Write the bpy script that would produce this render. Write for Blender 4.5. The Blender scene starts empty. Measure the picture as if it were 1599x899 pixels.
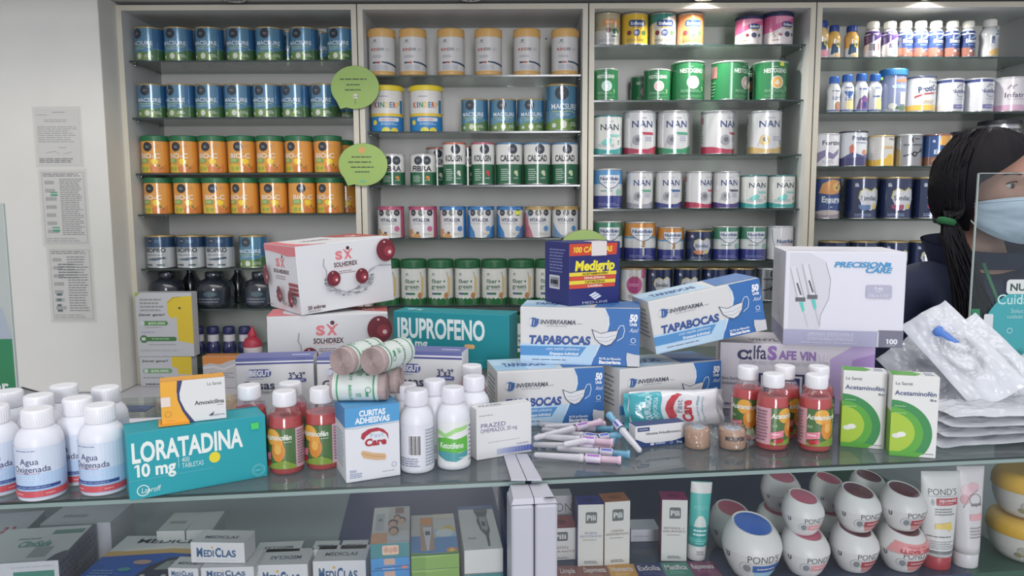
import bpy, bmesh, math, random, re
from mathutils import Vector, Matrix, geometry, noise

random.seed(7)
SC = bpy.context.scene
COL = SC.collection
PI = math.pi
R = math.radians

# ------------------------------------------------------------------ camera
F_PX, CX, CY = 1185.0, 799.5, 449.5
PITCH, ROLL = R(6.33), 0.004
CAM = Vector((0.0, 0.0, 1.40))
_F = Vector((0, math.cos(PITCH), -math.sin(PITCH)))
_U0 = Vector((0, math.sin(PITCH), math.cos(PITCH)))
_R0 = Vector((1, 0, 0))
_R = (_R0 * math.cos(ROLL) - _U0 * math.sin(ROLL)).normalized()
_U = (_U0 * math.cos(ROLL) + _R0 * math.sin(ROLL)).normalized()
cd = bpy.data.cameras.new('camera')
cam = bpy.data.objects.new('camera', cd)
COL.objects.link(cam)
cam.matrix_world = Matrix(((_R.x, _U.x, -_F.x, CAM.x), (_R.y, _U.y, -_F.y, CAM.y), (_R.z, _U.z, -_F.z, CAM.z), (0, 0, 0, 1)))
cd.sensor_width = 36.0
cd.lens = F_PX / 1599.0 * 36.0
cd.clip_start = 0.02
SC.camera = cam

# ------------------------------------------------------------------ light and exposure
SC.view_settings.view_transform = 'Standard'
SC.view_settings.look = 'None'
SC.view_settings.gamma = 1.0
SC.view_settings.use_curve_mapping = False
SC.view_settings.exposure = -0.12
SC.cycles.transparent_max_bounces = 24
SC.cycles.max_bounces = 8
SC.cycles.caustics_reflective = False
SC.cycles.caustics_refractive = False
SC.cycles.use_denoising = True
W = bpy.data.worlds.new('shop_ambience'); SC.world = W; W.use_nodes = True
W.node_tree.nodes['Background'].inputs[0].default_value = (0.90, 0.92, 1.0, 1)
W.node_tree.nodes['Background'].inputs[1].default_value = 0.62

def area(name, loc, target, sx, sy, power, color):
    l = bpy.data.lights.new(name, 'AREA'); l.shape = 'RECTANGLE'; l.size = sx; l.size_y = sy
    l.energy = power; l.color = color
    o = bpy.data.objects.new(name, l); COL.objects.link(o); o.location = loc
    o.rotation_euler = (Vector(target) - Vector(loc)).to_track_quat('-Z', 'Y').to_euler()
    return o
area('street_daylight', (0.6, -5.0, 1.72), (0.6, 0.0, 1.70), 1.3, 3.4, 236, (0.955, 0.955, 1.0))
area('ceiling_panel_light', (0.1, 0.55, 2.75), (0.1, 0.9, 1.0), 2.6, 0.6, 14, (1.0, 0.985, 0.97))
area('aisle_fill_light', (0.0, 1.55, 2.62), (0.0, 2.9, 1.35), 3.0, 0.3, 17, (1.0, 0.93, 0.80))  # added warm fill without a fixture, brightens the shelf wall

# ------------------------------------------------------------------ pixels to places
def ray(px, py):
    return _F + _R * ((px - CX) / F_PX) - _U * ((py - CY) / F_PX)
def at_Y(px, py, Y):
    d = ray(px, py); return CAM + d * (Y / d.y)
def at_z(px, py, z):
    d = ray(px, py); return CAM + d * ((z - CAM.z) / d.z)
def px_m(n, Y, z=1.3):
    return n * (Y * math.cos(PITCH) + (CAM.z - z) * math.sin(PITCH)) / F_PX

# ------------------------------------------------------------------ materials
def lin(c):
    g = 0.3 * c[0] + 0.59 * c[1] + 0.11 * c[2]
    c = tuple(10 + (x + (g - x) * 0.10) * 0.96 for x in c)  # veiling glare put into the colours: weaker saturation, lifted blacks
    return tuple(((x / 255.0) / 12.92 if x / 255.0 <= 0.04045 else ((x / 255.0 + 0.055) / 1.055) ** 2.4) for x in c)
_mats = {}
FIN = {'paper': (0.5, 0.0, 0.35), 'gloss': (0.2, 0.0, 0.6), 'tin': (0.19, 0.22, 0.9), 'metal': (0.22, 0.85, 0.5),
       'matte': (0.8, 0.0, 0.2), 'soft': (0.38, 0.0, 0.45)}
NAMED = dict(white=(232, 232, 232), black=(25, 26, 30), navy=(30, 45, 100), grey=(120, 122, 126), red=(190, 40, 45), green=(35, 120, 65),
             gold=(176, 148, 88), blue=(40, 95, 170), lgrey=(185, 187, 190), dgrey=(70, 72, 78))
def mat(c, fin='paper'):
    if not isinstance(c, (tuple, str)): return c
    if isinstance(c, str): c = NAMED[c]
    k = (c, fin)
    if k in _mats: return _mats[k]
    m = bpy.data.materials.new('%s_%02x%02x%02x' % ((fin,) + tuple(int(x) for x in c)))
    m.use_nodes = True
    nt = m.node_tree; b = nt.nodes['Principled BSDF']
    b.inputs['Base Color'].default_value = lin(c) + (1,)
    ro, me, sp = FIN[fin]
    b.inputs['Metallic'].default_value = me
    b.inputs['Specular IOR Level'].default_value = sp
    if fin in ('tin', 'gloss'):
        b.inputs['Coat Weight'].default_value = 0.65; b.inputs['Coat Roughness'].default_value = 0.09
    n = nt.nodes.new('ShaderNodeTexNoise'); n.inputs['Scale'].default_value = 60.0
    tc = nt.nodes.new('ShaderNodeTexCoord'); nt.links.new(tc.outputs['Object'], n.inputs['Vector'])
    mr = nt.nodes.new('ShaderNodeMapRange'); mr.inputs['To Min'].default_value = max(0.05, ro - 0.06); mr.inputs['To Max'].default_value = ro + 0.06
    nt.links.new(n.outputs['Fac'], mr.inputs['Value']); nt.links.new(mr.outputs['Result'], b.inputs['Roughness'])
    _mats[k] = m
    return m

def noisy(name, c1, c2, scale, rough=0.6, bump=0.0, spec=0.3):
    m = bpy.data.materials.new(name); m.use_nodes = True
    nt = m.node_tree; b = nt.nodes['Principled BSDF']
    n = nt.nodes.new('ShaderNodeTexNoise'); n.inputs['Scale'].default_value = scale; n.inputs['Detail'].default_value = 5
    tc = nt.nodes.new('ShaderNodeTexCoord'); nt.links.new(tc.outputs['Object'], n.inputs['Vector'])
    r = nt.nodes.new('ShaderNodeValToRGB'); r.color_ramp.elements[0].color = lin(c1) + (1,); r.color_ramp.elements[1].color = lin(c2) + (1,)
    nt.links.new(n.outputs['Fac'], r.inputs['Fac']); nt.links.new(r.outputs['Color'], b.inputs['Base Color'])
    b.inputs['Roughness'].default_value = rough; b.inputs['Specular IOR Level'].default_value = spec
    if bump:
        bp = nt.nodes.new('ShaderNodeBump'); bp.inputs['Strength'].default_value = bump
        nt.links.new(n.outputs['Fac'], bp.inputs['Height']); nt.links.new(bp.outputs['Normal'], b.inputs['Normal'])
    return m

def clear(name, tint, diffuse=None, dfac=0.0, f0=0.04, rough=0.02, bump=0.0, bscale=40.0, gain=1.0):
    """thin clear sheet: tinted see-through, a Fresnel gloss, and optionally some diffuse haze"""
    m = bpy.data.materials.new(name); m.use_nodes = True
    nt = m.node_tree; nt.nodes.clear()
    out = nt.nodes.new('ShaderNodeOutputMaterial')
    tr = nt.nodes.new('ShaderNodeBsdfTransparent'); tr.inputs[0].default_value = lin(tint) + (1,)
    gl = nt.nodes.new('ShaderNodeBsdfAnisotropic'); gl.inputs['Roughness'].default_value = rough
    geo = nt.nodes.new('ShaderNodeNewGeometry')
    dot = nt.nodes.new('ShaderNodeVectorMath'); dot.operation = 'DOT_PRODUCT'
    nt.links.new(geo.outputs['Incoming'], dot.inputs[0])
    if bump:
        tc = nt.nodes.new('ShaderNodeTexCoord')
        n = nt.nodes.new('ShaderNodeTexNoise'); n.inputs['Scale'].default_value = bscale; n.inputs['Detail'].default_value = 3
        nt.links.new(tc.outputs['Object'], n.inputs['Vector'])
        bp = nt.nodes.new('ShaderNodeBump'); bp.inputs['Strength'].default_value = bump; bp.inputs['Distance'].default_value = 0.01
        nt.links.new(n.outputs['Fac'], bp.inputs['Height'])
        nt.links.new(bp.outputs['Normal'], gl.inputs['Normal']); nt.links.new(bp.outputs['Normal'], dot.inputs[1])
    else:
        nt.links.new(geo.outputs['Normal'], dot.inputs[1])
    ab = nt.nodes.new('ShaderNodeMath'); ab.operation = 'ABSOLUTE'; nt.links.new(dot.outputs['Value'], ab.inputs[0])
    su = nt.nodes.new('ShaderNodeMath'); su.operation = 'SUBTRACT'; su.inputs[0].default_value = 1.0; nt.links.new(ab.outputs[0], su.inputs[1]); su.use_clamp = True
    pw = nt.nodes.new('ShaderNodeMath'); pw.operation = 'POWER'; nt.links.new(su.outputs[0], pw.inputs[0]); pw.inputs[1].default_value = 5.0
    ma = nt.nodes.new('ShaderNodeMath'); ma.operation = 'MULTIPLY_ADD'; nt.links.new(pw.outputs[0], ma.inputs[0]); ma.inputs[1].default_value = (1 - f0) * gain; ma.inputs[2].default_value = f0
    mx = nt.nodes.new('ShaderNodeMixShader'); nt.links.new(ma.outputs[0], mx.inputs[0])
    base = tr.outputs[0]
    if diffuse:
        df = nt.nodes.new('ShaderNodeBsdfDiffuse'); df.inputs[0].default_value = lin(diffuse) + (1,)
        tl = nt.nodes.new('ShaderNodeBsdfTranslucent'); tl.inputs[0].default_value = lin(diffuse) + (1,)
        m1 = nt.nodes.new('ShaderNodeMixShader'); m1.inputs[0].default_value = 0.35
        nt.links.new(df.outputs[0], m1.inputs[1]); nt.links.new(tl.outputs[0], m1.inputs[2])
        m2 = nt.nodes.new('ShaderNodeMixShader'); m2.inputs[0].default_value = dfac
        nt.links.new(tr.outputs[0], m2.inputs[1]); nt.links.new(m1.outputs[0], m2.inputs[2]); base = m2.outputs[0]
    nt.links.new(base, mx.inputs[1]); nt.links.new(gl.outputs[0], mx.inputs[2]); nt.links.new(mx.outputs[0], out.inputs[0])
    return m
GLASS = clear('counter_glass', (228, 238, 236), (206, 214, 216), 0.16, f0=0.05)
SHELFGLASS = clear('shelf_glass', (228, 240, 235), (176, 198, 188), 0.08, f0=0.05)
GLASSEDGE = mat((26, 44, 42), 'gloss')
PANE = clear('front_pane_glass', (253, 254, 254), f0=0.04)
ACRYL = clear('acrylic_sheet', (238, 244, 244), (150, 165, 170), 0.025, f0=0.04)
CLEARP = clear('clear_plastic', (252, 249, 250), (235, 230, 235), 0.05, f0=0.07, rough=0.08)
SYRUP = clear('red_syrup', (250, 150, 140), (246, 82, 80), 0.78, f0=0.03, rough=0.05)
FILM = clear('crinkled_film', (240, 242, 244), (242, 244, 248), 0.40, f0=0.07, rough=0.10, bump=0.55, bscale=26.0)
WRAP = clear('cling_wrap', (240, 242, 242), (220, 222, 224), 0.12, f0=0.08, rough=0.12, bump=0.8, bscale=80.0)
PINKCAP = clear('pink_clear_plastic', (252, 226, 240), (250, 218, 236), 0.88, f0=0.07, rough=0.1)
BLUECAP = clear('blue_clear_plastic', (170, 222, 246), (132, 204, 236), 0.82, f0=0.07, rough=0.1)
FROST = clear('frosted_clear_plastic', (246, 246, 252), (250, 248, 254), 0.74, f0=0.08, rough=0.12)

# ------------------------------------------------------------------ mesh builder
class MB:
    def __init__(s, fin='paper'):
        s.v = []; s.f = []; s.mi = []; s.sm = []; s.mats = []; s.fin = fin
    def m(s, c, fin=None):
        m = mat(c, fin or s.fin)
        if m not in s.mats: s.mats.append(m)
        return s.mats.index(m)
    def add(s, vs, fs, c, smooth=False, M=None, fin=None):
        b = len(s.v)
        s.v += [tuple(M @ Vector(p)) if M else tuple(p) for p in vs]
        i = s.m(c, fin)
        for f in fs:
            s.f.append([b + k for k in f]); s.mi.append(i); s.sm.append(smooth)
    def box(s, x0, y0, z0, x1, y1, z1, c, bev=0.0, M=None, fin=None, seg=2, smooth=False):
        if bev <= 0:
            vs = [(x, y, z) for z in (z0, z1) for y in (y0, y1) for x in (x0, x1)]
            fs = [(0, 2, 3, 1), (4, 5, 7, 6), (0, 1, 5, 4), (2, 6, 7, 3), (0, 4, 6, 2), (1, 3, 7, 5)]
            s.add(vs, fs, c, M=M, fin=fin); return
        bm = bmesh.new(); bmesh.ops.create_cube(bm, size=1)
        for v in bm.verts: v.co = Vector(((x0 + x1) / 2 + v.co.x * (x1 - x0), (y0 + y1) / 2 + v.co.y * (y1 - y0), (z0 + z1) / 2 + v.co.z * (z1 - z0)))
        bmesh.ops.bevel(bm, geom=bm.edges[:], offset=bev, segments=seg, profile=0.5, affect='EDGES')
        s.bm(bm, c, M=M, fin=fin, smooth=smooth)
    def bm(s, bm, c, M=None, fin=None, smooth=False):
        bm.verts.index_update()
        s.add([v.co[:] for v in bm.verts], [[v.index for v in f.verts] for f in bm.faces], c, smooth, M, fin)
        bm.free()
    def lathe(s, prof, c, n=32, M=None, fin=None, smooth=True, capb=False, capt=False):
        vs = []; fs = []
        for (r, z) in prof:
            for k in range(n):
                a = 2 * PI * k / n; vs.append((r * math.sin(a), -r * math.cos(a), z))
        for i in range(len(prof) - 1):
            for k in range(n):
                k2 = (k + 1) % n; fs.append((i * n + k, i * n + k2, (i + 1) * n + k2, (i + 1) * n + k))
        s.add(vs, fs, c, smooth, M, fin)
        for flag, i in ((capb, 0), (capt, len(prof) - 1)):
            if flag: s.add(vs[i * n:(i + 1) * n], [list(range(n))], c, False, M, fin)
    def tube(s, pts, r, c, n=8, fin=None, r2=None, cap=True):
        """round bar through points, radius r tapering to r2"""
        vs = []; fs = []; m = len(pts); pts = [Vector(p) for p in pts]
        ref = Vector((0.13, 0.31, 0.94))
        for i, p in enumerate(pts):
            t = (pts[min(i + 1, m - 1)] - pts[max(i - 1, 0)]).normalized()
            a = t.cross(ref).normalized(); b = t.cross(a)
            rr = r if r2 is None else r + (r2 - r) * i / (m - 1)
            for k in range(n):
                an = 2 * PI * k / n; vs.append(p + a * (rr * math.cos(an)) + b * (rr * math.sin(an)))
        for i in range(m - 1):
            for k in range(n):
                fs.append((i * n + k, i * n + (k + 1) % n, (i + 1) * n + (k + 1) % n, (i + 1) * n + k))
        if cap: fs += [list(range(n))[::-1], [(m - 1) * n + k for k in range(n)]]
        s.add(vs, fs, c, True, None, fin)
    def loft(s, secs, c, fin=None, smooth=True, cap=True, M=None):
        n = len(secs[0]); vs = [p for q in secs for p in q]; fs = []
        for i in range(len(secs) - 1):
            for k in range(n):
                fs.append((i * n + k, i * n + (k + 1) % n, (i + 1) * n + (k + 1) % n, (i + 1) * n + k))
        if cap: fs += [list(range(n))[::-1], [(len(secs) - 1) * n + k for k in range(n)]]
        s.add(vs, fs, c, smooth, M, fin)
    def grid(s, fn, nu, nv, c, fin=None, smooth=True):
        vs = [fn(i / nu, j / nv) for j in range(nv + 1) for i in range(nu + 1)]
        fs = [(j * (nu + 1) + i, j * (nu + 1) + i + 1, (j + 1) * (nu + 1) + i + 1, (j + 1) * (nu + 1) + i) for j in range(nv) for i in range(nu)]
        s.add(vs, fs, c, smooth, None, fin)
    def mesh(s, name):
        me = bpy.data.meshes.new(name)
        me.from_pydata(s.v, [], s.f)
        for m in s.mats: me.materials.append(m)
        me.polygons.foreach_set('material_index', s.mi)
        me.polygons.foreach_set('use_smooth', s.sm)
        me.update()
        return me

def tag(o, label=None, cat=None, group=None, kind=None):
    if label: o['label'] = label
    if cat: o['category'] = cat
    if group: o['group'] = group
    if kind: o['kind'] = kind
    return o
def put(name, mesh, parent=None, M=None, label=None):
    if isinstance(mesh, MB): mesh = mesh.mesh(name)
    o = bpy.data.objects.new(name, mesh); COL.objects.link(o)
    if parent is not None: o.parent = parent
    if M is not None: o.matrix_local = M
    if label: o['label'] = label
    return o
def empty(name, M, label, cat, group=None):
    o = bpy.data.objects.new(name, None); COL.objects.link(o); o.empty_display_size = 0.05
    o.matrix_world = M
    return tag(o, label, cat, group)
def struct(name, mb, parent=None, M=None):
    o = put(name, mb, parent, M)
    if parent is None: o['kind'] = 'structure'
    return o
def T(x, y=None, z=None):
    return Matrix.Translation(Vector(x) if y is None else Vector((x, y, z)))
def RZ(a): return Matrix.Rotation(a, 4, 'Z')
def RX(a): return Matrix.Rotation(a, 4, 'X')
def RY(a): return Matrix.Rotation(a, 4, 'Y')

# ------------------------------------------------------------------ lettering and printed shapes
_txt = {}
def _with_ones(s, bold):
    """set a line piece by piece, drawing the digit one with its flag"""
    vs, fs, x = [], [], 0.0
    sw = 0.15 + 2.2 * bold
    for part in re.split('(1)', s):
        if not part: continue
        if part == '1':
            b = len(vs); x += .08
            q = [(x + .20, 0), (x + .20 + sw, 0), (x + .20 + sw, 1), (x + .20, 1)]; vs += q; fs.append((b, b + 1, b + 2, b + 3))
            b = len(vs); vs += [(x, .74), (x + .20, .86), (x + .20, 1.0), (x + .17, 1.0), (x, .88)]; fs.append((b, b + 1, b + 2, b + 3, b + 4))
            x += .20 + sw + .14
        else:
            t = part.rstrip(' '); lead = len(t) - len(t.lstrip(' '))
            x += .3 * lead
            v2, f2, w2 = text2d(t.strip(' '), bold) if t.strip(' ') else ([], [], 0)
            b = len(vs); vs += [(p[0] + x, p[1]) for p in v2]; fs += [tuple(i + b for i in f) for f in f2]
            x += w2 + .10 + .3 * (len(part) - len(t))
    _txt[(s, bold)] = (vs, fs, x - .1)
    return _txt[(s, bold)]
def text2d(s, bold=0.0):
    k = (s, bold)
    if k in _txt: return _txt[k]
    if '1' in s: return _with_ones(s, bold)
    cu = bpy.data.curves.new('lettering', 'FONT'); cu.body = s; cu.size = 1.0; cu.resolution_u = 3; cu.offset = bold
    ob = bpy.data.objects.new('lettering', cu); COL.objects.link(ob)
    dg = bpy.context.evaluated_depsgraph_get(); dg.update()
    ev = ob.evaluated_get(dg); me = ev.to_mesh()
    vs = [(v.co.x, v.co.y) for v in me.vertices]; fs = [tuple(p.vertices) for p in me.polygons]
    ev.to_mesh_clear(); bpy.data.objects.remove(ob); bpy.data.curves.remove(cu)
    if vs:
        x0 = min(v[0] for v in vs); x1 = max(v[0] for v in vs)
        cap = 0.729 * 0.96
        vs = [((x - x0) / cap, y / cap) for x, y in vs]; wd = (x1 - x0) / cap
    else: wd = 0
    _txt[k] = (vs, fs, wd)
    return _txt[k]

class Surf:
    """a printable face: map(U, V, e) with U, V in metres"""
    def __init__(s, fn, su, sv, step=None, vstep=None, eps=7e-5, e0=8e-5):
        s.fn = fn; s.su = su; s.sv = sv; s.step = step; s.vstep = vstep; s.eps = eps; s.e = e0

def _cut(poly, ax, lo, hi):
    for sgn, lim in ((1, lo), (-1, hi)):
        out = []; n = len(poly)
        for i in range(n):
            a, b = poly[i], poly[(i + 1) % n]
            da, db = sgn * (a[ax] - lim), sgn * (b[ax] - lim)
            if da >= 0: out.append(a)
            if (da > 0 and db < 0) or (da < 0 and db > 0):
                t = da / (da - db); out.append((a[0] + (b[0] - a[0]) * t, a[1] + (b[1] - a[1]) * t))
        poly = out
        if len(poly) < 3: return []
    return poly
def _strips(polys, ax, st):
    res = []
    for p in polys:
        lo = min(q[ax] for q in p); hi = max(q[ax] for q in p)
        k0 = math.floor(lo / st); k1 = math.floor((hi - 1e-9) / st)
        if k0 >= k1: res.append(p); continue
        for k in range(k0, k1 + 1):
            c = _cut(p, ax, k * st, (k + 1) * st)
            if len(c) >= 3: res.append(c)
    return res

def deco(mb, sf, items, fin=None):
    for it in items:
        k = it[0]; polys = []
        su, sv = sf.su, sf.sv
        if k == 'r':
            _, u0, v0, u1, v1, c = it
            polys = [[(u0 * su, v0 * sv), (u1 * su, v0 * sv), (u1 * su, v1 * sv), (u0 * su, v1 * sv)]]
        elif k == 'rr':                      # rounded rectangle, radius in v units
            _, u0, v0, u1, v1, rad, c = it
            rr = rad * sv; x0, x1, y0, y1 = u0 * su, u1 * su, v0 * sv, v1 * sv; p = []
            for cx, cy, a0 in ((x1 - rr, y0 + rr, -90), (x1 - rr, y1 - rr, 0), (x0 + rr, y1 - rr, 90), (x0 + rr, y0 + rr, 180)):
                for q in range(5): a = R(a0 + 22.5 * q); p.append((cx + rr * math.cos(a), cy + rr * math.sin(a)))
            polys = [p]
        elif k == 'c' or k == 'el':
            if k == 'c': _, cu, cv, rad, c = it; a = b = rad * sv
            else: _, cu, cv, ra, rb, c = it; a = ra * su; b = rb * sv
            n = 22; polys = [[(cu * su + a * math.cos(2 * PI * q / n), cv * sv + b * math.sin(2 * PI * q / n)) for q in range(n)]]
        elif k == 'ring':
            _, cu, cv, rad, th, c = it
            n = 26; a = rad * sv; b = a - th * sv
            P = lambda r_, q: (cu * su + r_ * math.cos(2 * PI * q / n), cv * sv + r_ * math.sin(2 * PI * q / n))
            polys = [[P(a, q), P(a, q + 1), P(b, q + 1), P(b, q)] for q in range(n)]
        elif k == 'p':
            _, pts, c = it
            q = [(u * su, v * sv) for u, v in pts]
            tr = geometry.tessellate_polygon([[Vector((x, y, 0)) for x, y in q]])
            polys = [[q[i] for i in t] for t in tr]
        elif k == 'ln':                      # stroke through points, thickness in v units
            _, pts, th, c = it
            q = [Vector((u * su, v * sv)) for u, v in pts]; h = th * sv / 2
            for a, b in zip(q[:-1], q[1:]):
                d = (b - a)
                if d.length < 1e-9: continue
                d.normalize(); nn = Vector((-d.y, d.x)) * h; e = d * h * 0.5
                polys.append([tuple(a - nn - e), tuple(b - nn + e), tuple(b + nn + e), tuple(a + nn - e)])
        elif k == 'L':                       # rows of fine print too small to read
            _, u0, v0, u1, v1, n, c = it
            rnd = random.Random(int(u0 * 977 + v0 * 7919 + n))
            for q in range(n):
                yy = v1 - (q + 0.5) * (v1 - v0) / n; hh = (v1 - v0) / n * 0.22; x = u0; e = u1 - (u1 - u0) * (rnd.random() * 0.25)
                while x < e:
                    x2 = min(e, x + (u1 - u0) * (0.08 + 0.16 * rnd.random()))
                    polys.append([(x * su, (yy - hh) * sv), (x2 * su, (yy - hh) * sv), (x2 * su, (yy + hh) * sv), (x * su, (yy + hh) * sv)])
                    x = x2 + (u1 - u0) * 0.025
        elif k == 't':
            s_, u, v, cap, wd, c = it[1:7]
            o = it[7] if len(it) > 7 else {}
            vs, fs, w0 = text2d(s_, o.get('b', 0.0))
            if not vs: continue
            ch = cap * sv; sx = ch if wd is None else wd * su / w0
            al = o.get('a', 'c'); sh = o.get('sh', 0.0); ro = o.get('rot', 0.0)
            off = {'c': -w0 / 2, 'l': 0, 'r': -w0}[al]
            ca, sa = math.cos(R(ro)), math.sin(R(ro)); q = []
            for x, y in vs:
                X = (x + off) * sx + sh * y * ch; Y = (y - 0.5) * ch
                q.append((u * su + X * ca - Y * sa, v * sv + X * sa + Y * ca))
            polys = [[q[i] for i in f] for f in fs]
        c = it[-1] if k != 't' else it[6]
        if sf.step: polys = [q for q in (_cut(list(p), 1, 0.0012 if sf.sv < .5 else -9, 9) for p in polys) if len(q) >= 3]
        if sf.step: polys = _strips(polys, 0, sf.step)
        if sf.vstep: polys = _strips(polys, 1, sf.vstep)
        vs = []; fs = []
        for p in polys:
            b = len(vs); vs += [sf.fn(x, y, sf.e) for x, y in p]; fs.append(list(range(b, b + len(p))))
        mb.add(vs, fs, c, smooth=False, fin=fin)
        sf.e += sf.eps

def cylsurf(r, h, **k):
    f = lambda U, V, e: ((r + e) * math.sin(U / r), -(r + e) * math.cos(U / r), V)
    return Surf(f, 2 * r, h, step=r * 0.17, eps=k.get('eps', 9e-5), e0=k.get('e0', 2.4e-4 + r * 0.003))
def boxfaces(w, d, h, y0=0.0):
    return {'front': Surf(lambda U, V, e: (U, y0 - e, V), w, h),
            'left': Surf(lambda U, V, e: (-e, y0 + d - U, V), d, h),
            'right': Surf(lambda U, V, e: (w + e, y0 + U, V), d, h),
            'top': Surf(lambda U, V, e: (U, y0 + V, h + e), w, d)}
# ------------------------------------------------------------------ room shell
WALLM = noisy('painted_wall', (206, 205, 198), (214, 213, 207), 8, 0.7, 0.02)
PANELM = noisy('white_melamine', (214, 213, 207), (222, 221, 215), 5, 0.45, 0.0, 0.4)
SIDEM = noisy('grey_melamine', (192, 194, 194), (202, 204, 203), 5, 0.5, 0.0, 0.35)
EDGEM = noisy('beige_edge_band', (196, 190, 172), (206, 200, 184), 30, 0.45)
LEDGEM = noisy('pale_laminate', (178, 178, 188), (190, 190, 198), 12, 0.4)
FLOORM = noisy('floor_tile', (150, 150, 148), (165, 165, 160), 3, 0.4)
YF, YB, LEDGE_Z = 2.75, 3.05, 0.742
TOPZ = at_Y(800, 5.5, YF).z

mb = MB(); mb.box(-2.6, -3.6, -0.05, 2.6, 3.2, 0.0, FLOORM); struct('floor', mb)
mb = MB(); mb.box(-2.6, 3.08, 0.0, 2.6, 3.2, 2.6, WALLM); struct('wall_back', mb)
mb = MB(); mb.box(-2.6, 2.22, TOPZ + 0.012, 2.6, 3.08, TOPZ + 0.10, noisy('soffit_paint', (186, 187, 184), (194, 195, 192), 6, 0.7)); struct('ceiling', mb)
xl = at_Y(152, 5, 2.63).x
mb = MB(); mb.box(-2.45, 2.63, LEDGE_Z, xl, 3.075, TOPZ + 0.011, WALLM, bev=0.004); struct('wall_left', mb)

def lamp(px, lit, label):
    p = at_Y(px, 0, 2.712); z = TOPZ + 0.012
    e = empty('ceiling_spotlight', T(p.x, 2.712, z), label, 'lamp', 'spotlights above the shelves')
    m = MB('metal'); m.lathe([(0.040, 0.0), (0.043, -0.003), (0.042, -0.006), (0.033, -0.008), (0.031, -0.004), (0.031, 0.0)], (190, 190, 188)); put('trim_ring', m, e)
    if lit:
        g = bpy.data.materials.new('lamp_glow'); g.use_nodes = True
        b = g.node_tree.nodes['Principled BSDF']; b.inputs['Base Color'].default_value = (1, 1, 1, 1)
        b.inputs['Emission Color'].default_value = (1, 0.97, 0.9, 1); b.inputs['Emission Strength'].default_value = 9
    else: g = mat((60, 62, 64), 'gloss')
    m = MB(); m.lathe([(0.0005, -0.0072), (0.018, -0.0066), (0.031, -0.004)], g, n=24); put('bulb_lens', m, e)
    if lit:
        l = bpy.data.lights.new('spotlight_beam', 'AREA'); l.shape = 'DISK'; l.size = 0.055; l.energy = 4.5; l.color = (1, 0.96, 0.88); l.spread = R(150)
        o = bpy.data.objects.new('spotlight_beam', l); COL.objects.link(o); o.parent = e; o.location = (0, 0, -0.012)
lamp(365, False, 'unlit round spotlight in the ceiling above the leftmost cabinet')
lamp(735, False, 'unlit round spotlight in the ceiling above the second cabinet')
lamp(1100, True, 'lit round spotlight in the ceiling above the third cabinet')
lamp(1453, True, 'lit round spotlight in the ceiling above the rightmost cabinet')

# ------------------------------------------------------------------ wall cabinets with glass shelves
UNITS = [(179.5, 556, (94, 183, 270, 334, 419, 482, 553)), (557, 919, (117, 205, 289, 372, 477, 560)),
         (920, 1275.5, (69.5, 156, 241, 326, 407.5, 471, 560)), (1276.5, 1652, (89, 174.5, 259.5, 342, 430, 520))]
UNAME = ['leftmost cabinet', 'second cabinet', 'third cabinet', 'rightmost cabinet']
ORD = ['first', 'second', 'third', 'fourth', 'fifth', 'sixth', 'seventh', 'eighth', 'ninth', 'tenth', 'eleventh', 'twelfth']
SHELF_Z = []; UNIT_IN = []
ULAB = ['tall white open cabinet against the left wall column', 'tall white open cabinet, second along the back wall',
        'tall white open cabinet, third along the back wall', 'tall white open cabinet behind the person in navy']
SF = 2.785
for ui, (l, r, ys) in enumerate(UNITS):
    x0 = at_Y(l, 5, YF).x + 0.001; x1 = at_Y(r, 5, YF).x - 0.001; t = 0.0185
    e = empty('shelf_cabinet', T((x0 + x1) / 2, YF, LEDGE_Z), ULAB[ui], 'cabinet', 'shelf cabinets on the back wall')
    w = (x1 - x0) / 2; H = TOPZ - LEDGE_Z; D = YB - YF
    for nm, xa, xb in (('side_panel', -w, -w + t), ('side_panel', w - t, w)):
        m = MB(); m.box(xa, 0.0012, 0, xb, D, H, SIDEM); sp = put(nm, m, e)
        m = MB(); m.box(xa, 0, 0, xb, 0.0011, H, EDGEM); put('edge_band', m, sp)
    m = MB(); m.box(-w + t, 0.0012, H - t, w - t, D, H, SIDEM); tp = put('top_panel', m, e)
    m = MB(); m.box(-w + t, 0, H - t, w - t, 0.0011, H, EDGEM); put('edge_band', m, tp)
    m = MB(); m.box(-w + t, D - 0.012, 0.0, w - t, D, H - t, PANELM)
    for sx in (-0.25, 0.27): m.lathe([(0.0035, D - 0.0125), (0.0001, D - 0.014)], 'dgrey', 10, M=RX(PI / 2) @ T(0, 0, 0) if False else Matrix(((1, 0, 0, sx), (0, 0, 1, 0), (0, 1, 0, H - 0.06), (0, 0, 0, 1))))
    put('back_panel', m, e)
    zs = []
    for y in ys:
        z = at_Y((l + r) / 2, y, SF).z; zs.append(z)
        m = MB(); a, b = -w + t + 0.0015, w - t - 0.0015
        zb = z - LEDGE_Z
        m.box(a, SF - YF + 0.0008, zb - 0.006, b, D - 0.014, zb, SHELFGLASS)
        m.box(a, SF - YF, zb - 0.006, b, SF - YF + 0.0007, zb, GLASSEDGE)
        s = put('glass_shelf', m, e)
        for sx in (a - 0.001, b + 0.001):
            for sy in (SF - YF + 0.035, D - 0.05):
                m = MB('metal'); sg = 1 if sx < 0 else -1
                m.tube([(sx, sy, zb - 0.0105), (sx + sg * 0.008, sy, zb - 0.0105)], 0.0042, 'lgrey', 8); put('shelf_pin', m, s)
    SHELF_Z.append(zs); UNIT_IN.append(((x0 + x1) / 2 - w + t, (x0 + x1) / 2 + w - t))

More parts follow.
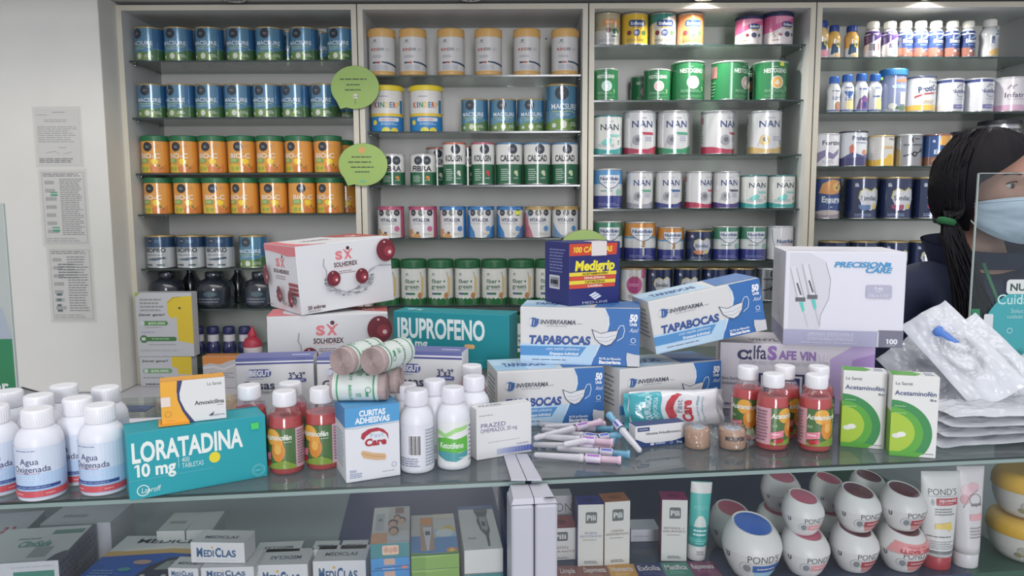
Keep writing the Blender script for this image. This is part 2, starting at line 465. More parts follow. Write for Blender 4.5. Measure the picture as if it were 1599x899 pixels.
# base cabinet that carries the wall cabinets
e = empty('base_cabinet', T(0, 2.5, 0), 'long pale base cabinet with worktop under the wall cabinets', 'cabinet')
m = MB(); m.box(-2.45, 0, LEDGE_Z - 0.03, 2.45, 0.575, LEDGE_Z - 0.0005, LEDGEM, bev=0.003); put('worktop', m, e)
m = MB(); m.box(-2.43, 0.02, 0, 2.43, 0.57, LEDGE_Z - 0.031, noisy('grey_laminate', (125, 127, 138), (133, 135, 146), 9, 0.5)); put('carcass', m, e)
# ------------------------------------------------------------------ counter showcases
CZ = 1.05
C0 = at_z(825, 747.5, CZ)
ca, cb = at_z(0, 789, CZ), at_z(1599, 716, CZ)
YAW = math.atan2(cb.y - ca.y, cb.x - ca.x)
CM = T(C0.x, C0.y, 0) @ RZ(YAW)                 # counter frame: x along the edge, y into the shop
CD, SHZ = 0.50, 0.868
WHITEF = mat((205, 206, 212), 'soft')
EDGE2 = mat((128, 150, 146), 'gloss')
def showcase(name, a, b, label, mats):
    e = empty(name, CM @ T((a + b) / 2, 0, 0), label, 'showcase', 'glass counter showcases'); w = (b - a) / 2
    m = MB(); m.box(-w, 0.0015, CZ - 0.008, w, CD, CZ, GLASS); m.box(-w, 0, CZ - 0.0028, w, 0.0014, CZ, GLASSEDGE); m.box(-w, 0, CZ - 0.008, w, 0.0014, CZ - 0.0029, EDGE2); put('top_glass', m, e)
    m = MB(); m.box(-w, 0.012, 0.45, w, 0.018, CZ - 0.0085, PANE); put('front_pane', m, e)
    m = MB(); x = -w + 0.003
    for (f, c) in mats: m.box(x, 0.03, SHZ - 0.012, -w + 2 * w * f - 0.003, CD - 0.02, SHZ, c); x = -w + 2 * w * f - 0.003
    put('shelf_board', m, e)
    m = MB(); x = -w + 0.003
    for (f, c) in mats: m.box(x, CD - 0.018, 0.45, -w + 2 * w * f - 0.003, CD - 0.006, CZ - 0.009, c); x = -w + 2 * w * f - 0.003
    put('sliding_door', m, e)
    m = MB('soft'); m.box(-w, 0.012, 0.0, w, CD - 0.004, 0.449, (190, 192, 198), bev=0.003); put('base', m, e)
    for sx in (-w + 0.008, w - 0.008):
        m = MB('metal'); m.box(sx - 0.007, CD - 0.0055, 0.449, sx + 0.007, CD, CZ - 0.009, (180, 182, 186)); put('rear_post', m, e)
GREYB = noisy('grey_showcase_board', (132, 140, 146), (142, 150, 154), 7, 0.3)
NAVYREFL = noisy('navy_reflection_board', (36, 50, 96), (44, 58, 106), 5, 0.3)  # dark reflection in the front glass, painted as board and door colour
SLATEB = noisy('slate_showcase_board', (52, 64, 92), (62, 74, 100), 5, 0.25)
showcase('glass_showcase', -0.95, -0.004, 'glass counter showcase holding blood test kits and thermometers', [(0.72, GREYB), (1.0, NAVYREFL)])
showcase('glass_showcase', 0.004, 1.05, 'glass counter showcase holding face creams and tubes', [(0.62, SLATEB), (0.72, mat((45, 85, 70), 'soft')), (1.0, GREYB)])  # the green section is a reflection painted into board and door

e = empty('corner_post', CM @ T(0.0, 0, 0), 'white folded post covering the joint between the two showcases', 'post')
m = MB('soft')
for a, b in ((-0.0285, -0.0006), (0.0006, 0.0285)):
    m.box(a, -0.056, 0.0, b, -0.003, CZ - 0.012, (178, 179, 190), bev=0.0035)
put('post_cover', m, e)
m = MB('soft')
for sg in (-1, 1):
    q = [(0.0006, -0.054), (0.028, -0.054), (0.026, -0.004), (0.0006, -0.004)]
    q = [(sg * x, y) for x, y in q]; zc = CZ - 0.0115
    vs = [(x, y, zc) for x, y in q] + [(x * 0.9, y * 0.93, zc + 0.006) for x, y in q]
    m.add(vs, [(4, 5, 6, 7), (0, 1, 5, 4), (1, 2, 6, 5), (2, 3, 7, 6), (3, 0, 4, 7)], (186, 187, 197))
m.lathe([(0.0001, 0), (0.008, 0.0)], (60, 60, 62), 7, M=T(0.019, -0.052, CZ - 0.0052) @ Matrix.Scale(0.35, 4, (0, 1, 0)))
put('post_cap', m, e)
m = MB('soft')
a = at_z(786, 711, CZ + .001); b = at_z(823, 710, CZ + .001); c = at_z(846, 750, CZ + .001); d = at_z(798, 750, CZ + .001)
inv = (CM).inverted()
q = [inv @ Vector((p.x, p.y, CZ + 0.0006)) for p in (d, c, b, a)]
mid0 = (q[0] + q[1]) / 2; mid1 = (q[2] + q[3]) / 2
for A, B, C_, D_ in ((q[0], mid0 - Vector((.0006, 0, 0)), mid1 - Vector((.0006, 0, 0)), q[3]), (mid0 + Vector((.0006, 0, 0)), q[1], q[2], mid1 + Vector((.0006, 0, 0)))):
    lo = [A, B, C_, D_]; hi = [p + Vector((0, 0, 0.0022)) for p in lo]
    m.add([p[:] for p in lo + hi], [(4, 5, 6, 7), (0, 1, 5, 4), (1, 2, 6, 5), (2, 3, 7, 6), (3, 0, 4, 7), (3, 2, 1, 0)], (184, 185, 195))
put('post_strap', m, e)
# ------------------------------------------------------------------ tins and jars on the wall shelves
DK = (38, 46, 58)
def badge(u, v, r=0.13, c=DK, txt=(150, 155, 160)):
    return [('c', u, v, r, c), ('L', u - 0.07, v - 0.035, u + 0.07, v + 0.035, 2, txt)]
def macsure(small=True):
    return dict(rim=(178, 150, 88), fin='tin', bands=[(0, .26, (112, 152, 62)), (.26, 1, (74, 130, 164))],
        dec=[('p', [(-1.2, .1), (-.5, .2), (-.1, .3), (.1, .42), (-1.2, .42)], (98, 150, 172)), ('p', [(.05, .22), (.5, .34), (1.2, .30), (1.2, 0.02), (.3, 0.02)], (66, 112, 62)),
             ('p', [(.42, .38), (1.1, .36), (1.1, .99), (.42, .99)], (46, 104, 156))] + badge(-.12, .80, .15) +
            [('t', 'MACSURE', -.02, .52, .115, .86, (228, 236, 240), {'b': .012}), ('ln', [(-.42, .42), (-.1, .41), (.1, .425), (.35, .40)], .014, (190, 214, 110)),
             ('L', -.3, .32, .2, .38, 2, (170, 205, 215)), ('el', -.06, .14, .09, .085, (222, 226, 214)), ('c', -.36, .12, .05, (214, 224, 220)), ('L', .14, .1, .42, .2, 3, (214, 224, 190))])
BIOC = dict(lid=((30, 104, 62), .15, 1.03), fin='gloss', bands=[(0, 1, (222, 146, 50))],
    dec=[('p', [(-.55, .14), (-.25, .1), (.1, .2), (.3, .14), (.55, .24), (.55, .02), (-.55, .02)], (214, 116, 40)), ('p', [(-.5, .02), (-.5, .2), (-.3, .26), (-.05, .2), (.02, .02)], (214, 178, 40))] + badge(-.08, .70, .125, (28, 32, 40)) +
        [('t', 'BIO-C', -.02, .46, .125, .72, (228, 224, 208), {'b': .02}), ('rr', -.42, .27, -.06, .385, .03, (120, 160, 66)), ('L', -.38, .29, -.1, .37, 2, (210, 220, 150)),
         ('p', [(.02, .33), (.1, .39), (.2, .38), (.3, .32), (.24, .25), (.12, .22), (.06, .26)], (244, 204, 30)), ('el', -.3, .12, .07, .055, (150, 170, 50)), ('el', -.12, .12, .06, .05, (140, 165, 50)),
         ('el', .3, .2, .035, .03, (90, 120, 40)), ('el', .38, .14, .03, .03, (110, 120, 40)), ('L', .14, .68, .34, .76, 2, (200, 150, 90))])
BIOPRO = dict(rim=(178, 150, 88), fin='tin', bands=[(0, .64, (188, 193, 196)), (.64, 1, (30, 66, 106))],
    dec=badge(-.16, .84, .09, (22, 34, 52)) + [('L', .0, .78, .3, .88, 2, (100, 140, 170)), ('t', 'BIOPRO', -.02, .56, .13, .78, (52, 58, 64), {'b': .03}), ('L', -.35, .38, .3, .44, 1, (110, 120, 130)),
        ('p', [(-.4, .27), (.0, .24), (.38, .3), (.3, .35), (-.1, .31)], (70, 90, 110)), ('r', -.4, .08, -.12, .13, (80, 90, 100)), ('r', .05, .08, .3, .13, (80, 110, 110))])
KINDSC = dict(lid=((214, 166, 92), .185, 1.02), base=((214, 166, 92), .1), fin='soft', bands=[(0, 1, (206, 204, 202))],
    dec=[('t', 'PY', -.18, .735, .035, None, (40, 60, 50), {'b': .05}), ('L', -.3, .69, -.06, .71, 1, (90, 100, 95)), ('t', 'KI', -.28, .55, .058, .16, (180, 52, 56), {'b': .02}), ('t', 'N', -.14, .55, .058, .1, (200, 110, 70), {'b': .02}),
         ('t', 'DER', .04, .55, .058, .24, (92, 96, 104), {'b': .02}), ('t', 'SC', .3, .55, .058, .18, (176, 176, 176), {'b': .02}), ('L', -.3, .37, .1, .43, 2, (150, 152, 158)), ('r', -.3, .255, -.17, .29, (50, 60, 90)), ('r', -.165, .255, .0, .29, (170, 80, 60)),
         ('p', [(.05, .27), (.05, .30), (.3, .285), (.75, .23), (.75, .19), (.3, .25)], (38, 58, 92)), ('p', [(-.3, .12), (.3, .12), (.28, .22), (-.3, .23)], (180, 182, 188))])
KINDP = dict(lid=((232, 204, 40), .12, 1.03), fin='soft', bands=[(0, .33, (36, 124, 196)), (.33, .395, (226, 188, 44)), (.395, 1, (216, 214, 208))],
    dec=[('t', 'K', -.32, .575, .115, .12, (196, 70, 50), {'b': .03}), ('t', 'I', -.215, .575, .115, .04, (60, 90, 160), {'b': .03}), ('t', 'N', -.10, .575, .115, .12, (52, 140, 70), {'b': .03}), ('t', 'D', .04, .575, .115, .11, (226, 180, 50), {'b': .03}),
         ('t', 'E', .165, .575, .115, .09, (60, 130, 180), {'b': .03}), ('t', 'R', .275, .575, .115, .1, (200, 70, 56), {'b': .03}), ('t', 'P', .40, .575, .115, .1, (226, 180, 50), {'b': .03}), ('L', -.2, .74, .15, .77, 1, (90, 120, 160)), ('r', .47, .4, .6, .68, (48, 120, 170)),
         ('rr', -.22, .22, .42, .30, .03, (214, 218, 226)), ('L', -.18, .235, .38, .285, 2, (190, 80, 70)), ('L', -.15, .14, .38, .2, 2, (180, 215, 235)), ('c', -.36, .2, .055, (236, 208, 40)), ('el', 0.0, .02, .13, .075, (214, 208, 44)), ('el', .26, .02, .12, .07, (220, 196, 44))])
def halfgreen(name, rim, split, pic):
    return dict(rim=rim, fin='gloss', bands=[(0, split, (28, 92, 58)), (split, 1, (212, 213, 210))],
        dec=(badge(0.1, .84, .115) if name != 'FIBRA' else badge(-.14, .79, .14) + badge(.2, .79, .14)) +
            [('t', name, 0.0, .63 if name != 'FIBRA' else .535, .14 if name != 'FIBRA' else .165, .78, (46, 48, 54), {'b': .035}), ('L', -.36, .1, -.02, split - .1, 6, (170, 200, 180)), ('el', .22, split * .6, .08, .05, pic), ('el', .26, split * .5, .05, .04, pic), ('L', .12, .14, .34, .18, 1, (190, 210, 190))])
FIBRA = halfgreen('FIBRA', (196, 198, 198), .42, (196, 130, 44))
KOLASIN = halfgreen('KOLASIN', (206, 100, 80), .49, (206, 200, 186))
KOLASINR = halfgreen('KOLASIN', (196, 90, 112), .49, (196, 50, 44))
CALCAD = halfgreen('CALCAD', (78, 132, 176), .49, (186, 200, 160))
def vitalor(rim, dot, variant):
    d = []
    if variant == 'side': d += [('p', [(-.9, .0), (-.2, .0), (-.24, .2), (-.42, .42), (-.46, .7), (-.9, .9)], (48, 118, 186)), ('p', [(.2, .02), (.9, .02), (.9, .5), (.44, .34), (.36, .16)], (48, 118, 186))]
    if variant == 'pink': d += [('p', [(-.9, .02), (-.2, .02), (-.26, .2), (-.4, .42), (-.44, .75), (-.9, .9)], (188, 100, 112)), ('p', [(-.5, .62), (-.3, .72), (-.26, .84), (-.5, .9)], (120, 170, 206))]
    if variant == 'swoosh': d += [('p', [(-.6, .5), (-.42, .3), (-.2, .1), (.0, .03), (-.6, .03)], (92, 134, 178))]
    if variant == 'cake': d += [('p', [(-.5, .02), (-.5, .28), (-.38, .3), (-.28, .14), (-.1, .16), (.0, .02)], (198, 138, 70)), ('el', -.14, .17, .06, .04, (96, 66, 50)), ('el', -.34, .1, .07, .05, (220, 180, 120))]
    return dict(rim=rim, fin='gloss', bands=[(0, 1, (206, 207, 208))], wide=True,
        dec=[('r', -1.2, .88, 1.2, .985, rim), ('r', .47, .02, .9, .98, rim) if variant == 'cake' else ('r', .9, .02, 1.0, .1, rim)] + d + badge(-.31, .80, .1, (34, 38, 46)) + badge(0, .80, .1, (96, 98, 92)) + badge(.31, .80, .1, (34, 38, 46)) +
            [('t', 'VITALOR', -.02, .57, .105, .66, (44, 52, 92), {'b': .02}), ('c', .3, .30, .085, dot), ('L', -.3, .44, .3, .48, 1, (170, 174, 180)), ('L', .06, .1, .4, .18, 2, (190, 190, 170))])
VIT_PK = vitalor((180, 72, 108), (192, 92, 140), 'cake')
VIT_BL = vitalor((44, 116, 186), (56, 116, 186), 'cake')
VIT_BS = vitalor((44, 116, 186), (80, 140, 196), 'side')
VIT_BS2 = dict(VIT_BS, dec=VIT_BS['dec'] + [('rr', .2, .73, .44, .86, .02, (206, 224, 44))])
VIT_GP = vitalor((176, 146, 84), (70, 130, 186), 'pink')
VIT_GS = vitalor((176, 146, 84), (70, 130, 186), 'swoosh')
ZIG = [(-1.3 + .085 * i, .135 + (.03 if i % 2 else 0)) for i in range(32)]
FIBERG = dict(lid=((28, 92, 52), .19, 1.03), fin='gloss', bands=[(0, 1, (208, 210, 204))],
    dec=[('p', ZIG + [(ZIG[-1][0], .005), (ZIG[0][0], .005)], (32, 100, 50)), ('t', 'PY', -.22, .69, .035, None, (50, 70, 60), {'b': .05}), ('L', -.32, .65, -.1, .665, 1, (110, 120, 115)),
         ('t', 'fiber', -.10, .535, .095, .42, (40, 98, 66), {'b': .01}), ('t', 'green', -.05, .42, .095, .56, (40, 98, 66), {'b': .01}), ('el', .2, .53, .035, .02, (60, 110, 50)), ('L', -.26, .33, .28, .35, 1, (130, 150, 140)),
         ('r', -.3, .235, -.1, .28, (40, 80, 120)), ('r', -.1, .235, .08, .28, (44, 120, 70)), ('p', [(.34, .22), (.44, .22), (.46, .62), (.34, .62)], (206, 178, 110)), ('el', .28, .215, .09, .07, (176, 116, 60)), ('ln', [(.36, .62), (.3, .74)], .012, (150, 120, 90))])
def enfa(bg, top=None, dark=(24, 34, 66)):
    d = [('p', [(-.9, .6), (-.2, .74), (.3, .9), (.6, .98), (-.9, .98)], top)] if top else []
    return dict(rim=(150, 146, 136), fin='tin', bands=[(0, .06, (200, 200, 198)), (.06, 1, bg)],
        dec=d + [('rr', -.3, .57, .34, .77, .08, (28, 62, 122)), ('t', 'Enfamil', .02, .665, .10, .5, (226, 230, 238), {'b': .02}), ('rr', -.16, .52, .24, .565, .02, (172, 140, 70)),
                 ('el', -.28, .38, .085, .075, (130, 50, 60)), ('el', 0, .38, .12, .105, (62, 74, 122)), ('el', .28, .38, .085, .075, (66, 120, 66)), ('L', -.1, .34, .1, .42, 2, (200, 205, 220)), ('L', -.4, .12, .42, .2, 2, (150, 130, 90)), ('t', '2', .02, .25, .06, None, dark)])
ENFA_Y = enfa((230, 184, 36)); ENFA_T = enfa((206, 204, 196), (44, 134, 122)); ENFA_O = enfa((222, 132, 72))
ENFA_PK = dict(rim=(34, 46, 84), fin='gloss', lid=((34, 46, 84), .12, 1.02), bands=[(0, 1, (212, 204, 206))],
    dec=[('p', [(-1.2, .36), (-.4, .4), (.0, .56), (.6, .72), (1.2, .74), (1.2, .88), (-1.2, .88)], (206, 92, 140)), ('p', [(-.3, .62), (.1, .74), (.5, .86), (-.3, .86)], (222, 140, 172)), ('rr', -.1, .53, .34, .70, .07, (32, 52, 110)), ('t', 'Enfamil', .12, .615, .085, .34, (224, 228, 238), {'b': .02}), ('rr', 0, .48, .28, .52, .02, (176, 146, 80)),
         ('el', -.14, .32, .06, .055, (140, 50, 60)), ('el', .1, .32, .1, .085, (66, 70, 100)), ('el', .32, .32, .06, .055, (70, 116, 76)), ('ln', [(-.32, .4), (-.38, .34), (-.3, .28), (-.36, .22)], .018, (150, 120, 90)), ('L', -.4, .12, -.1, .18, 1, (150, 130, 90))])
BEIGE = dict(rim=(176, 166, 140), fin='tin', bands=[(0, .3, (200, 200, 198)), (.3, 1, (184, 172, 136))],
    dec=[('p', [(-1, .3), (1, .3), (1, .42), (.2, .5), (-.2, .44), (-1, .52)], (206, 204, 196)), ('p', [(-.26, .58), (-.18, .8), (.46, .78), (.46, .64), (-.1, .62)], (222, 146, 88)), ('L', -.1, .66, .4, .75, 2, (236, 214, 180)), ('el', 0, .46, .1, .08, (120, 84, 84)), ('p', [(.1, .5), (.3, .52), (.46, .44), (.3, .33), (.16, .38)], (44, 104, 74)), ('r', .12, .26, .32, .3, (70, 84, 110)), ('L', -.4, .1, .4, .2, 3, (150, 152, 160)), ('ring', -.62, .62, .16, .03, (150, 160, 100))])
def nest(disc, num, lid=(180, 196, 180)):
    return dict(rim=lid, fin='gloss', bands=[(0, 1, (30, 112, 62))], dec=[('L', -.08, .835, .12, .86, 1, (210, 225, 210)), ('t', 'NESTOGENO', .02, .745, .105, .70, (222, 232, 222), {'b': .02}), ('c', .06, .45, .165, disc), ('ring', .06, .45, .165, .02, (216, 226, 216)), ('p', [(-.02, .42), (.06, .54), (.14, .42), (.06, .37)], (232, 222, 206)),
        ('t', num, .36, .29, .11, None, (214, 220, 170)), ('L', -.3, .2, .3, .27, 2, (120, 176, 130)), ('L', -.3, .06, .44, .13, 2, (90, 150, 100)), ('r', -1.3, .58, -.82, .88, (170, 120, 116)), ('L', -1.3, .1, -.82, .5, 5, (110, 160, 120))])
NEST1 = nest((176, 212, 208), '1'); NEST2 = nest((220, 168, 166), '2'); NEST3 = nest((232, 170, 70), '3')
def nan(bot, tagc, wave=True, lid=(158, 158, 164), num=None, badge_c=(150, 152, 160), teal=False):
    d = [('p', [(-1.3, .0), (1.3, .0), (1.3, .24), (.5, .2), (.2, .13), (-.1, .12), (-.5, .17), (-1.3, .2)], bot)] if wave else []
    d += [('L', -.1, .82, .16, .845, 1, (90, 100, 150)), ('t', 'NAN', .02, .695, .15, .66, (40, 60, 116) if not teal else (52, 62, 80), {'b': .014})]
    if tagc: d += [('p', [(-.02, .51), (.4, .51), (.4, .45), (.06, .45)], tagc)]
    if teal: d += [('p', [(-.3, .3), (-.16, .38), (.0, .44), (.1, .36), (.02, .26), (-.2, .24)], (110, 196, 188)), ('L', -.4, .2, .2, .28, 3, (130, 170, 176)), ('t', num or '2', .34, .31, .1, None, (40, 52, 76))]
    else: d += [('c', -.14, .33, .12, badge_c), ('c', -.12, .34, .055, (104, 106, 112)), ('ln', [(-.34, .2), (-.3, .3), (-.22, .4), (-.1, .46)], .015, (176, 178, 186)), ('L', .1, .3, .4, .42, 3, (140, 148, 180))]
    d += [('r', -1.4, .72, -.85, .86, (186, 130, 140)), ('L', -1.4, .25, -.85, .68, 6, (150, 152, 160))]
    if num and not teal: d += [('t', num, .4, .28, .1, None, (50, 50, 56))]
    return dict(rim=lid, fin='tin', bands=[(0, 1, (206, 206, 208) if not teal else (210, 212, 208))], dec=d)
NAN_RD = nan((178, 44, 76), (178, 44, 72)); NAN_GN = nan((42, 146, 98), (60, 156, 118)); NAN_GD = nan((196, 166, 96), None, num='2', badge_c=(206, 178, 110), lid=(176, 178, 186))
NAN_SV = nan((150, 152, 164), (70, 160, 120)); NAN_NV = nan((52, 62, 130), (40, 90, 150)); NAN_PU = nan((66, 50, 120), (70, 74, 96)); NAN_TL = nan((46, 156, 154), (126, 196, 190), teal=True, lid=(30, 110, 116), num='2')
def nutri(top, stripe, num=None, plain=False):
    if plain:
        return dict(rim=(196, 196, 204), fin='gloss', bands=[(0, 1, (208, 208, 212))], dec=[('ln', [(-.46, .9), (-.42, .6), (-.3, .3), (.0, .2), (.3, .34)], .02, (110, 116, 150)), ('t', 'Nutribén', .1, .56, .11, .72, (40, 70, 130), {'b': .03}), ('L', -.1, .44, .36, .48, 1, (200, 140, 150))])
    return dict(rim=(172, 172, 172), fin='tin', bands=[(0, .33, (44, 52, 132)), (.33, .60, (206, 210, 210)), (.60, 1, top)],
        dec=[('r', -1.4, .57, 1.4, .62, stripe), ('p', [(-.38, .84), (.4, .84), (.38, .68), (.2, .55), (.02, .5), (-.16, .55), (-.36, .68)], (212, 216, 222)), ('ln', [(-.38, .84), (-.36, .68), (-.16, .55), (.02, .5), (.2, .55), (.38, .68), (.4, .84)], .018, (52, 72, 116)), ('t', 'Nutribén', .01, .755, .085, .66, (40, 64, 124), {'b': .03}), ('L', -.22, .63, .24, .68, 1, (120, 140, 170))] +
            ([('t', num, .02, .44, .15, None, (176, 120, 50), {'b': .03}), ('r', .0, .12, .06, .33, (200, 200, 206))] if num else [('L', -.3, .42, .2, .48, 1, (90, 140, 130)), ('c', .34, .42, .08, (120, 180, 160))]) + [('L', -.4, .08, .4, .16, 2, (120, 130, 190))])
NUT_BL = nutri((78, 146, 206), (190, 204, 214)); NUT_GN = nutri((58, 128, 98), (190, 204, 204)); NUT_OR3 = nutri((206, 132, 50), (84, 154, 206), '3'); NUT_PL = nutri(None, None, plain=True)
def simi(tagc, heart=(196, 198, 204)):
    return dict(rim=(166, 140, 84), fin='tin', bands=[(0, 1, (28, 42, 82))], dec=[('t', 'a', -.36, .83, .11, .12, (176, 184, 204), {'b': .05}), ('p', [(-.3, .5), (-.26, .66), (-.12, .72), (.06, .66), (.2, .74), (.36, .68), (.4, .48), (.3, .3), (.06, .2), (-.18, .3)], heart), ('ln', [(-.3, .5), (-.26, .66), (-.12, .72), (.06, .66), (.2, .74), (.36, .68)], .025, (190, 180, 90)),
        ('t', 'Similac', .02, .5, .11, .52, (46, 66, 92), {'b': .02}), ('p', [(-.3, .34), (.06, .34), (.06, .24), (-.14, .2), (-.28, .26)], tagc), ('el', .2, .3, .08, .07, (204, 180, 84)), ('L', -.4, .06, .2, .14, 2, (140, 156, 196)), ('r', -1.2, .08, -.7, .9, (24, 34, 62)), ('L', -1.15, .15, -.75, .85, 8, (84, 96, 130))])
SIM_B = simi((84, 116, 166)); SIM_R = simi((156, 66, 104)); SIM_P = simi((196, 76, 116), (214, 190, 200))
SIM_D = simi((196, 120, 80), (180, 186, 200))
ENSURE = dict(rim=(176, 140, 80), fin='tin', bands=[(0, .2, (150, 140, 150)), (.2, 1, (36, 64, 128))], dec=[('p', [(-.5, .62), (-.36, .84), (.0, .94), (.34, .9), (.46, .74), (.3, .62), (.0, .58)], (206, 140, 70)), ('c', .2, .76, .1, (220, 176, 90)), ('ln', [(.14, .76), (.19, .71), (.28, .84)], .022, (40, 60, 60)), ('t', 'Ensure', .0, .47, .13, .72, (220, 226, 236), {'b': .03}), ('L', -.2, .36, .36, .41, 1, (150, 170, 210)), ('el', -.1, .16, .5, .06, (190, 180, 176)), ('L', -.05, .26, .05, .32, 1, (200, 206, 220))])
ENSCHO = dict(rim=(140, 84, 70), fin='tin', bands=[(0, .3, (120, 78, 60)), (.3, 1, (36, 74, 138))], dec=[('p', [(-.16, .66), (.44, .62), (.44, .97), (-.1, .97)], (220, 156, 60)), ('c', .26, .78, .08, (196, 176, 110)), ('t', 'a', -.32, .8, .1, .1, (196, 206, 226), {'b': .05}), ('t', 'Ensure', .02, .45, .13, .66, (216, 224, 236), {'b': .03}), ('el', .0, .18, .4, .12, (156, 104, 74))])
PINKF = dict(rim=(166, 130, 90), fin='tin', bands=[(0, 1, (206, 204, 204))], dec=[('el', -.02, .5, .32, .26, (180, 66, 124)), ('p', [(-.12, .78), (.0, .72), (.1, .78), (.02, .66)], (150, 110, 60)), ('L', -.22, .45, .2, .55, 2, (226, 170, 200)), ('r', .26, .7, .46, .98, (206, 84, 140)), ('L', -.3, .1, .3, .2, 2, (150, 150, 156))])
FORTINI = dict(rim=(200, 200, 204), fin='gloss', bands=[(0, 1, (208, 208, 214))], dec=[('p', [(-.5, .1), (-.5, .42), (-.2, .5), (.1, .38), (.36, .55), (.36, .4), (.1, .22), (-.2, .3)], (120, 112, 150)), ('t', 'Fortini', .06, .72, .13, .72, (60, 60, 84), {'b': .02}), ('L', -.3, .1, .2, .2, 2, (160, 160, 180))])
PROH = dict(rim=(38, 46, 70), fin='gloss', bands=[(0, .25, (58, 60, 110)), (.25, 1, (206, 210, 216))], dec=[('t', 'Prohance', .14, .8, .12, .74, (46, 60, 100), {'b': .03}), ('p', [(-.3, .3), (-.32, .55), (-.22, .64), (-.12, .5), (-.1, .3)], (206, 104, 84)), ('el', .26, .4, .12, .08, (196, 130, 90)), ('p', [(-.6, .25), (-.2, .4), (.2, .3), (.6, .42), (.6, .25)], (66, 76, 130)), ('L', -.1, .64, .4, .7, 1, (120, 140, 170))])
PEDIA = dict(rim=(196, 166, 90), fin='tin', bands=[(0, 1, (206, 204, 198))], dec=[('p', [(-.9, .02), (.9, .02), (.9, .6), (.4, .56), (.3, .36), (.1, .4), (.0, .26), (-.4, .2), (-.9, .24)], (228, 178, 40)), ('r', -.2, .58, .36, .65, (206, 166, 96)), ('r', .1, .86, .4, .9, (120, 110, 100))])
SILVER = dict(rim=(190, 192, 194), fin='metal', bands=[(0, 1, (176, 178, 180))], dec=[('t', '(', -.06, .85, .12, .08, (40, 42, 46), {'b': .05}), ('L', .0, .82, .2, .88, 1, (60, 62, 66)), ('r', -.36, .64, .36, .69, (120, 122, 126)), ('ln', [(-.34, .32), (-.1, .38), (.1, .4), (.3, .5)], .04, (84, 86, 90)), ('c', .02, .38, .08, (60, 62, 66)), ('c', .02, .38, .04, (176, 178, 180)), ('ring', .3, .5, .07, .02, (84, 86, 90))])
PROWHEY = dict(rim=(40, 42, 50), lid=((40, 42, 50), .1, 1.02), fin='metal', bands=[(0, 1, (150, 152, 158))], dec=[('rr', -.32, .62, .44, .86, .06, (200, 202, 206)), ('t', '(', -.22, .75, .14, .07, (30, 32, 36), {'b': .06}), ('t', 'PROWHEY', .12, .78, .06, .5, (40, 42, 48), {'b': .03}), ('t', 'JM', .12, .68, .06, None, (40, 42, 48), {'b': .03})])
GREYT = dict(rim=(52, 56, 66), lid=((52, 56, 66), .09, 1.02), fin='metal', bands=[(0, 1, (140, 143, 150))], dec=[('L', -.3, .4, .3, .7, 4, (90, 94, 100))])
BIGTUB = dict(lid=((44, 116, 186), .16, 1.04), fin='gloss', bands=[(0, .08, (160, 170, 180)), (.08, 1, (120, 132, 172))], dec=[('p', [(-.1, .74), (.4, .78), (.46, .7), (-.06, .68)], (206, 120, 80)), ('t', 'ecolac', .05, .6, .1, .6, (170, 214, 226), {'b': .04}), ('r', .08, .18, .34, .46, (222, 216, 186)), ('el', -.2, .14, .16, .07, (190, 196, 180)), ('el', .2, .1, .2, .05, (90, 120, 84)), ('el', -.04, .1, .05, .03, (60, 90, 60))])
PROTICO = dict(rim=(52, 66, 110), fin='gloss', bands=[(0, .05, (150, 150, 160)), (.05, .2, (220, 178, 70)), (.2, 1, (204, 206, 208))], dec=[('t', 'Ensure', .2, .84, .075, .34, (52, 82, 130), {'sh': .2}), ('t', 'ProtiCo', .08, .66, .15, .74, (44, 60, 110), {'b': .03, 'rot': 8}), ('p', [(-.4, .44), (-.1, .52), (.4, .56), (.4, .53), (-.1, .48), (-.38, .4)], (170, 50, 60)), ('L', -.2, .24, .3, .34, 2, (190, 170, 120))])
NUTRILON = dict(rim=(196, 198, 206), fin='tin', bands=[(0, .88, (204, 206, 212)), (.88, 1, (46, 60, 124))], dec=[('t', 'Nutrilon', .14, .62, .12, .62, (54, 66, 124), {'b': .02}), ('ln', [(.0, .72), (.1, .8), (.24, .8), (.34, .72)], .02, (80, 90, 130)), ('ln', [(.0, .52), (.1, .45), (.24, .45), (.34, .52)], .02, (120, 130, 160)), ('L', .0, .36, .4, .4, 1, (150, 154, 180)), ('r', -.1, .1, .5, .22, (110, 106, 164)), ('L', .0, .13, .4, .19, 1, (180, 180, 210))])
INFAT = dict(rim=(206, 200, 206), fin='gloss', bands=[(0, .2, (206, 160, 190)), (.2, 1, (210, 206, 212))], dec=[('t', 'Infatrini', .04, .48, .14, .82, (96, 74, 110), {'b': .01}), ('ln', [(-.3, .66), (-.22, .76), (-.14, .66), (-.2, .7), (-.06, .76)], .025, (110, 90, 120)), ('L', -.3, .34, .3, .38, 1, (176, 160, 180)), ('r', .34, .84, .44, .94, (60, 60, 70))])

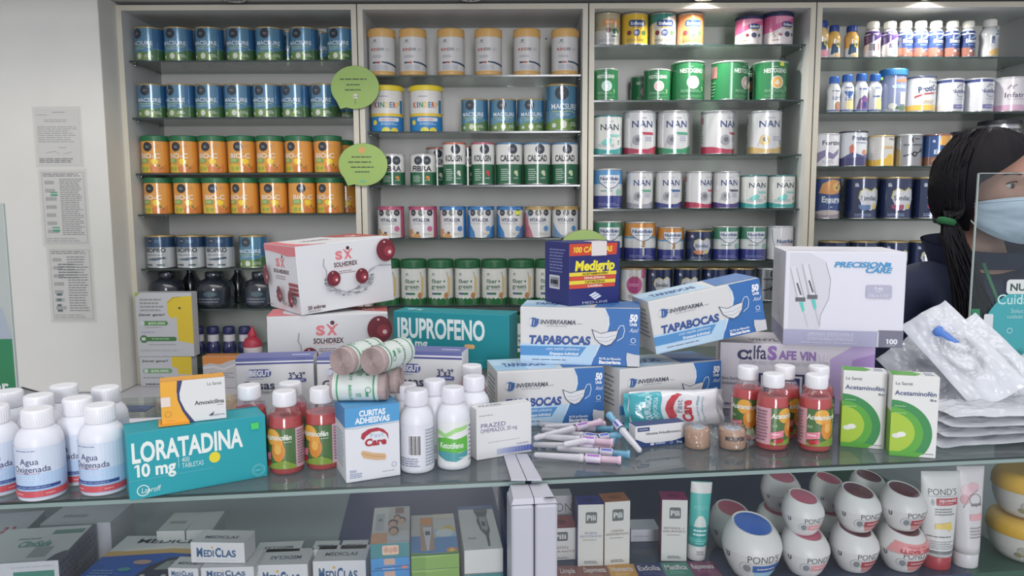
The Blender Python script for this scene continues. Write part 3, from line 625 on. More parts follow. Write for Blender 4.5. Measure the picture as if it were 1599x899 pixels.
_can = {}
def can_meshes(kname, K, r, h):
    key = (kname, round(r, 4), round(h, 4))
    if key in _can: return _can[key]
    parts = []; fin = K['fin']; mb = MB(fin); n = 40
    lid = K.get('lid'); top = h * (1 - lid[1]) if lid else h
    b0 = 0.0
    if 'base' in K:
        bc, bf = K['base']; b0 = h * bf
        p = MB('soft'); p.lathe([(r * .93, 0), (r * 1.0, h * .012), (r * 1.015, h * .03), (r * 1.015, b0 - h * .008), (r * 1.0, b0)], bc, n, capb=True); parts.append(('base_cap', p.mesh('base_cap')))
    rim = K.get('rim')
    zb = b0
    if rim and not lid:
        mb.lathe([(r * .96, 0.0), (r * 1.012, h * .006), (r * 1.018, h * .018), (r, h * .03)], (170, 172, 172), n, fin='metal', capb=True); zb = h * .028
    elif b0 == 0:
        mb.lathe([(r * .95, 0.0), (r, h * .025)], K['bands'][0][2], n, capb=True); zb = h * .025
    zt = top - (h * .045 if rim and not lid else 0)
    for (v0, v1, c) in K['bands']:
        z0 = max(zb, v0 * h); z1 = min(zt, v1 * h)
        if z1 > z0: mb.lathe([(r, z0), (r, z1)], c, n)
    dec = [d for d in K['dec']]
    deco(mb, cylsurf(r, h), dec)
    parts.insert(0, ('body', mb.mesh('body')))
    if lid:
        lc, lf, ov = lid; p = MB('soft'); R_ = r * ov; q = h * lf
        p.lathe([(r * .99, top), (R_, top + q * .03), (R_ * 1.004, top + q * .12), (R_, top + q * .2), (R_, top + q * .8), (R_ * .985, top + q * .94), (R_ * .93, h), (R_ * .88, h), (R_ * .86, h - q * .12)], lc, n, capt=True)
        for k in range(n if q > .012 else 0):
            a = 2 * PI * k / n
            p.box(-r * .02, -R_ * 1.012, top + q * .26, r * .02, -R_ * .99, top + q * .74, lc, M=RZ(a))
        parts.append(('lid', p.mesh('lid')))
    elif rim:
        p = MB('tin'); p.lathe([(r, zt), (r * 1.022, zt + h * .008), (r * 1.025, zt + h * .034), (r * .99, h), (r * .955, h - h * .002), (r * .94, h - h * .028)], rim, n, capt=True)
        parts.append(('lid', p.mesh('lid')))
    _can[key] = parts
    return parts

def can(name, kname, K, x, y, z, r, h, rot, label, cat, group):
    e = empty(name, T(x, y, z) @ RZ(R(rot)), label, cat, group)
    for pn, me in can_meshes(kname, K, r, h): put(pn, me, e)
    return e

SHNAME = ['top shelf', 'second shelf', 'third shelf', 'fourth shelf', 'fifth shelf', 'sixth shelf', 'lowest shelf']
def row(ui, si, group, items, w, ytop, name='powder_tin', cat='tin'):
    """items: (kind name, kind, centre px, description, options); front tins stand near the shelf's edge, back ones behind them"""
    z = SHELF_Z[ui][si] + 0.0006; k = 0; todo = []
    lo, hi = UNIT_IN[ui]
    for it in items:
        kn, K, c, desc = it[:4]; o = it[4] if len(it) > 4 else {}
        ww = o.get('w', w); yt = o.get('top', ytop); back = o.get('back', 0)
        r = px_m(ww, 2.80 + 0.05, z + 0.06) / 2 / 1.012
        Y = SF + 0.006 + r + (back * 0.125 if back else 0) + o.get('dy', 0)
        if back: r = px_m(ww, Y, z + .06) / 2
        h = min(at_Y(c, yt, Y - r).z - z, TOPZ - .0185 - .002 - z)
        x = at_Y(c, ytop + 20, Y).x
        q = r * (K['lid'][2] * 1.016 if K.get('lid') else 1.028) + .0004
        x = min(max(x, lo + q), hi - q)
        place = '%s of %s' % (SHNAME[si], UNAME[ui])
        if back: lab = '%s, %s' % (desc, place)
        else:
            k += 1; lab = '%s, %s from left, %s' % (desc, ORD[k - 1], place)
        todo.append([o.get('name', name), kn, K, x, Y, z, r, h, o.get('rot', 0), lab, o.get('cat', cat), group, q, back])
    for bk in (0, 1):
        f = sorted([t for t in todo if bool(t[13]) == bool(bk)], key=lambda t: t[3])
        for a, b in zip(f[:-1], f[1:]): b[3] = max(b[3], a[3] + a[12] + b[12])
        if f: f[-1][3] = min(f[-1][3], hi - f[-1][12])
        for a, b in list(zip(f[:-1], f[1:]))[::-1]: a[3] = min(a[3], b[3] - a[12] - b[12])
    for t in todo: can(*t[:12])

MAC, BIG = macsure(), macsure()
rr = [4, -8, 2, 6, -10, 0, -4, 8]
B = 'blue drink tin'
row(0, 0, 'blue drink tins', [('mac', MAC, c, B, {'rot': q}) for c, q in zip((228, 275, 328, 376, 421, 475, 533), (-14, 0, -2, 2, 10, -4, -6))] +
    [('mac', MAC, 302, 'hidden blue tin between second and third', {'back': 1, 'w': 40, 'top': 48}), ('mac', MAC, 449, 'shaded blue tin between fifth and sixth', {'back': 1, 'w': 40, 'top': 48}), ('mac', MAC, 501, 'shaded blue tin between sixth and seventh', {'back': 1, 'w': 40, 'top': 49})], 44.5, 41)
row(0, 1, 'blue drink tins', [('mac', MAC, c, B, {'rot': q}) for c, q in zip((233.5, 278, 322, 368, 413.5, 459, 504.5), (8, -12, -2, 6, -4, -14, -8))] +
    [('mac', MAC, 543, 'blue tin half hidden by a green sign', {'back': 1, 'w': 40, 'top': 136})], 43.5, 130)
O = 'orange drink jar with green lid'
row(0, 2, 'orange drink jars', [('bioc', BIOC, c, O, {'rot': q}) for c, q in zip((240, 286.5, 330, 374, 418.5, 460.5, 503), (0, -4, -2, 12, -4, -12, 0))] +
    [('bioc', BIOC, 531, 'orange jar beside a green sign', {'back': 1, 'w': 40, 'top': 218})], 42.8, 211, 'drink_jar', 'jar')
row(0, 3, 'orange drink jars', [('bioc', BIOC, c, O, {'rot': q}) for c, q in zip((247.5, 293.5, 338, 382, 427.5, 471.5, 514), (-4, 4, 14, -12, 2, 20, -14))] +
    [('bioc', BIOC, 540, 'orange jar below a green sign', {'back': 1, 'w': 40, 'top': 283})], 42.2, 277, 'drink_jar', 'jar')
row(0, 4, 'protein tins', [('biopro', BIOPRO, c, 'silver protein tin', {'rot': q}) for c, q in zip((252, 299, 344), (-2, 2, 4))] + [('mac', MAC, 396, 'blue and green drink tin', {'w': 43})], 43.5, 368)
row(1, 0, 'tan lidded jars', [('kindsc', KINDSC, c, 'white jar with tan lid', {'rot': q}) for c, q in zip((592.5, 644.5, 704, 762.5, 822.5, 882), (0, 2, 0, -6, 2, 4))], 42, 43, 'drink_jar', 'jar')
row(1, 1, 'yellow lidded jars', [('kindp', KINDP, 603, 'blue and white jar with yellow lid', {'w': 51, 'top': 132, 'name': 'drink_jar', 'cat': 'jar', 'rot': 4}), ('kindp', KINDP, 665.5, 'blue and white jar with yellow lid', {'w': 51, 'top': 132, 'name': 'drink_jar', 'cat': 'jar'}),
    ('mac', MAC, 741, 'small blue tin', {'rot': -4}), ('mac', MAC, 785, 'small blue tin', {'rot': 10}), ('mac', MAC, 826.5, 'small blue tin', {'rot': 8}), ('macbig', BIG, 873, 'large blue tin', {'w': 51, 'top': 130, 'rot': 14})], 42, 153.5)
row(1, 2, 'green and white tins', [('fibra', FIBRA, 612, 'short white and green tin by the sign', {'top': 240, 'w': 40, 'rot': 6}), ('fibra', FIBRA, 660.5, 'short white and green tin', {'top': 240, 'w': 41}), ('kola', KOLASIN, 709.5, 'tall tin with orange rim', {'w': 36}), ('kolar', KOLASINR, 754, 'tall tin with pink rim', {'w': 36.5}),
    ('calc', CALCAD, 795, 'tall tin with blue rim', {'rot': 5}), ('calc', CALCAD, 838.5, 'tall tin with blue rim', {}), ('calc', CALCAD, 882, 'tall tin with blue rim', {'rot': -4}),
    ('kola', KOLASIN, 682, 'orange rimmed tin behind a short one', {'back': 1, 'w': 33, 'top': 230}), ('kola', KOLASIN, 730, 'orange rimmed tin between two tall ones', {'back': 1, 'w': 33, 'top': 228})], 42, 222)
row(1, 3, 'vitamin drink tins', [('vpk', VIT_PK, 610.5, 'white tin with pink rim', {}), ('vpk', VIT_PK, 660.5, 'white tin with pink rim', {'w': 44}), ('vbl', VIT_BL, 707.5, 'white tin with blue rim', {}), ('vbs', VIT_BS, 751, 'blue sided white tin', {}), ('vbs2', VIT_BS2, 796.5, 'blue sided tin with green sticker', {}),
    ('vgp', VIT_GP, 840, 'gold rimmed white tin, pink side', {}), ('vgs', VIT_GS, 882.5, 'white tin with gold rim', {})], 41.5, 322)
row(1, 4, 'fibre jars', [('fg', FIBERG, c, 'white fibre jar with green lid', {'rot': q}) for c, q in zip((604, 645, 686, 726.5, 767, 807.5, 848.5), (0, 2, -2, -4, 0, -6, -2))], 40, 406, 'drink_jar', 'jar')
row(1, 5, 'fibre jars', [('fg', FIBERG, c, 'white fibre jar with green lid', {}) for c in (772, 812.5, 853)], 40, 492, 'drink_jar', 'jar')
row(2, 0, 'infant formula tins', [('beige', BEIGE, 948, 'beige and white formula tin', {}), ('enfy', ENFA_Y, 991, 'yellow formula tin', {}), ('enft', ENFA_T, 1034.5, 'white formula tin with teal top', {}), ('enfo', ENFA_O, 1076, 'orange formula tin', {'top': 19}),
    ('enfp', ENFA_PK, 1169.5, 'pink and white formula tin', {'top': 23, 'rot': -6}), ('enfp', ENFA_PK, 1214.5, 'larger pink and white formula tin', {'w': 46.5, 'top': 17, 'rot': 8})], 42, 17.5)
row(2, 1, 'green formula tins', [('n1', NEST1, 945, 'small green tin with pale blue disc', {'w': 40, 'top': 106, 'rot': -6}), ('n2', NEST2, 1026, 'small green tin with pink disc', {'w': 42, 'top': 107, 'rot': -8}), ('n1b', NEST1, 1073.5, 'large green tin with pale blue disc', {}), ('n2b', NEST2, 1139, 'large green tin with pink disc turned right', {'w': 56, 'rot': 38}),
    ('n3b', dict(NEST3, dec=NEST3['dec'] + [('rr', .12, .86, .26, .96, .01, (206, 224, 44))]), 1202.5, 'large green tin with orange disc', {}), ('n2', NEST2, 1003, 'dark green tin beside the pink disc tin', {'back': 1, 'w': 36, 'top': 118}), ('n3', NEST3, 1168, 'green tin between two large ones', {'back': 1, 'w': 46, 'top': 102})], 53, 94)
row(2, 2, 'silver formula tins', [('ntl', NAN_TL, 949, 'white tin with teal rim', {'w': 46, 'top': 179}), ('nrd', NAN_RD, 998.5, 'silver tin with red base', {}), ('ngn', NAN_GN, 1051, 'silver tin with green base', {}), ('nrd', NAN_RD, 1120.5, 'silver tin with red base turned right', {'rot': 30}), ('ngd', NAN_GD, 1194, 'silver tin with gold base', {})], 51.5, 172)
row(2, 3, 'silver formula tins', [('nub', NUT_BL, 949, 'light and dark blue formula tin', {'w': 46, 'top': 263}), ('nsv', NAN_SV, 999, 'plain silver tin with green tag', {}), ('nnv', NAN_NV, 1044, 'silver tin with navy base', {}), ('nrs', NAN_RD, 1092, 'small silver tin with red base', {'rot': 30}), ('npu', NAN_PU, 1138, 'silver tin with purple base', {}),
    ('ntl2', NAN_TL, 1184, 'small white tin with teal rim', {'top': 273}), ('ntl2', NAN_TL, 1227, 'small white tin with teal rim', {'top': 273})], 42, 267)
row(2, 4, 'blue based formula tins', [('nug', NUT_GN, 949, 'green and blue formula tin', {'w': 46, 'top': 345}), ('no3', NUT_OR3, 999, 'large orange and blue tin', {'w': 50.5, 'top': 346}), ('no3', NUT_OR3, 1046, 'small orange and blue tin', {}), ('smd', SIM_D, 1094.5, 'dark blue tin with gold rim', {'top': 360}),
    ('nug2', NUT_GN, 1140, 'small green and blue tin', {'top': 353}), ('nug2', NUT_GN, 1183, 'small green and blue tin', {'top': 353}), ('nupl', NUT_PL, 1225, 'plain white tin with a curved line', {'top': 353}), ('nug2', NUT_GN, 1113, 'hidden green tin beside the dark blue one', {'back': 1, 'w': 36, 'top': 358})], 41, 354)
row(2, 5, 'formula tins', [('nub', NUT_BL, 945, 'blue tin hidden by the cold tablet carton', {}), ('pkf', PINKF, 988.5, 'white tin with pink berry', {}), ('smb', SIM_B, 1029, 'dark blue tin', {}), ('smb', SIM_B, 1072, 'dark blue tin', {}), ('smr', SIM_R, 1115.5, 'dark blue tin', {}), ('smd', SIM_D, 1156, 'dark blue tin', {}), ('silv', SILVER, 1200, 'grey metal tin', {})], 40, 419)
row(3, 2, 'nutrition tins', [('fort', FORTINI, 1289, 'white and lilac tin', {'w': 42, 'top': 208}), ('proh', PROH, 1324.5, 'white and navy tin with orange hand', {'dy': .002, 'w': 42}), ('ped', PEDIA, 1365.5, 'white and yellow tin', {'w': 40, 'top': 211}), ('silv', SILVER, 1408, 'plain silver tin with grey emblem', {'top': 209}), ('ensc', ENSCHO, 1461, 'blue tin with brown base', {'top': 209}),
    ('grt', GREYT, 1508, 'grey tin behind the person\'s head', {}), ('prow', PROWHEY, 1559, 'large grey tub behind the person\'s head', {'w': 59, 'top': 186, 'name': 'powder_tub', 'cat': 'tub'}), ('silv', SILVER, 1392, 'dark tin beside the silver tin', {'back': 1, 'w': 40, 'top': 210}), ('silv', SILVER, 1436, 'dark tin beside the blue one', {'back': 1, 'w': 40, 'top': 211})], 44, 204)
row(3, 3, 'dark blue formula tins', [('ens', ENSURE, 1291, 'navy tin with copper splash', {'w': 40}), ('smb', SIM_B, 1343.5, 'dark blue tin with blue tag', {'rot': 6}), ('smr', SIM_R, 1397, 'dark blue tin with red tag', {'rot': 0}), ('smp', SIM_P, 1450.5, 'dark blue tin with pink tag', {'rot': 4}), ('smr', SIM_R, 1503, 'dark blue tin behind the person\'s hair', {})], 50.5, 276)
row(3, 4, 'dark blue formula tins', [('smb', SIM_B, c, 'gold rimmed tin low behind the syringe carton', {'w': 44}) for c in (1300, 1347, 1394, 1441)], 44, 377)
row(3, 1, 'nutrition tins', [('tub', BIGTUB, 1394, 'tall lilac tub with blue lid', {'w': 39, 'top': 106, 'name': 'powder_tub', 'cat': 'tub'}), ('pco', PROTICO, 1435.5, 'white tin with navy lettering and yellow base', {'top': 118}), ('nlo', NUTRILON, 1480, 'white tin with lilac stripe', {'w': 42, 'top': 122}), ('nlo2', NUTRILON, 1524, 'wider white tin with lilac stripe', {'top': 121}), ('inf', INFAT, 1574, 'white and pink tin', {'w': 50, 'top': 119})], 46, 118)

# drink bottles in the rightmost cabinet
_bot = {}
def shelf_bottle(key, body, low, capc, decs, r, h, cap_r):
    if key in _bot: return _bot[key]
    m = MB('gloss'); ch = h * .19
    prof = [(r * .86, 0), (r * .98, h * .02), (r, h * .06), (r * .96, h * .3), (r * .93, h * .42), (r, h * .56), (r * .99, h * .64), (r * .82, h * .73), (cap_r * .86, h * .79), (cap_r * .86, h * .83)]
    cut = [p for p in prof if p[1] <= h * .3]; m.lathe(cut, low, 28, capb=True); m.lathe([p for p in prof if p[1] >= h * .3], body, 28)
    def fn(U, V, e):
        a = U / r
        for (r0, z0), (r1, z1) in zip(prof[:-1], prof[1:]):
            if z0 <= V <= z1: rr_ = r0 + (r1 - r0) * (V - z0) / max(1e-9, z1 - z0); break
        else: rr_ = r
        return ((rr_ + e) * math.sin(a), -(rr_ + e) * math.cos(a), V)
    deco(m, Surf(fn, 2 * r, h, r * .2, h * .06, 9e-5, 3e-4), decs)
    c = MB('soft'); z = h - ch
    c.lathe([(cap_r * .98, z), (cap_r, z + ch * .06), (cap_r, z + ch * .85), (cap_r * .92, h), (cap_r * .3, h)], capc, 28, capt=True)
    for k in range(28): c.box(-.0006, -cap_r * 1.02, z + ch * .15, .0006, -cap_r * .98, z + ch * .8, capc, M=RZ(2 * PI * k / 28))
    _bot[key] = (m.mesh('bottle_body'), c.mesh('cap'))
    return _bot[key]
def bottle_row(si, items, group):
    z = SHELF_Z[3][si] + 0.0006; k = 0
    for (key, c, w, top, body, low, capc, decs, desc) in items:
        r = px_m(w, 2.82, z + .06) / 2; Y = SF + .006 + r; h = at_Y(c, top, Y - r * .6).z - z; x = at_Y(c, top + 25, Y).x
        k += 1
        e = empty('drink_bottle', T(x, Y, z), '%s, %s from left, %s of rightmost cabinet' % (desc, ORD[k - 1], SHNAME[si]), 'bottle', group)
        a, b = shelf_bottle(key, body, low, capc, decs, r, h, r * .72)
        put('bottle_body', a, e); put('cap', b, e)
YOG = [('p', [(-.4, .1), (.2, .1), (.2, .44), (-.3, .42)], (40, 74, 110)), ('c', .22, .4, .09, (190, 166, 60)), ('c', .22, .4, .05, (70, 90, 60)), ('t', 'On', .0, .5, .1, .4, (232, 232, 228), {'b': .03}), ('el', .1, .08, .3, .07, (214, 180, 130))]
YOGP = YOG[:-1] + [('el', .05, .1, .4, .12, (206, 130, 150))]
BLUE_C = (34, 62, 140); WHT = (226, 224, 212)
ENS = [('r', -.9, .03, .9, .72, (38, 56, 108)), ('p', [(-.9, .03), (.9, .03), (.9, .12), (.2, .18), (-.1, .26), (-.9, .28)], (132, 80, 68)), ('rr', -.36, .62, -.2, .7, .01, (150, 164, 196)), ('p', [(-.1, .5), (.1, .56), (.4, .7), (.5, .7), (.2, .5)], (130, 150, 190)), ('t', 'Ensure', .02, .45, .1, .74, (214, 222, 234), {'b': .03}), ('L', -.2, .32, .3, .36, 1, (110, 160, 206)), ('L', .1, .2, .4, .24, 1, (190, 196, 206)), ('c', -.02, .17, .035, (206, 206, 206))]
PUR = [('p', [(-.9, .34), (-.4, .38), (.4, .56), (.9, .6), (.9, .72), (-.9, .72)], (72, 52, 110)), ('p', [(.05, .06), (.4, .06), (.42, .34), (.3, .5), (.1, .42)], (212, 186, 140)), ('r', .14, .2, .3, .4, (140, 90, 96)), ('L', -.4, .2, -.05, .38, 3, (80, 84, 110)), ('r', -.12, .18, -.05, .38, (52, 50, 66))]
PUR2 = PUR[:1] + [('rr', -.3, .62, -.12, .7, .01, (120, 130, 160)), ('rr', 0, .62, .2, .7, .01, (60, 160, 110)), ('t', 'E', -.1, .33, .1, .2, (70, 70, 100), {'b': .04}), ('r', .08, .1, .2, .38, (90, 130, 170)), ('p', [(.2, .04), (.5, .04), (.5, .3), (.24, .3)], (214, 206, 150)), ('el', .2, .44, .22, .04, (206, 120, 120))]
VAN = [('p', [(.05, .56), (.5, .62), (.6, .74), (.3, .72)], (70, 120, 170)), ('r', -.1, .44, .05, .54, (60, 80, 110)), ('t', 'E', .0, .42, .1, .2, (90, 110, 150), {'b': .04}), ('p', [(-.2, .04), (.5, .04), (.5, .22), (.2, .24), (-.2, .16)], (206, 166, 90))]
bottle_row(0, [('yp', 1283, 22, 32, (222, 186, 120), (214, 212, 210), BLUE_C, YOGP, 'yellow and pink bottle with blue cap'), ('y', 1302, 20, 39, (222, 172, 80), (214, 212, 206), BLUE_C, YOG, 'small yellow bottle with blue cap'), ('y2', 1329.5, 21.5, 39.5, (222, 166, 80), (206, 206, 206), BLUE_C, YOG, 'small orange topped bottle with blue cap'),
    ('pu', 1362.5, 25, 33, (206, 200, 204), (206, 196, 200), WHT, PUR, 'purple and cream bottle'), ('pu2', 1389, 25, 33, (206, 204, 206), (206, 204, 206), WHT, PUR2, 'purple and white bottle')] +
    [('en', c, 23.5, 32.5, (206, 210, 216), (160, 164, 176), WHT, ENS, 'navy bottle with white cap') for c in (1413.5, 1437, 1461, 1486.5, 1511)] + [('va', 1544.5, 27.5, 29.5, (196, 200, 202), (196, 200, 202), (222, 220, 212), VAN, 'silver bottle with white cap')], 'drink bottles')
SM1 = [('p', [(-.4, .55), (.4, .55), (.2, .44), (0, .36), (-.2, .44)], (52, 100, 176)), ('el', .1, .2, .36, .16, (222, 206, 140)), ('L', -.3, .3, .3, .4, 2, (60, 90, 150)), ('r', -.9, .01, .9, .07, (40, 90, 180)), ('L', -.3, .62, .3, .68, 1, (90, 110, 160))]
SM2 = [('p', [(-.5, .08), (.5, .08), (.5, .34), (.1, .44), (-.3, .34)], (110, 70, 130)), ('r', .0, .12, .3, .26, (52, 60, 120)), ('r', -.9, .01, .9, .07, (40, 90, 180)), ('L', -.3, .56, .3, .64, 1, (70, 90, 160))]
SM3 = [('el', .2, .16, .3, .14, (170, 120, 90)), ('L', -.3, .34, .3, .44, 2, (52, 80, 140)), ('r', -.9, .01, .9, .07, (40, 90, 180)), ('L', -.3, .56, .3, .62, 1, (70, 90, 120))]
SM4 = [('el', .2, .2, .3, .2, (222, 210, 130)), ('L', -.3, .36, .34, .46, 1, (52, 80, 140)), ('r', -.9, .01, .9, .07, (40, 90, 180)), ('L', -.2, .6, .3, .66, 1, (90, 120, 160)), ('rr', .2, .82, .55, .9, .01, (150, 220, 60))]
bottle_row(1, [('s3', 1302, 20, 119, (206, 208, 210), (206, 208, 210), (40, 96, 184), SM3, 'white bottle with brown picture'), ('s1', 1322.5, 21, 116, (208, 212, 218), (208, 212, 218), (40, 96, 184), SM1, 'white bottle with blue shield'), ('s2', 1344.5, 21, 114.5, (208, 212, 218), (208, 212, 218), (40, 96, 184), SM2, 'white bottle with purple wave'), ('s4', 1366, 21, 115, (208, 212, 218), (208, 212, 218), (40, 96, 184), SM4, 'white bottle with green sticker')], 'small drink bottles')

# dark bottles low in the leftmost cabinet
z = SHELF_Z[0][5] + 0.0006
for k, (c, w, lab) in enumerate(((262, 50, 'dark round jar with silver neck above the yellow cartons'), (336, 58, 'widest dark glass jar on the sixth shelf of the leftmost cabinet'), (407, 50, 'dark jar half hidden behind the white carton with cherries'))):
    r = px_m(w, 2.85, z) / 2; Y = SF + .008 + r; x = at_Y(c, 460, Y).x; h = at_Y(c, 424, Y).z - z
    e = empty('dark_jar', T(x, Y, z), lab, 'jar', 'dark jars')
    m = MB('gloss'); m.lathe([(r * .9, 0), (r, h * .06), (r, h * .55), (r * .9, h * .72), (r * .5, h * .8), (r * .45, h * .84)], (30, 34, 46), 30, capb=True)
    deco(m, cylsurf(r, h, e0=5e-4), [('r', -.4, .1, .4, .5, (44, 54, 66)), ('L', -.3, .14, .3, .3, 2, (120, 124, 136)), ('el', .05, .4, .18, .07, (70, 96, 104))]); put('jar_body', m, e)
    m = MB('metal'); m.lathe([(r * .46, h * .84), (r * .48, h * .85), (r * .48, h * .98), (r * .44, h)], (96, 98, 110), 24, capt=True); put('cap', m, e)
for k, (c, lab) in enumerate(((298, 'smaller dark bottle left of the widest dark jar'), (372, 'smaller dark bottle right of the widest dark jar'))):
    r = .028; Y = SF + .19; x = at_Y(c, 450, Y).x
    e = empty('dark_bottle', T(x, Y, z), lab, 'bottle', 'dark bottles')
    m = MB('gloss'); m.lathe([(r * .9, 0), (r, .006), (r, .09), (r * .5, .112), (r * .42, .118)], (26, 30, 40), 24, capb=True); put('bottle_body', m, e)
    m = MB('metal'); m.lathe([(r * .45, .118), (r * .45, .13), (r * .4, .133)], (90, 92, 100), 20, capt=True); put('cap', m, e)
z = SHELF_Z[0][6] + 0.0006
for k, c in enumerate((310, 333.5, 358.5, 383)):
    Y = SF + .04; x = at_Y(c, 535, Y).x; r = .026
    e = empty('blue_bottle', T(x, Y, z), 'dark blue bottle with white neck band, %s of four behind the wavy orange carton' % ORD[k], 'bottle', 'blue bottles with white bands')
    m = MB('gloss'); m.lathe([(r * .9, 0), (r, .004), (r, .03), (r * .8, .04), (r * .78, .044)], (36, 42, 92), 26, capb=True); m.lathe([(r * .80, .044), (r * .80, .07)], (206, 206, 214), 26)
    put('bottle_body', m, e)
    m = MB('soft'); m.lathe([(r * .82, .07), (r * .84, .072), (r * .84, .094), (r * .7, .098)], (34, 38, 90), 26, capt=True); put('cap', m, e)
Y = SF + .03; p = at_Y(399, 540, Y)
e = empty('nozzle_bottle', T(p.x, Y - .03, z), 'red bottle with pointed nozzle beside the white carton with cherries', 'bottle')
m = MB('soft'); m.lathe([(.03, 0), (.034, .005), (.034, .042), (.026, .058), (.014, .064)], (206, 196, 200), 26, capb=True); m.lathe([(.0345, .03), (.0345, .043), (.0262, .059), (.0142, .065)], (176, 44, 66), 26); put('bottle_body', m, e)
m = MB('soft'); m.lathe([(.015, .064), (.016, .068), (.015, .08), (.007, .092), (.003, .106)], (186, 40, 62), 20, capt=True); put('nozzle', m, e)
# ------------------------------------------------------------------ cartons
def pose(p1, p2):
    ex = (p2 - p1); w = ex.length; ex.normalize()
    ey = Vector((0, 0, 1)).cross(ex).normalized(); ez = ex.cross(ey).normalized()
    M = Matrix(((ex.x, ey.x, ez.x, p1.x), (ex.y, ey.y, ez.y, p1.y), (ex.z, ey.z, ez.z, p1.z), (0, 0, 0, 1)))
    return M, w
def height(p1, tl, ez=None):
    """length up from p1 to where the pixel tl is met"""
    return (at_Y(tl[0], tl[1], p1.y).z - p1.z)
def spot(px, where):
    """where: ('z', z) or ('Y', Y)"""
    return at_z(px[0], px[1], where[1]) if where[0] == 'z' else at_Y(px[0], px[1], where[1])
SEAM = (150, 150, 152)
def carton(name, label, cat, group, M, w, d, h, body, decs, fin='paper', bev=0.0008, top=None, left=None, right=None, seams=True, parts=None):
    m = MB(fin); m.box(0, 0, 0, w, d, h, body, bev=bev)
    fs = boxfaces(w, d, h)
    for fname, c in (('top', top), ('left', left), ('right', right)):
        if c: deco(m, fs[fname], [('r', .004, .004, .996, .996, c)])
    if seams: deco(m, fs['top'], [('ln', [(.0, .03), (1, .03)], .008, SEAM), ('ln', [(.5, .97), (.5, .97)], .006, SEAM)])
    for fname, it in decs.items(): deco(m, fs[fname], it)
    o = put(name, m, None, M); tag(o, label, cat, group)
    for pn, fn in (parts or {}).items():
        q = MB('paper'); fn(q, w, d, h); put(pn, q, o)
    return o
Z0 = CZ + 0.0004
def cart_px(name, label, cat, group, bl, br, tl, wl, wr, d, body, decs, **k):
    p1, p2 = spot(bl, wl), spot(br, wr)
    M, w = pose(p1, p2); h = k.pop('h', None) or height(p1, tl) / max(.9, M[2][2])
    return carton(name, label, cat, group, M, w, d, h, body, decs, **k), M, w, h
def on(px, z=Z0): return ('z', z)
ZC = ('z', Z0)
TEAL = (24, 154, 166)
# loratadine
sticker = lambda u, v, su, sv, c: (lambda q, w, d, h: q.box(u * w, -.0006, v * h, (u + su) * w, -.0002, (v + sv) * h, c))
_, ML, wL, hL = cart_px('tablet_carton', 'long teal tablet carton tilted at the front edge of the counter, yellow dot', 'carton', None, (203, 782), (418, 743), (195, 678), ZC, ZC, .05, TEAL,
    {'front': [('t', 'LORATADINA', .425, .70, .29, .79, (226, 232, 226), {'b': .03}), ('t', '10 mg', .18, .425, .19, .29, (226, 232, 226), {'b': .03}), ('ln', [(.345, .38), (.345, .53)], .006, (190, 220, 220)), ('t', '400', .395, .49, .075, .055, (200, 226, 224)), ('t', 'TABLETAS', .445, .40, .075, .155, (200, 226, 224)),
               ('el', .605, .45, .041, .085, (226, 208, 34)), ('ln', [(.0, .29), (.6, .29)], .006, (90, 190, 196)), ('t', 'Laproff', .145, .125, .08, .13, (216, 232, 230), {'sh': .15}), ('ring', .092, .125, .085, .014, (216, 232, 230)), ('ring', .93, .13, .1, .012, (90, 190, 196)), ('ring', .93, .13, .075, .01, (90, 190, 196)), ('L', .905, .1, .955, .16, 1, (90, 190, 196))],
     'top': [('r', .0, .9, 1, 1, (60, 120, 130))]}, parts={'price_sticker': lambda q, w, d, h: q.box(.885 * w, -.0016, .80 * h, .945 * w, -.0011, .90 * h, (60, 206, 90), M=None)})
zL = hL + Z0
# amoxicillin on top of it
def flap(q, w, d, h): q.box(-.004, -.008, .0003, w * .42, 0.0, .0009, (232, 160, 48)); q.box(-.004, 0.0, .0003, -.0008, d, .0009, (232, 160, 48))
cart_px('medicine_carton', 'orange and white capsule carton standing on the long teal carton', 'carton', None, (253, 664), (354, 652.5), (247, 597), ('z', zL + .0006), ('z', zL + .0006), .026, (214, 214, 212),
    {'front': [('p', [(0, 0), (.44, 0), (.36, .2), (.28, .45), (.24, .7), (.28, 1), (0, 1)], (232, 162, 34)), ('p', [(.26, 1), (.34, 1), (.285, .7), (.29, .55), (.36, .3), (.5, 0), (.43, 0), (.32, .28), (.255, .55), (.245, .75)], (46, 50, 98)), ('t', 'La Santé', .83, .865, .07, .22, (60, 62, 72)), ('t', 'Amoxicilina', .74, .44, .095, .46, (58, 58, 66), {'b': .02}), ('L', .86, .335, .97, .365, 1, (120, 120, 126)),
               ('r', -.0, .42, .145, .64, (222, 206, 196)), ('ring', .1, .24, .07, .012, (190, 130, 40)), ('L', .07, .07, .2, .09, 1, (190, 130, 40)), ('t', 'biopharma', .87, .12, .045, .2, (90, 90, 104)), ('p', [(.72, .12), (.78, .17), (.81, .2), (.79, .13), (.76, .1)], (50, 54, 90))],
     'left': [('r', .55, .0, 1, 1, (206, 206, 206))]}, top=(228, 156, 56), parts={'tuck_flap': flap}, left=(214, 206, 196))
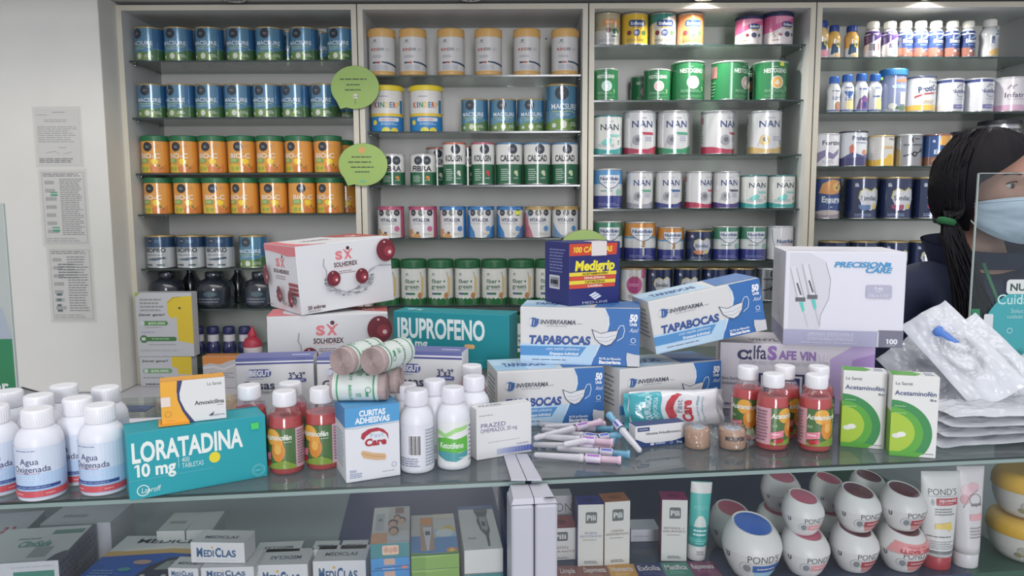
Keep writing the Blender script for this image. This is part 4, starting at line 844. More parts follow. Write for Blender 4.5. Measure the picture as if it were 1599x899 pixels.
# gauze cartons
def gasas(label, bl, br, tl, Yl, Yr, d=.045):
    G = (78, 86, 150)
    p1 = at_Y(bl[0], bl[1], Yl); p1.z = Z0; p2 = at_Y(br[0], br[1], Yr); p2.z = Z0
    M, w = pose(p1, p2); h = at_Y(tl[0], tl[1], Yl).z - Z0
    carton('gauze_carton', label, 'carton', 'white and violet gauze cartons', M, w, d, h, (216, 216, 216),
        {'front': [('r', 0, .955, 1, 1, (92, 100, 160)), ('r', 0, .91, 1, .935, (74, 80, 146)), ('r', 0, .935, 1, .955, (222, 222, 226)), ('rr', .13, .735, .45, .845, .05, G), ('r', .1, .745, .18, .835, (216, 216, 216)), ('c', .15, .79, .05, (206, 208, 220)), ('t', 'BEGUT', .31, .79, .075, .26, (220, 222, 232), {'b': .05}), ('L', .13, .705, .42, .722, 1, (150, 154, 180)),
                   ('t', '3"x3"', .78, .745, .085, .21, (46, 50, 100), {'b': .02}), ('rr', .66, .655, .9, .705, .02, G), ('L', .68, .665, .88, .7, 1, (200, 205, 225)), ('t', 'Gasas', .28, .625, .115, .42, (50, 52, 86), {'b': .015}), ('t', 'Tejido Estéril', .31, .53, .042, .30, (80, 80, 86)),
                   ('p', [(.46, .2), (.62, .38), (.7, .34), (.82, .5), (.96, .3), (.96, .1), (.5, .1)], (204, 202, 204)), ('p', [(.82, .5), (.8, .1), (.96, .1), (.96, .3)], (190, 188, 192)), ('L', .08, .3, .4, .42, 3, (140, 144, 170))],
         'top': [('r', 0, 0, 1, 1, (100, 106, 162)), ('L', .7, .3, .95, .6, 1, (190, 196, 220))]}, left=(206, 208, 214), seams=False)
    return h
gasas('white and violet gauze carton behind the red syrups, fully facing front', (371, 640), (492, 640), (371, 560), 1.15, 1.165)
gasas('white and violet gauze carton mostly hidden behind the bandage rolls', (497, 640), (608, 640), (497, 558), 1.16, 1.165)
gasas('white and violet gauze carton in front of the teal ibuprofen carton', (606, 640), (722, 640), (606, 547), 1.155, 1.135)
# oral salts cartons with cherries
PINK = (222, 116, 122); CHR = (112, 32, 44)
def cherry(u, v, r, flat=1.0):
    return [('el', u, v, r * flat, r * 1.65, CHR), ('el', u + r * .3 * flat, v - r * .2, r * .5 * flat, r * .75, (150, 48, 60)), ('el', u + r * .4 * flat, v - r * .35, r * .18 * flat, r * .28, (226, 190, 190)), ('el', u - r * .1 * flat, v + r * 1.2, r * .1 * flat, r * .14, (216, 180, 180))]
def splash(u0, v0, u1, v1, s=1.0):
    out = []; rnd = random.Random(5)
    for k in range(90):
        t = rnd.random(); a = t * PI
        u = (u0 + u1) / 2 - (u1 - u0) / 2 * math.cos(a); v = v0 - (v0 - v1) * math.sin(a) + rnd.uniform(-.06, .045) * s
        out.append(('el', u, v, rnd.uniform(.006, .03) * s, rnd.uniform(.006, .014) * s, rnd.choice([(166, 168, 174), (140, 142, 150), (186, 188, 192), (110, 112, 120)])))
    return out
SXLOGO = lambda u, v, s: [('t', 'S', u - .055 * s, v, .115, .075 * s, PINK, {'b': .06}), ('t', 'X', u + .04 * s, v, .115, .085 * s, PINK, {'b': .06}), ('c', u + .045 * s, v + .095, .028, (72, 36, 44)), ('ln', [(u + .0 * s, v + .075), (u + .04 * s, v + .02), (u + .085 * s, v + .075)], .022, PINK)]
def solh(label, M, w, d, h):
    fr = SXLOGO(.49, .80, 1) + [('t', 'SOLHIDREX', .5, .665, .065, .25, (84, 44, 50), {'b': .03}), ('L', .38, .605, .62, .625, 1, (226, 180, 180)), ('L', .42, .52, .6, .575, 2, (150, 120, 124))] + \
         splash(.27, .46, .76, .24) + [('ln', [(.26, .78), (.25, .68), (.275, .6), (.27, .46)], .012, (150, 152, 158)), ('ln', [(.27, .45), (.36, .3), (.48, .24), (.6, .3), (.72, .5), (.82, .58), (.98, .56)], .01, (126, 128, 136)), ('ln', [(.62, .36), (.74, .54), (.9, .62)], .014, (186, 188, 192))] + \
         cherry(.345, .475, .07) + cherry(.645, .455, .07) + cherry(.93, .80, .105) + [('t', '20 sobres', .14, .10, .05, .18, (84, 44, 50), {'b': .03}), ('L', .05, .03, .2, .06, 1, (170, 150, 150))]
    lf = SXLOGO(.5, .73, 1.6) + [('t', 'SOLHIDREX', .5, .60, .055, .5, (84, 44, 50), {'b': .03}), ('L', .3, .47, .7, .54, 2, (160, 130, 134)), ('p', [(0, .99), (0, .9), (.4, .88), (.75, .84), (1, .86), (1, .9), (1, .99)], PINK), ('r', .7, .40, .98, .45, (156, 60, 68)), ('r', .7, .335, .98, .385, (156, 60, 68)), ('r', .7, .27, .98, .32, (156, 60, 68))] + \
         splash(.35, .26, .9, .14) + cherry(.07, .52, .1, .9) + cherry(.47, .26, .075, 1) + cherry(.83, .23, .08, 1) + [('L', .1, .06, .3, .09, 1, (150, 120, 124))]
    tp = [('p', [(0, .0), (.32, .0), (.2, .1), (.12, .3), (.1, .6), (.13, 1), (0, 1)], PINK), ('p', [(.62, 1), (.66, .7), (.8, .4), (1, .2), (1, 1)], (176, 78, 76)), ('t', 'SOLHIDREX', .4, .55, .16, .3, (120, 80, 100)), ('t', 'SX', .84, .62, .2, .12, (226, 200, 200), {'b': .04})]
    return carton('oral_salts_carton', label, 'carton', 'white cartons with cherries', M, w, d, h, (214, 214, 216), {'front': fr, 'left': lf, 'top': tp}, bev=.0012)
p1 = at_Y(416, 494, 1.38); p2 = at_Y(605, 477, 1.42); hb = p1.z - Z0
q1 = p1.copy(); q1.z = Z0; q2 = p2.copy(); q2.z = Z0 + (p2.z - p1.z) * 0.0
M, w = pose(q1, q2); solh('lower white carton with cherries, behind the gauze cartons', M, w, .10, hb)
zS = q1.z + hb
u1 = at_z(471.5, 495.5, zS + .001); u1 = at_Y(471.5, 495.5, 1.385); u2 = at_Y(616, 468, 1.50)
u1.z = max(u1.z, zS + .0008)
M, w = pose(u1, u2); hU = (at_Y(469.5, 384.5, 1.385).z - u1.z)
solh('upper white carton with cherries, topmost on the tall stack', M, w, .165, hU)
# ibuprofen and the carton below it
p1 = at_Y(616, 572, 1.36); p2 = at_Y(795.5, 575, 1.30); zb = (p1.z + p2.z) / 2
p1.z = p2.z = zb; M, w = pose(p1, p2); hI = at_Y(616, 485, 1.36).z - zb
carton('tablet_carton', 'teal ibuprofen carton leaning behind the gauze cartons, orange pill mark', 'carton', None, M, w, .055, hI, (14, 132, 142),
    {'front': [('t', 'IBUPROFENO', .415, .70, .35, .76, (214, 226, 224), {'b': .03}), ('t', '400 mg', .16, .42, .17, .28, (214, 226, 224), {'b': .03}), ('rr', .62, .36, .71, .44, .04, (226, 164, 96)), ('L', .5, .2, .57, .34, 2, (130, 190, 190)), ('ln', [(.55, .14), (.88, .17)], .006, (80, 170, 174)), ('ring', .88, .06, .12, .014, (70, 160, 166)), ('L', .02, .02, .4, .2, 2, (40, 150, 156))],
     'top': [('t', '400 mg', .14, .55, .3, .14, (170, 214, 216), {'b': .03}), ('r', .5, .4, .6, .5, (40, 150, 156))]}, bev=.0015)
q = M @ Vector((.02, .003, 0)); q.z = Z0; e2 = M @ Vector((w * .5, .003, 0)); e2.z = Z0
M2, w2 = pose(q, e2); carton('plain_carton', 'plain white carton under the teal ibuprofen carton', 'carton', None, M2, w2, .05, zb - Z0 - .0004, (206, 206, 206), {'front': [('L', .1, .3, .8, .7, 3, (150, 150, 156))]})
# face mask cartons
BLU = (44, 104, 176)
def masks(label, M, w, d, h):
    fr = [('p', [(.70, 1), (1, 1), (1, .0), (.565, .0), (.62, .17), (.66, .38), (.7, .5), (.735, .72), (.73, .85)], BLU), ('p', [(.70, 1), (.713, 1), (.745, .85), (.75, .72), (.72, .5), (.68, .38), (.635, .17), (.58, .0), (.565, .0), (.62, .17), (.66, .38), (.70, .5), (.735, .72), (.73, .86)], (206, 214, 222)),
          ('p', [(0, .36), (.66, .36), (.6, .0), (0, .0)], (168, 202, 226)), ('p', [(0, .32), (.56, .32), (.50, .15), (0, .15)], (70, 138, 198)), ('r', 0, .02, .52, .13, (176, 204, 226)), ('L', .1, .06, .46, .1, 1, (90, 110, 130)),
          ('t', 'TAPABOCAS', .33, .43, .14, .52, (44, 76, 146), {'b': .05, 'sh': .12}), ('t', 'con tejido plástico', .36, .28, .05, .28, (216, 228, 240), {'sh': .3}), ('t', 'Empaque individual', .37, .195, .05, .24, (222, 232, 242), {'b': .03, 'sh': .2}),
          ('c', .115, .735, .085, (60, 100, 160)), ('c', .1, .735, .06, (206, 206, 206)), ('t', 'IF', .125, .735, .11, .06, (46, 84, 148), {'b': .05, 'sh': .15}), ('t', 'INVERFARMA', .32, .745, .075, .30, (70, 76, 90), {'b': .025, 'sh': .2}), ('L', .48, .71, .53, .73, 1, (110, 116, 126)), ('L', .22, .665, .42, .685, 1, (130, 136, 146)),
          ('p', [(.61, .62), (.68, .56), (.75, .60), (.82, .62), (.805, .48), (.765, .38), (.72, .345), (.67, .39), (.63, .47)], (210, 212, 214)), ('ln', [(.605, .63), (.63, .47), (.67, .39), (.72, .345), (.765, .38), (.805, .48), (.825, .63)], .014, (40, 50, 80)), ('ln', [(.61, .62), (.68, .56), (.75, .60), (.82, .62)], .01, (70, 84, 110)), ('ln', [(.64, .5), (.72, .49), (.8, .54)], .006, (130, 140, 156)), ('ln', [(.66, .44), (.72, .42), (.79, .48)], .006, (130, 140, 156)),
          ('ln', [(.815, .62), (.835, .70), (.865, .71), (.875, .62), (.86, .5), (.815, .44)], .014, (196, 212, 230)),
          ('t', '50', .945, .84, .115, .065, (228, 232, 238), {'b': .06, 'sh': .1}), ('t', 'Unds', .945, .735, .06, .06, (222, 230, 238), {'b': .04}), ('t', 'Azul', .945, .63, .075, .065, (222, 230, 238), {'sh': .3}), ('ring', .945, .45, .045, .012, (206, 218, 232)), ('L', .915, .375, .975, .39, 1, (190, 206, 226)),
          ('t', '99.7% de Filtración', .755, .125, .04, .18, (216, 226, 238), {'b': .03}), ('t', 'Bacteriana', .755, .065, .055, .18, (226, 232, 240), {'b': .05}), ('p', [(.90, .0), (1, .0), (1, .2), (.955, .21), (.895, .24), (.89, .14)], (196, 198, 202))]
    tp = [('r', .0, .1, .58, 1, (176, 206, 228)), ('r', .0, .1, .3, .5, (150, 190, 220)), ('p', [(.62, .1), (1, .1), (1, 1), (.66, 1)], BLU), ('t', 'TAPABOCAS', .3, .5, .26, .4, (60, 90, 150), {'b': .04})]
    lf = [('L', .15, .25, .8, .85, 7, (130, 134, 140))]
    return carton('mask_carton', label, 'carton', 'white and blue face mask cartons', M, w, d, h, (206, 206, 204), {'front': fr, 'top': tp, 'left': lf}, bev=.0012)
a1, a2 = at_z(777, 668, Z0), at_z(942.5, 657.5, Z0)
M, w1 = pose(a1, a2); h1 = at_Y(772.5, 581, a1.y).z - Z0
masks('lower face mask carton behind the omeprazole carton, carrying another', M, w1, .095, h1)
zT1 = Z0 + h1 + .0006
a1, a2 = at_z(812.5, 567, zT1), at_z(998.5, 572, zT1); M, w2_ = pose(a1, a2); h2 = at_Y(811, 479, a1.y).z - zT1
masks('upper face mask carton carrying the blue and red cold tablet carton', M, w2_, .088, h2); zT2 = zT1 + h2 + .0006
a1, a2 = at_z(967, 661, Z0), at_z(1124, 642, Z0); M, w4 = pose(a1, a2); h4 = at_Y(966, 577, a1.y).z - Z0
masks('face mask carton behind the surgical gauze bag, below the tilted one', M, w4, .088, h4)
a1, a2 = at_Y(1025, 553, 1.22), at_Y(1197, 514, 1.25)
M, w3 = pose(a1, a2); h3 = (at_Y(1007, 472, 1.22) - a1).length
masks('tilted face mask carton leaning against the syringe carton', M, w3, .085, h3)
# cold tablets
b1, b2 = at_z(888.6, 477.8, zT2), at_Y(967, 471.5, 1.275); b2.z = zT2 + .0; M, w = pose(b1, b2); h = at_Y(890, 379, b1.y).z - zT2
carton('cold_tablet_carton', 'dark blue carton with red and yellow stripes on the mask cartons', 'carton', None, M, w, .075, h, (34, 40, 108),
    {'front': [('p', [(0, .79), (0, .98), (.95, .98), (.93, .79)], (206, 62, 40)), ('t', '100 CÁPSULAS', .45, .885, .085, .78, (236, 206, 50), {'b': .03, 'sh': .15}), ('t', 'Medigrip', .5, .63, .15, .78, (238, 222, 40), {'b': .04, 'sh': .12}),
               ('r', .0, .465, .93, .525, (232, 204, 44)), ('r', .0, .40, .92, .46, (214, 66, 44)), ('r', .0, .335, .91, .395, (232, 204, 44)), ('r', .0, .27, .9, .33, (214, 66, 44)), ('t', 'ACETAMINOFÉN', .5, .495, .035, .5, (90, 70, 30), {'b': .03}), ('t', 'FENILEFRINA', .5, .43, .035, .42, (236, 210, 190), {'b': .03}), ('t', 'CETIRIZINA', .5, .365, .035, .4, (90, 70, 30), {'b': .03}), ('t', 'CAFEÍNA', .5, .30, .035, .3, (236, 210, 190), {'b': .03}),
               ('p', [(.38, .15), (.5, .2), (.54, .18), (.42, .13)], (214, 218, 230)), ('p', [(.42, .12), (.55, .175), (.59, .155), (.46, .10)], (214, 218, 230)), ('p', [(.46, .09), (.59, .145), (.63, .125), (.5, .07)], (214, 218, 230)), ('t', 'MED-LINE', .5, .035, .04, .5, (180, 186, 214))],
     'left': [('L', .2, .5, .85, .9, 8, (110, 116, 170)), ('r', .2, .24, .62, .46, (200, 200, 204)), ('L', .24, .27, .58, .43, 1, (60, 60, 70))] + [('r', .25 + .04 * k, .27, .265 + .04 * k, .43, (40, 40, 50)) for k in range(9)]},
    parts={'tape': lambda q, w, d, h: (q.box(w * .42, -.0018, h * .78, w * .72, -.0012, h * 1.003, (216, 208, 204)), q.box(w * .42, -.0018, h * 1.004, w * .72, .02, h * 1.009, (216, 208, 204)))})
# vinyl gloves and syringes
a1, a2 = at_Y(1125, 534, 1.27), at_Y(1367, 545, 1.22); zA = a1.z; a1.z = a2.z = Z0; M, w = pose(a1, a2); hA = zA - Z0
carton('glove_carton', 'white and purple vinyl glove carton under the syringe carton', 'carton', None, M, w, .12, hA, (206, 202, 210),
    {'front': [('p', [(.72, 0), (1, 0), (1, 1), (.86, 1), (.72, .8)], (182, 160, 206)), ('p', [(.82, 0), (1, 0), (1, .9), (.86, .8)], (160, 128, 190)), ('t', 'α', .165, .845, .17, .10, (46, 50, 92), {'b': .03}), ('t', 'lfa', .265, .87, .20, .085, (52, 56, 96), {'b': .01}), ('t', 'S', .345, .865, .19, .062, (140, 104, 176), {'b': .05}), ('t', 'AFE', .445, .84, .12, .115, (140, 104, 176), {'b': .04}), ('t', 'VIN', .575, .835, .12, .105, (140, 104, 176), {'b': .04}), ('t', 'YL', .675, .83, .12, .075, (220, 210, 230), {'b': .04}),
               ('t', 'POWDER FREE VINYL EXAMINATION GLOVES', .42, .715, .055, .58, (176, 174, 184)), ('t', 'Non-Sterile', .075, .47, .05, .12, (90, 92, 104)), ('t', 'Ambidextrous', .085, .40, .05, .14, (90, 92, 104)), ('r', .26, .1, .56, .56, (46, 52, 96)), ('r', .275, .13, .545, .53, (206, 202, 210)), ('r', .29, .16, .53, .50, (52, 58, 104)), ('t', 'SIZE', .45, .4, .09, .12, (210, 212, 226), {'b': .04}), ('L', .02, .05, .2, .12, 1, (120, 110, 150))],
     'top': [('r', .7, 0, 1, 1, (176, 152, 202)), ('t', 'VINYL', .3, .3, .2, .2, (90, 90, 110), {'b': .03}), ('t', 'alfa', .66, .12, .16, .1, (60, 64, 110), {'b': .03})], 'right': [('r', 0, 0, 1, 1, (200, 196, 204))]})
zP = zA + .0006
a1, a2 = at_z(1222, 537, zP), at_z(1409, 543, zP); M, w = pose(a1, a2); hP = at_Y(1226, 392, a1.y).z - zP
LV = (168, 168, 190)
syr = []
for (x0, y0, x1, y1, s) in ((.06, .82, .14, .5, 0), (.16, .86, .24, .53, 1)):
    syr += [('ln', [(x0 - .015, y0), (x1 - .03, y1)], .012, (170, 170, 180)), ('ln', [(x0 + .035, y0), (x1 + .03, y1)], .012, (160, 160, 172)), ('ln', [(x0 + .01, y0), (x1, y1)], .05, (206, 206, 212)), ('r', x1 - .045, y1 - .035, x1 + .04, y1 + .01, (84, 86, 92)), ('p', [(x1 - .012, y1 - .04), (x1 + .022, y1 - .04), (x1 + .036, y1 - .13), (x1 + .02, y1 - .15)], (70, 196, 178)), ('ln', [(x1 + .028, y1 - .14), (x1 + .07, .2)], .01, (190, 190, 198)), ('ln', [(x1 + .0, y1 + .04), (x1 - .035, y1 + .16)], .016, (70, 72, 78))]
carton('syringe_carton', 'large pale lilac syringe carton on the vinyl glove carton', 'carton', None, M, w, .15, hP, (212, 212, 222),
    {'front': [('p', [(.04, .16), (.3, .16), (.31, .3), (.38, .5), (.39, .72), (.34, .9), (.2, .985), (.04, .985)], (200, 200, 208)), ('ln', [(.31, .2), (.31, .32), (.375, .5), (.385, .7), (.34, .88)], .005, (120, 120, 136))] + syr +
              [('t', 'PRECISION', .62, .865, .055, .42, (42, 138, 196), {'b': .035, 'sh': .3}), ('t', 'CARE', .77, .81, .055, .21, (42, 138, 196), {'b': .035, 'sh': .3}), ('p', [(.83, .845), (.87, .845), (.875, .885), (.85, .89), (.835, .87)], (42, 138, 196)), ('rr', .68, .515, .89, .655, .02, LV), ('t', '5 mL', .785, .62, .03, .07, (216, 216, 228), {'b': .03}), ('L', .76, .58, .81, .595, 1, (216, 216, 228)), ('t', '21G x 1 1/2"', .785, .545, .03, .17, (216, 216, 228)),
               ('r', .0, .0, 1, .165, (160, 160, 190)), ('r', .80, .0, 1, .18, (104, 106, 124)), ('r', .79, .0, .80, .165, (206, 206, 216)), ('t', 'JERINGA DESECHABLE', .40, .125, .028, .38, (206, 206, 222), {'sh': .15}), ('ln', [(.2, .1), (.6, .1)], .003, (206, 206, 222)), ('t', 'DISPOSABLE SYRINGE', .40, .072, .03, .38, (206, 206, 222), {'sh': .15}), ('L', .15, .02, .65, .04, 1, (190, 190, 212)), ('t', '100', .905, .065, .05, .1, (216, 218, 226), {'b': .05}), ('L', .86, .02, .96, .03, 1, (200, 200, 210))],
     'left': [('r', 0, 0, 1, .17, (146, 146, 176)), ('L', .1, .25, .75, .95, 26, (176, 176, 188))], 'top': [('ln', [(.05, .2), (.5, .26)], .014, (120, 120, 136)), ('ln', [(.4, .3), (.62, .3)], .01, (120, 120, 136))]}, left=(196, 196, 206), bev=.0015)
# omeprazole
cart_px('medicine_carton', 'white omeprazole carton with blue checked strip beside the needles', 'carton', None, (744.5, 719), (830, 705), (743, 639), ZC, ZC, .022, (214, 214, 214),
    {'front': [('t', 'PRAZED', .30, .655, .085, .44, (52, 58, 120), {}), ('t', 'OMEPRAZOL 20 mg', .40, .555, .075, .66, (52, 58, 120), {}), ('L', .05, .84, .3, .87, 1, (140, 140, 146)), ('L', .2, .30, .78, .33, 1, (176, 176, 182)), ('L', .72, .20, .98, .23, 1, (110, 120, 160))] + [('r', .36 + .053 * i, .06 + .037 * j, .408 + .053 * i, .092 + .037 * j, (int(170 - 10 * i), int(180 - 9 * i), 206 - i * 2)) for i in range(12) for j in range(3)],
     'top': [('t', 'PRAZED', .3, .5, .35, .4, (110, 114, 150))]})
# plasters and the bandage rolls on them
_, M, w, hC = cart_px('plaster_carton', 'blue and white adhesive plaster carton with bandage rolls on top', 'carton', None, (541, 754.6), (625.5, 741.6), (537.5, 638), ZC, ZC, .062, (214, 216, 220),
    {'front': [('p', [(0, .74), (.3, .74), (1, .76), (1, 1), (0, 1)], (70, 150, 206)), ('t', 'CURITAS', .5, .91, .075, .48, (226, 232, 236), {'b': .04}), ('t', 'ADHESIVAS', .5, .815, .075, .64, (226, 232, 236), {'b': .04}), ('p', [(.28, .58), (.3, .64), (.42, .69), (.58, .7), (.7, .665), (.78, .6), (.79, .52), (.74, .6), (.62, .65), (.48, .645), (.38, .6), (.33, .55)], (172, 44, 58)), ('t', 'Fast', .58, .60, .06, .25, (150, 180, 206), {}), ('t', 'Care', .55, .51, .09, .40, (172, 40, 54), {'b': .05}),
               ('p', [(.27, .38), (.31, .41), (.5, .36), (.72, .33), (.74, .29), (.72, .25), (.55, .26), (.32, .31)], (206, 164, 116)), ('ln', [(.3, .37), (.5, .32), (.7, .29)], .012, (190, 146, 100)), ('t', '100', .12, .145, .035, .13, (90, 120, 160), {'a': 'c'}), ('L', .06, .05, .34, .12, 3, (120, 140, 176)), ('ring', .88, .17, .035, .008, (150, 160, 180)), ('L', .66, .08, .94, .1, 1, (150, 160, 180)), ('ln', [(0, .73), (.2, .72), (.5, .735), (1, .745)], .005, (120, 150, 180))],
     'left': [('r', 0, .74, 1, 1, (60, 134, 190)), ('L', .15, .15, .85, .65, 9, (150, 170, 196))]}, top=(80, 156, 210))
zCu = Z0 + hC
ROLLC = noisy('elastic_bandage', (150, 128, 126), (192, 172, 168), 260, .85, .3)
def rollbandage(label, a, b, r, wrapf=(.12, .94)):
    a = Vector(a); b = Vector(b); ax = (b - a); L = ax.length; ax.normalize()
    ex = ax; up = Vector((0, 0, 1)); ey = up.cross(ex).normalized(); ez = ex.cross(ey)
    M = Matrix(((ez.x, ey.x, ex.x, a.x), (ez.y, ey.y, ex.y, a.y), (ez.z, ey.z, ex.z, a.z), (0, 0, 0, 1)))
    m = MB('matte')
    pr = []
    for k in range(9):
        rr_ = r * (.10 + .90 * k / 8); pr += [(rr_ - r * .075, .0030), (rr_ - r * .06, -.0012), (rr_ - r * .02, -.0020), (rr_, .0026)]
    pr[-1] = (r, .003); pr += [(r, L - .004), (r * .9, L)]
    m.lathe(pr, ROLLC, 36); m.lathe([(r * .9, L), (r * .1, L - .001)], ROLLC, 36)
    m.lathe([(.0003, .0012), (r * .04, .0008)], ROLLC, 12)
    o = put('bandage_roll', m, None, M); tag(o, label, 'bandage', 'elastic bandage rolls')
    p = MB('soft'); z0, z1 = wrapf[0] * L, wrapf[1] * L
    p.lathe([(r + .0006, z0), (r + .0008, z1)], (206, 214, 208), 36)
    GR = (60, 150, 104)
    for s in (.07, .88): p.lathe([(r + .0011, z0 + (z1 - z0) * s), (r + .0011, z0 + (z1 - z0) * (s + .035))], GR, 36)
    f = lambda U, V, e: ((r + .0009 + e) * math.cos(V / r), (r + .0009 + e) * math.sin(V / r), U + z0)
    for base in (-1.2, -2.6, .3, 1.9):
        deco(p, Surf(f, z1 - z0, r, None, r * .2), [('t', '15Y', .42, base + .1, .35, .12, GR, {'b': .03, 'rot': 90}), ('L', .2, base - .45, .28, base + .5, 1, GR), ('t', 'BEGUT', .6, base, .2, .4, GR, {'rot': 90, 'b': .03}), ('ring', .2, base - .3, .22, .05, GR)])
    put('wrapper', p, o)
    return o
rB = .0178
Mi = M
base = lambda x, y, z: Mi @ Vector((x, y, z))
c3 = at_Y(594, 600, at_z(583, 634, zCu).y + .018); 
A3 = at_Y(518, 596, .965); B3 = at_Y(603, 601, .965); zz = zCu + rB + .0008; A3.z = B3.z = zz
rollbandage('bandage roll lying crosswise on the plaster carton, label facing front', B3, A3, rB)
A4 = at_Y(621, 596, .985); A4.z = zz; A4.y = A3.y + .0335; B4 = A4 + Vector((-.074, .012, 0))
A4.x = max(A4.x, A3.x); rollbandage('bandage roll lying behind the crosswise one', A4, B4, rB)
zu = zz + rB * 2.08
A1 = at_Y(534, 559, .945); B1 = A1 + Vector((.030, .074, 0)); A1.z = B1.z = zu; rollbandage('upper left bandage roll with its coiled end facing front', A1, B1, rB)
A2 = at_Y(582, 563, .945); B2 = A2 + Vector((.030, .074, 0)); A2.z = B2.z = zu; rollbandage('upper right bandage roll with its coiled end facing front', A2, B2, rB)
# hyoscine
cart_px('medicine_carton', 'small white and blue hyoscine carton in front of the surgical gauze bag', 'carton', None, (992, 700), (1069.5, 691.5), (989, 666), ZC, ZC, .022, (212, 212, 214),
    {'front': [('p', [(0, 0), (1, 0), (1, .32), (.8, .2), (.5, .16), (.2, .2), (0, .42)], (38, 60, 116)), ('r', .04, .74, .28, .92, (52, 66, 112)), ('L', .07, .79, .25, .87, 1, (180, 190, 214)), ('t', 'Hioscina N-butilbromuro', .56, .62, .11, .70, (52, 54, 66), {'b': .02}), ('r', .3, .07, .37, .17, (206, 210, 220)), ('L', .4, .06, .66, .18, 1, (170, 184, 210)), ('ring', .72, .12, .07, .02, (180, 190, 214)), ('t', '10 mg', .88, .11, .1, .12, (200, 208, 224), {'b': .03})]}, top=(50, 66, 116))
# acetaminophen drops cartons
GRN = [(44, 132, 66), (76, 160, 44), (156, 190, 40)]
def aceta(label, bl, br, tl):
    cart_px('drops_carton', label, 'carton', 'green ringed cartons at the counter edge', bl, br, tl, ZC, ZC, .032, (216, 216, 212),
        {'front': [('p', [(0, 0)] + [(-.0 + .90 * math.cos(a) * (1 if True else 0), .28 + .42 * math.sin(a)) for a in [R(-35 + 125 * k / 16) for k in range(17)]], GRN[0]), ('p', [(0, .0)] + [(.71 * math.cos(a), .28 + .33 * math.sin(a)) for a in [R(-52 + 142 * k / 16) for k in range(17)]], GRN[1]), ('p', [(0, .06)] + [(.53 * math.cos(a), .29 + .25 * math.sin(a)) for a in [R(-70 + 160 * k / 16) for k in range(17)]], GRN[2]),
                   ('p', [(.0, .0), (.62, .0), (.74, .06), (.0, .06)], GRN[1]), ('el', .14, .255, .1, .03, (214, 214, 206)), ('el', .24, .275, .1, .033, (222, 222, 214)), ('t', 'La Santé', .25, .905, .036, .36, (64, 66, 74), {}), ('t', 'Acetaminofén', .5, .79, .056, .88, (40, 62, 116), {'b': .012}), ('t', '100 mg', .88, .715, .028, .14, (70, 80, 110), {'b': .02}), ('L', .06, .615, .38, .635, 1, (150, 200, 140)), ('L', .06, .53, .38, .55, 1, (170, 210, 120)), ('L', .76, .04, .96, .06, 1, (120, 120, 120))],
         'top': [('p', [(0, .1), (.5, .1), (.66, .5), (.5, .9), (0, .95)], GRN[1]), ('L', .72, .2, .95, .8, 2, (110, 130, 170))], 'left': [('r', 0, 0, 1, .55, (120, 170, 60))]}, bev=.001)
aceta('first green ringed carton, next to the red syrups', (1312, 696), (1380, 702), (1313, 578))
aceta('second green ringed carton, next to the clear pouches', (1388, 710.5), (1461, 716), (1391, 585.5))

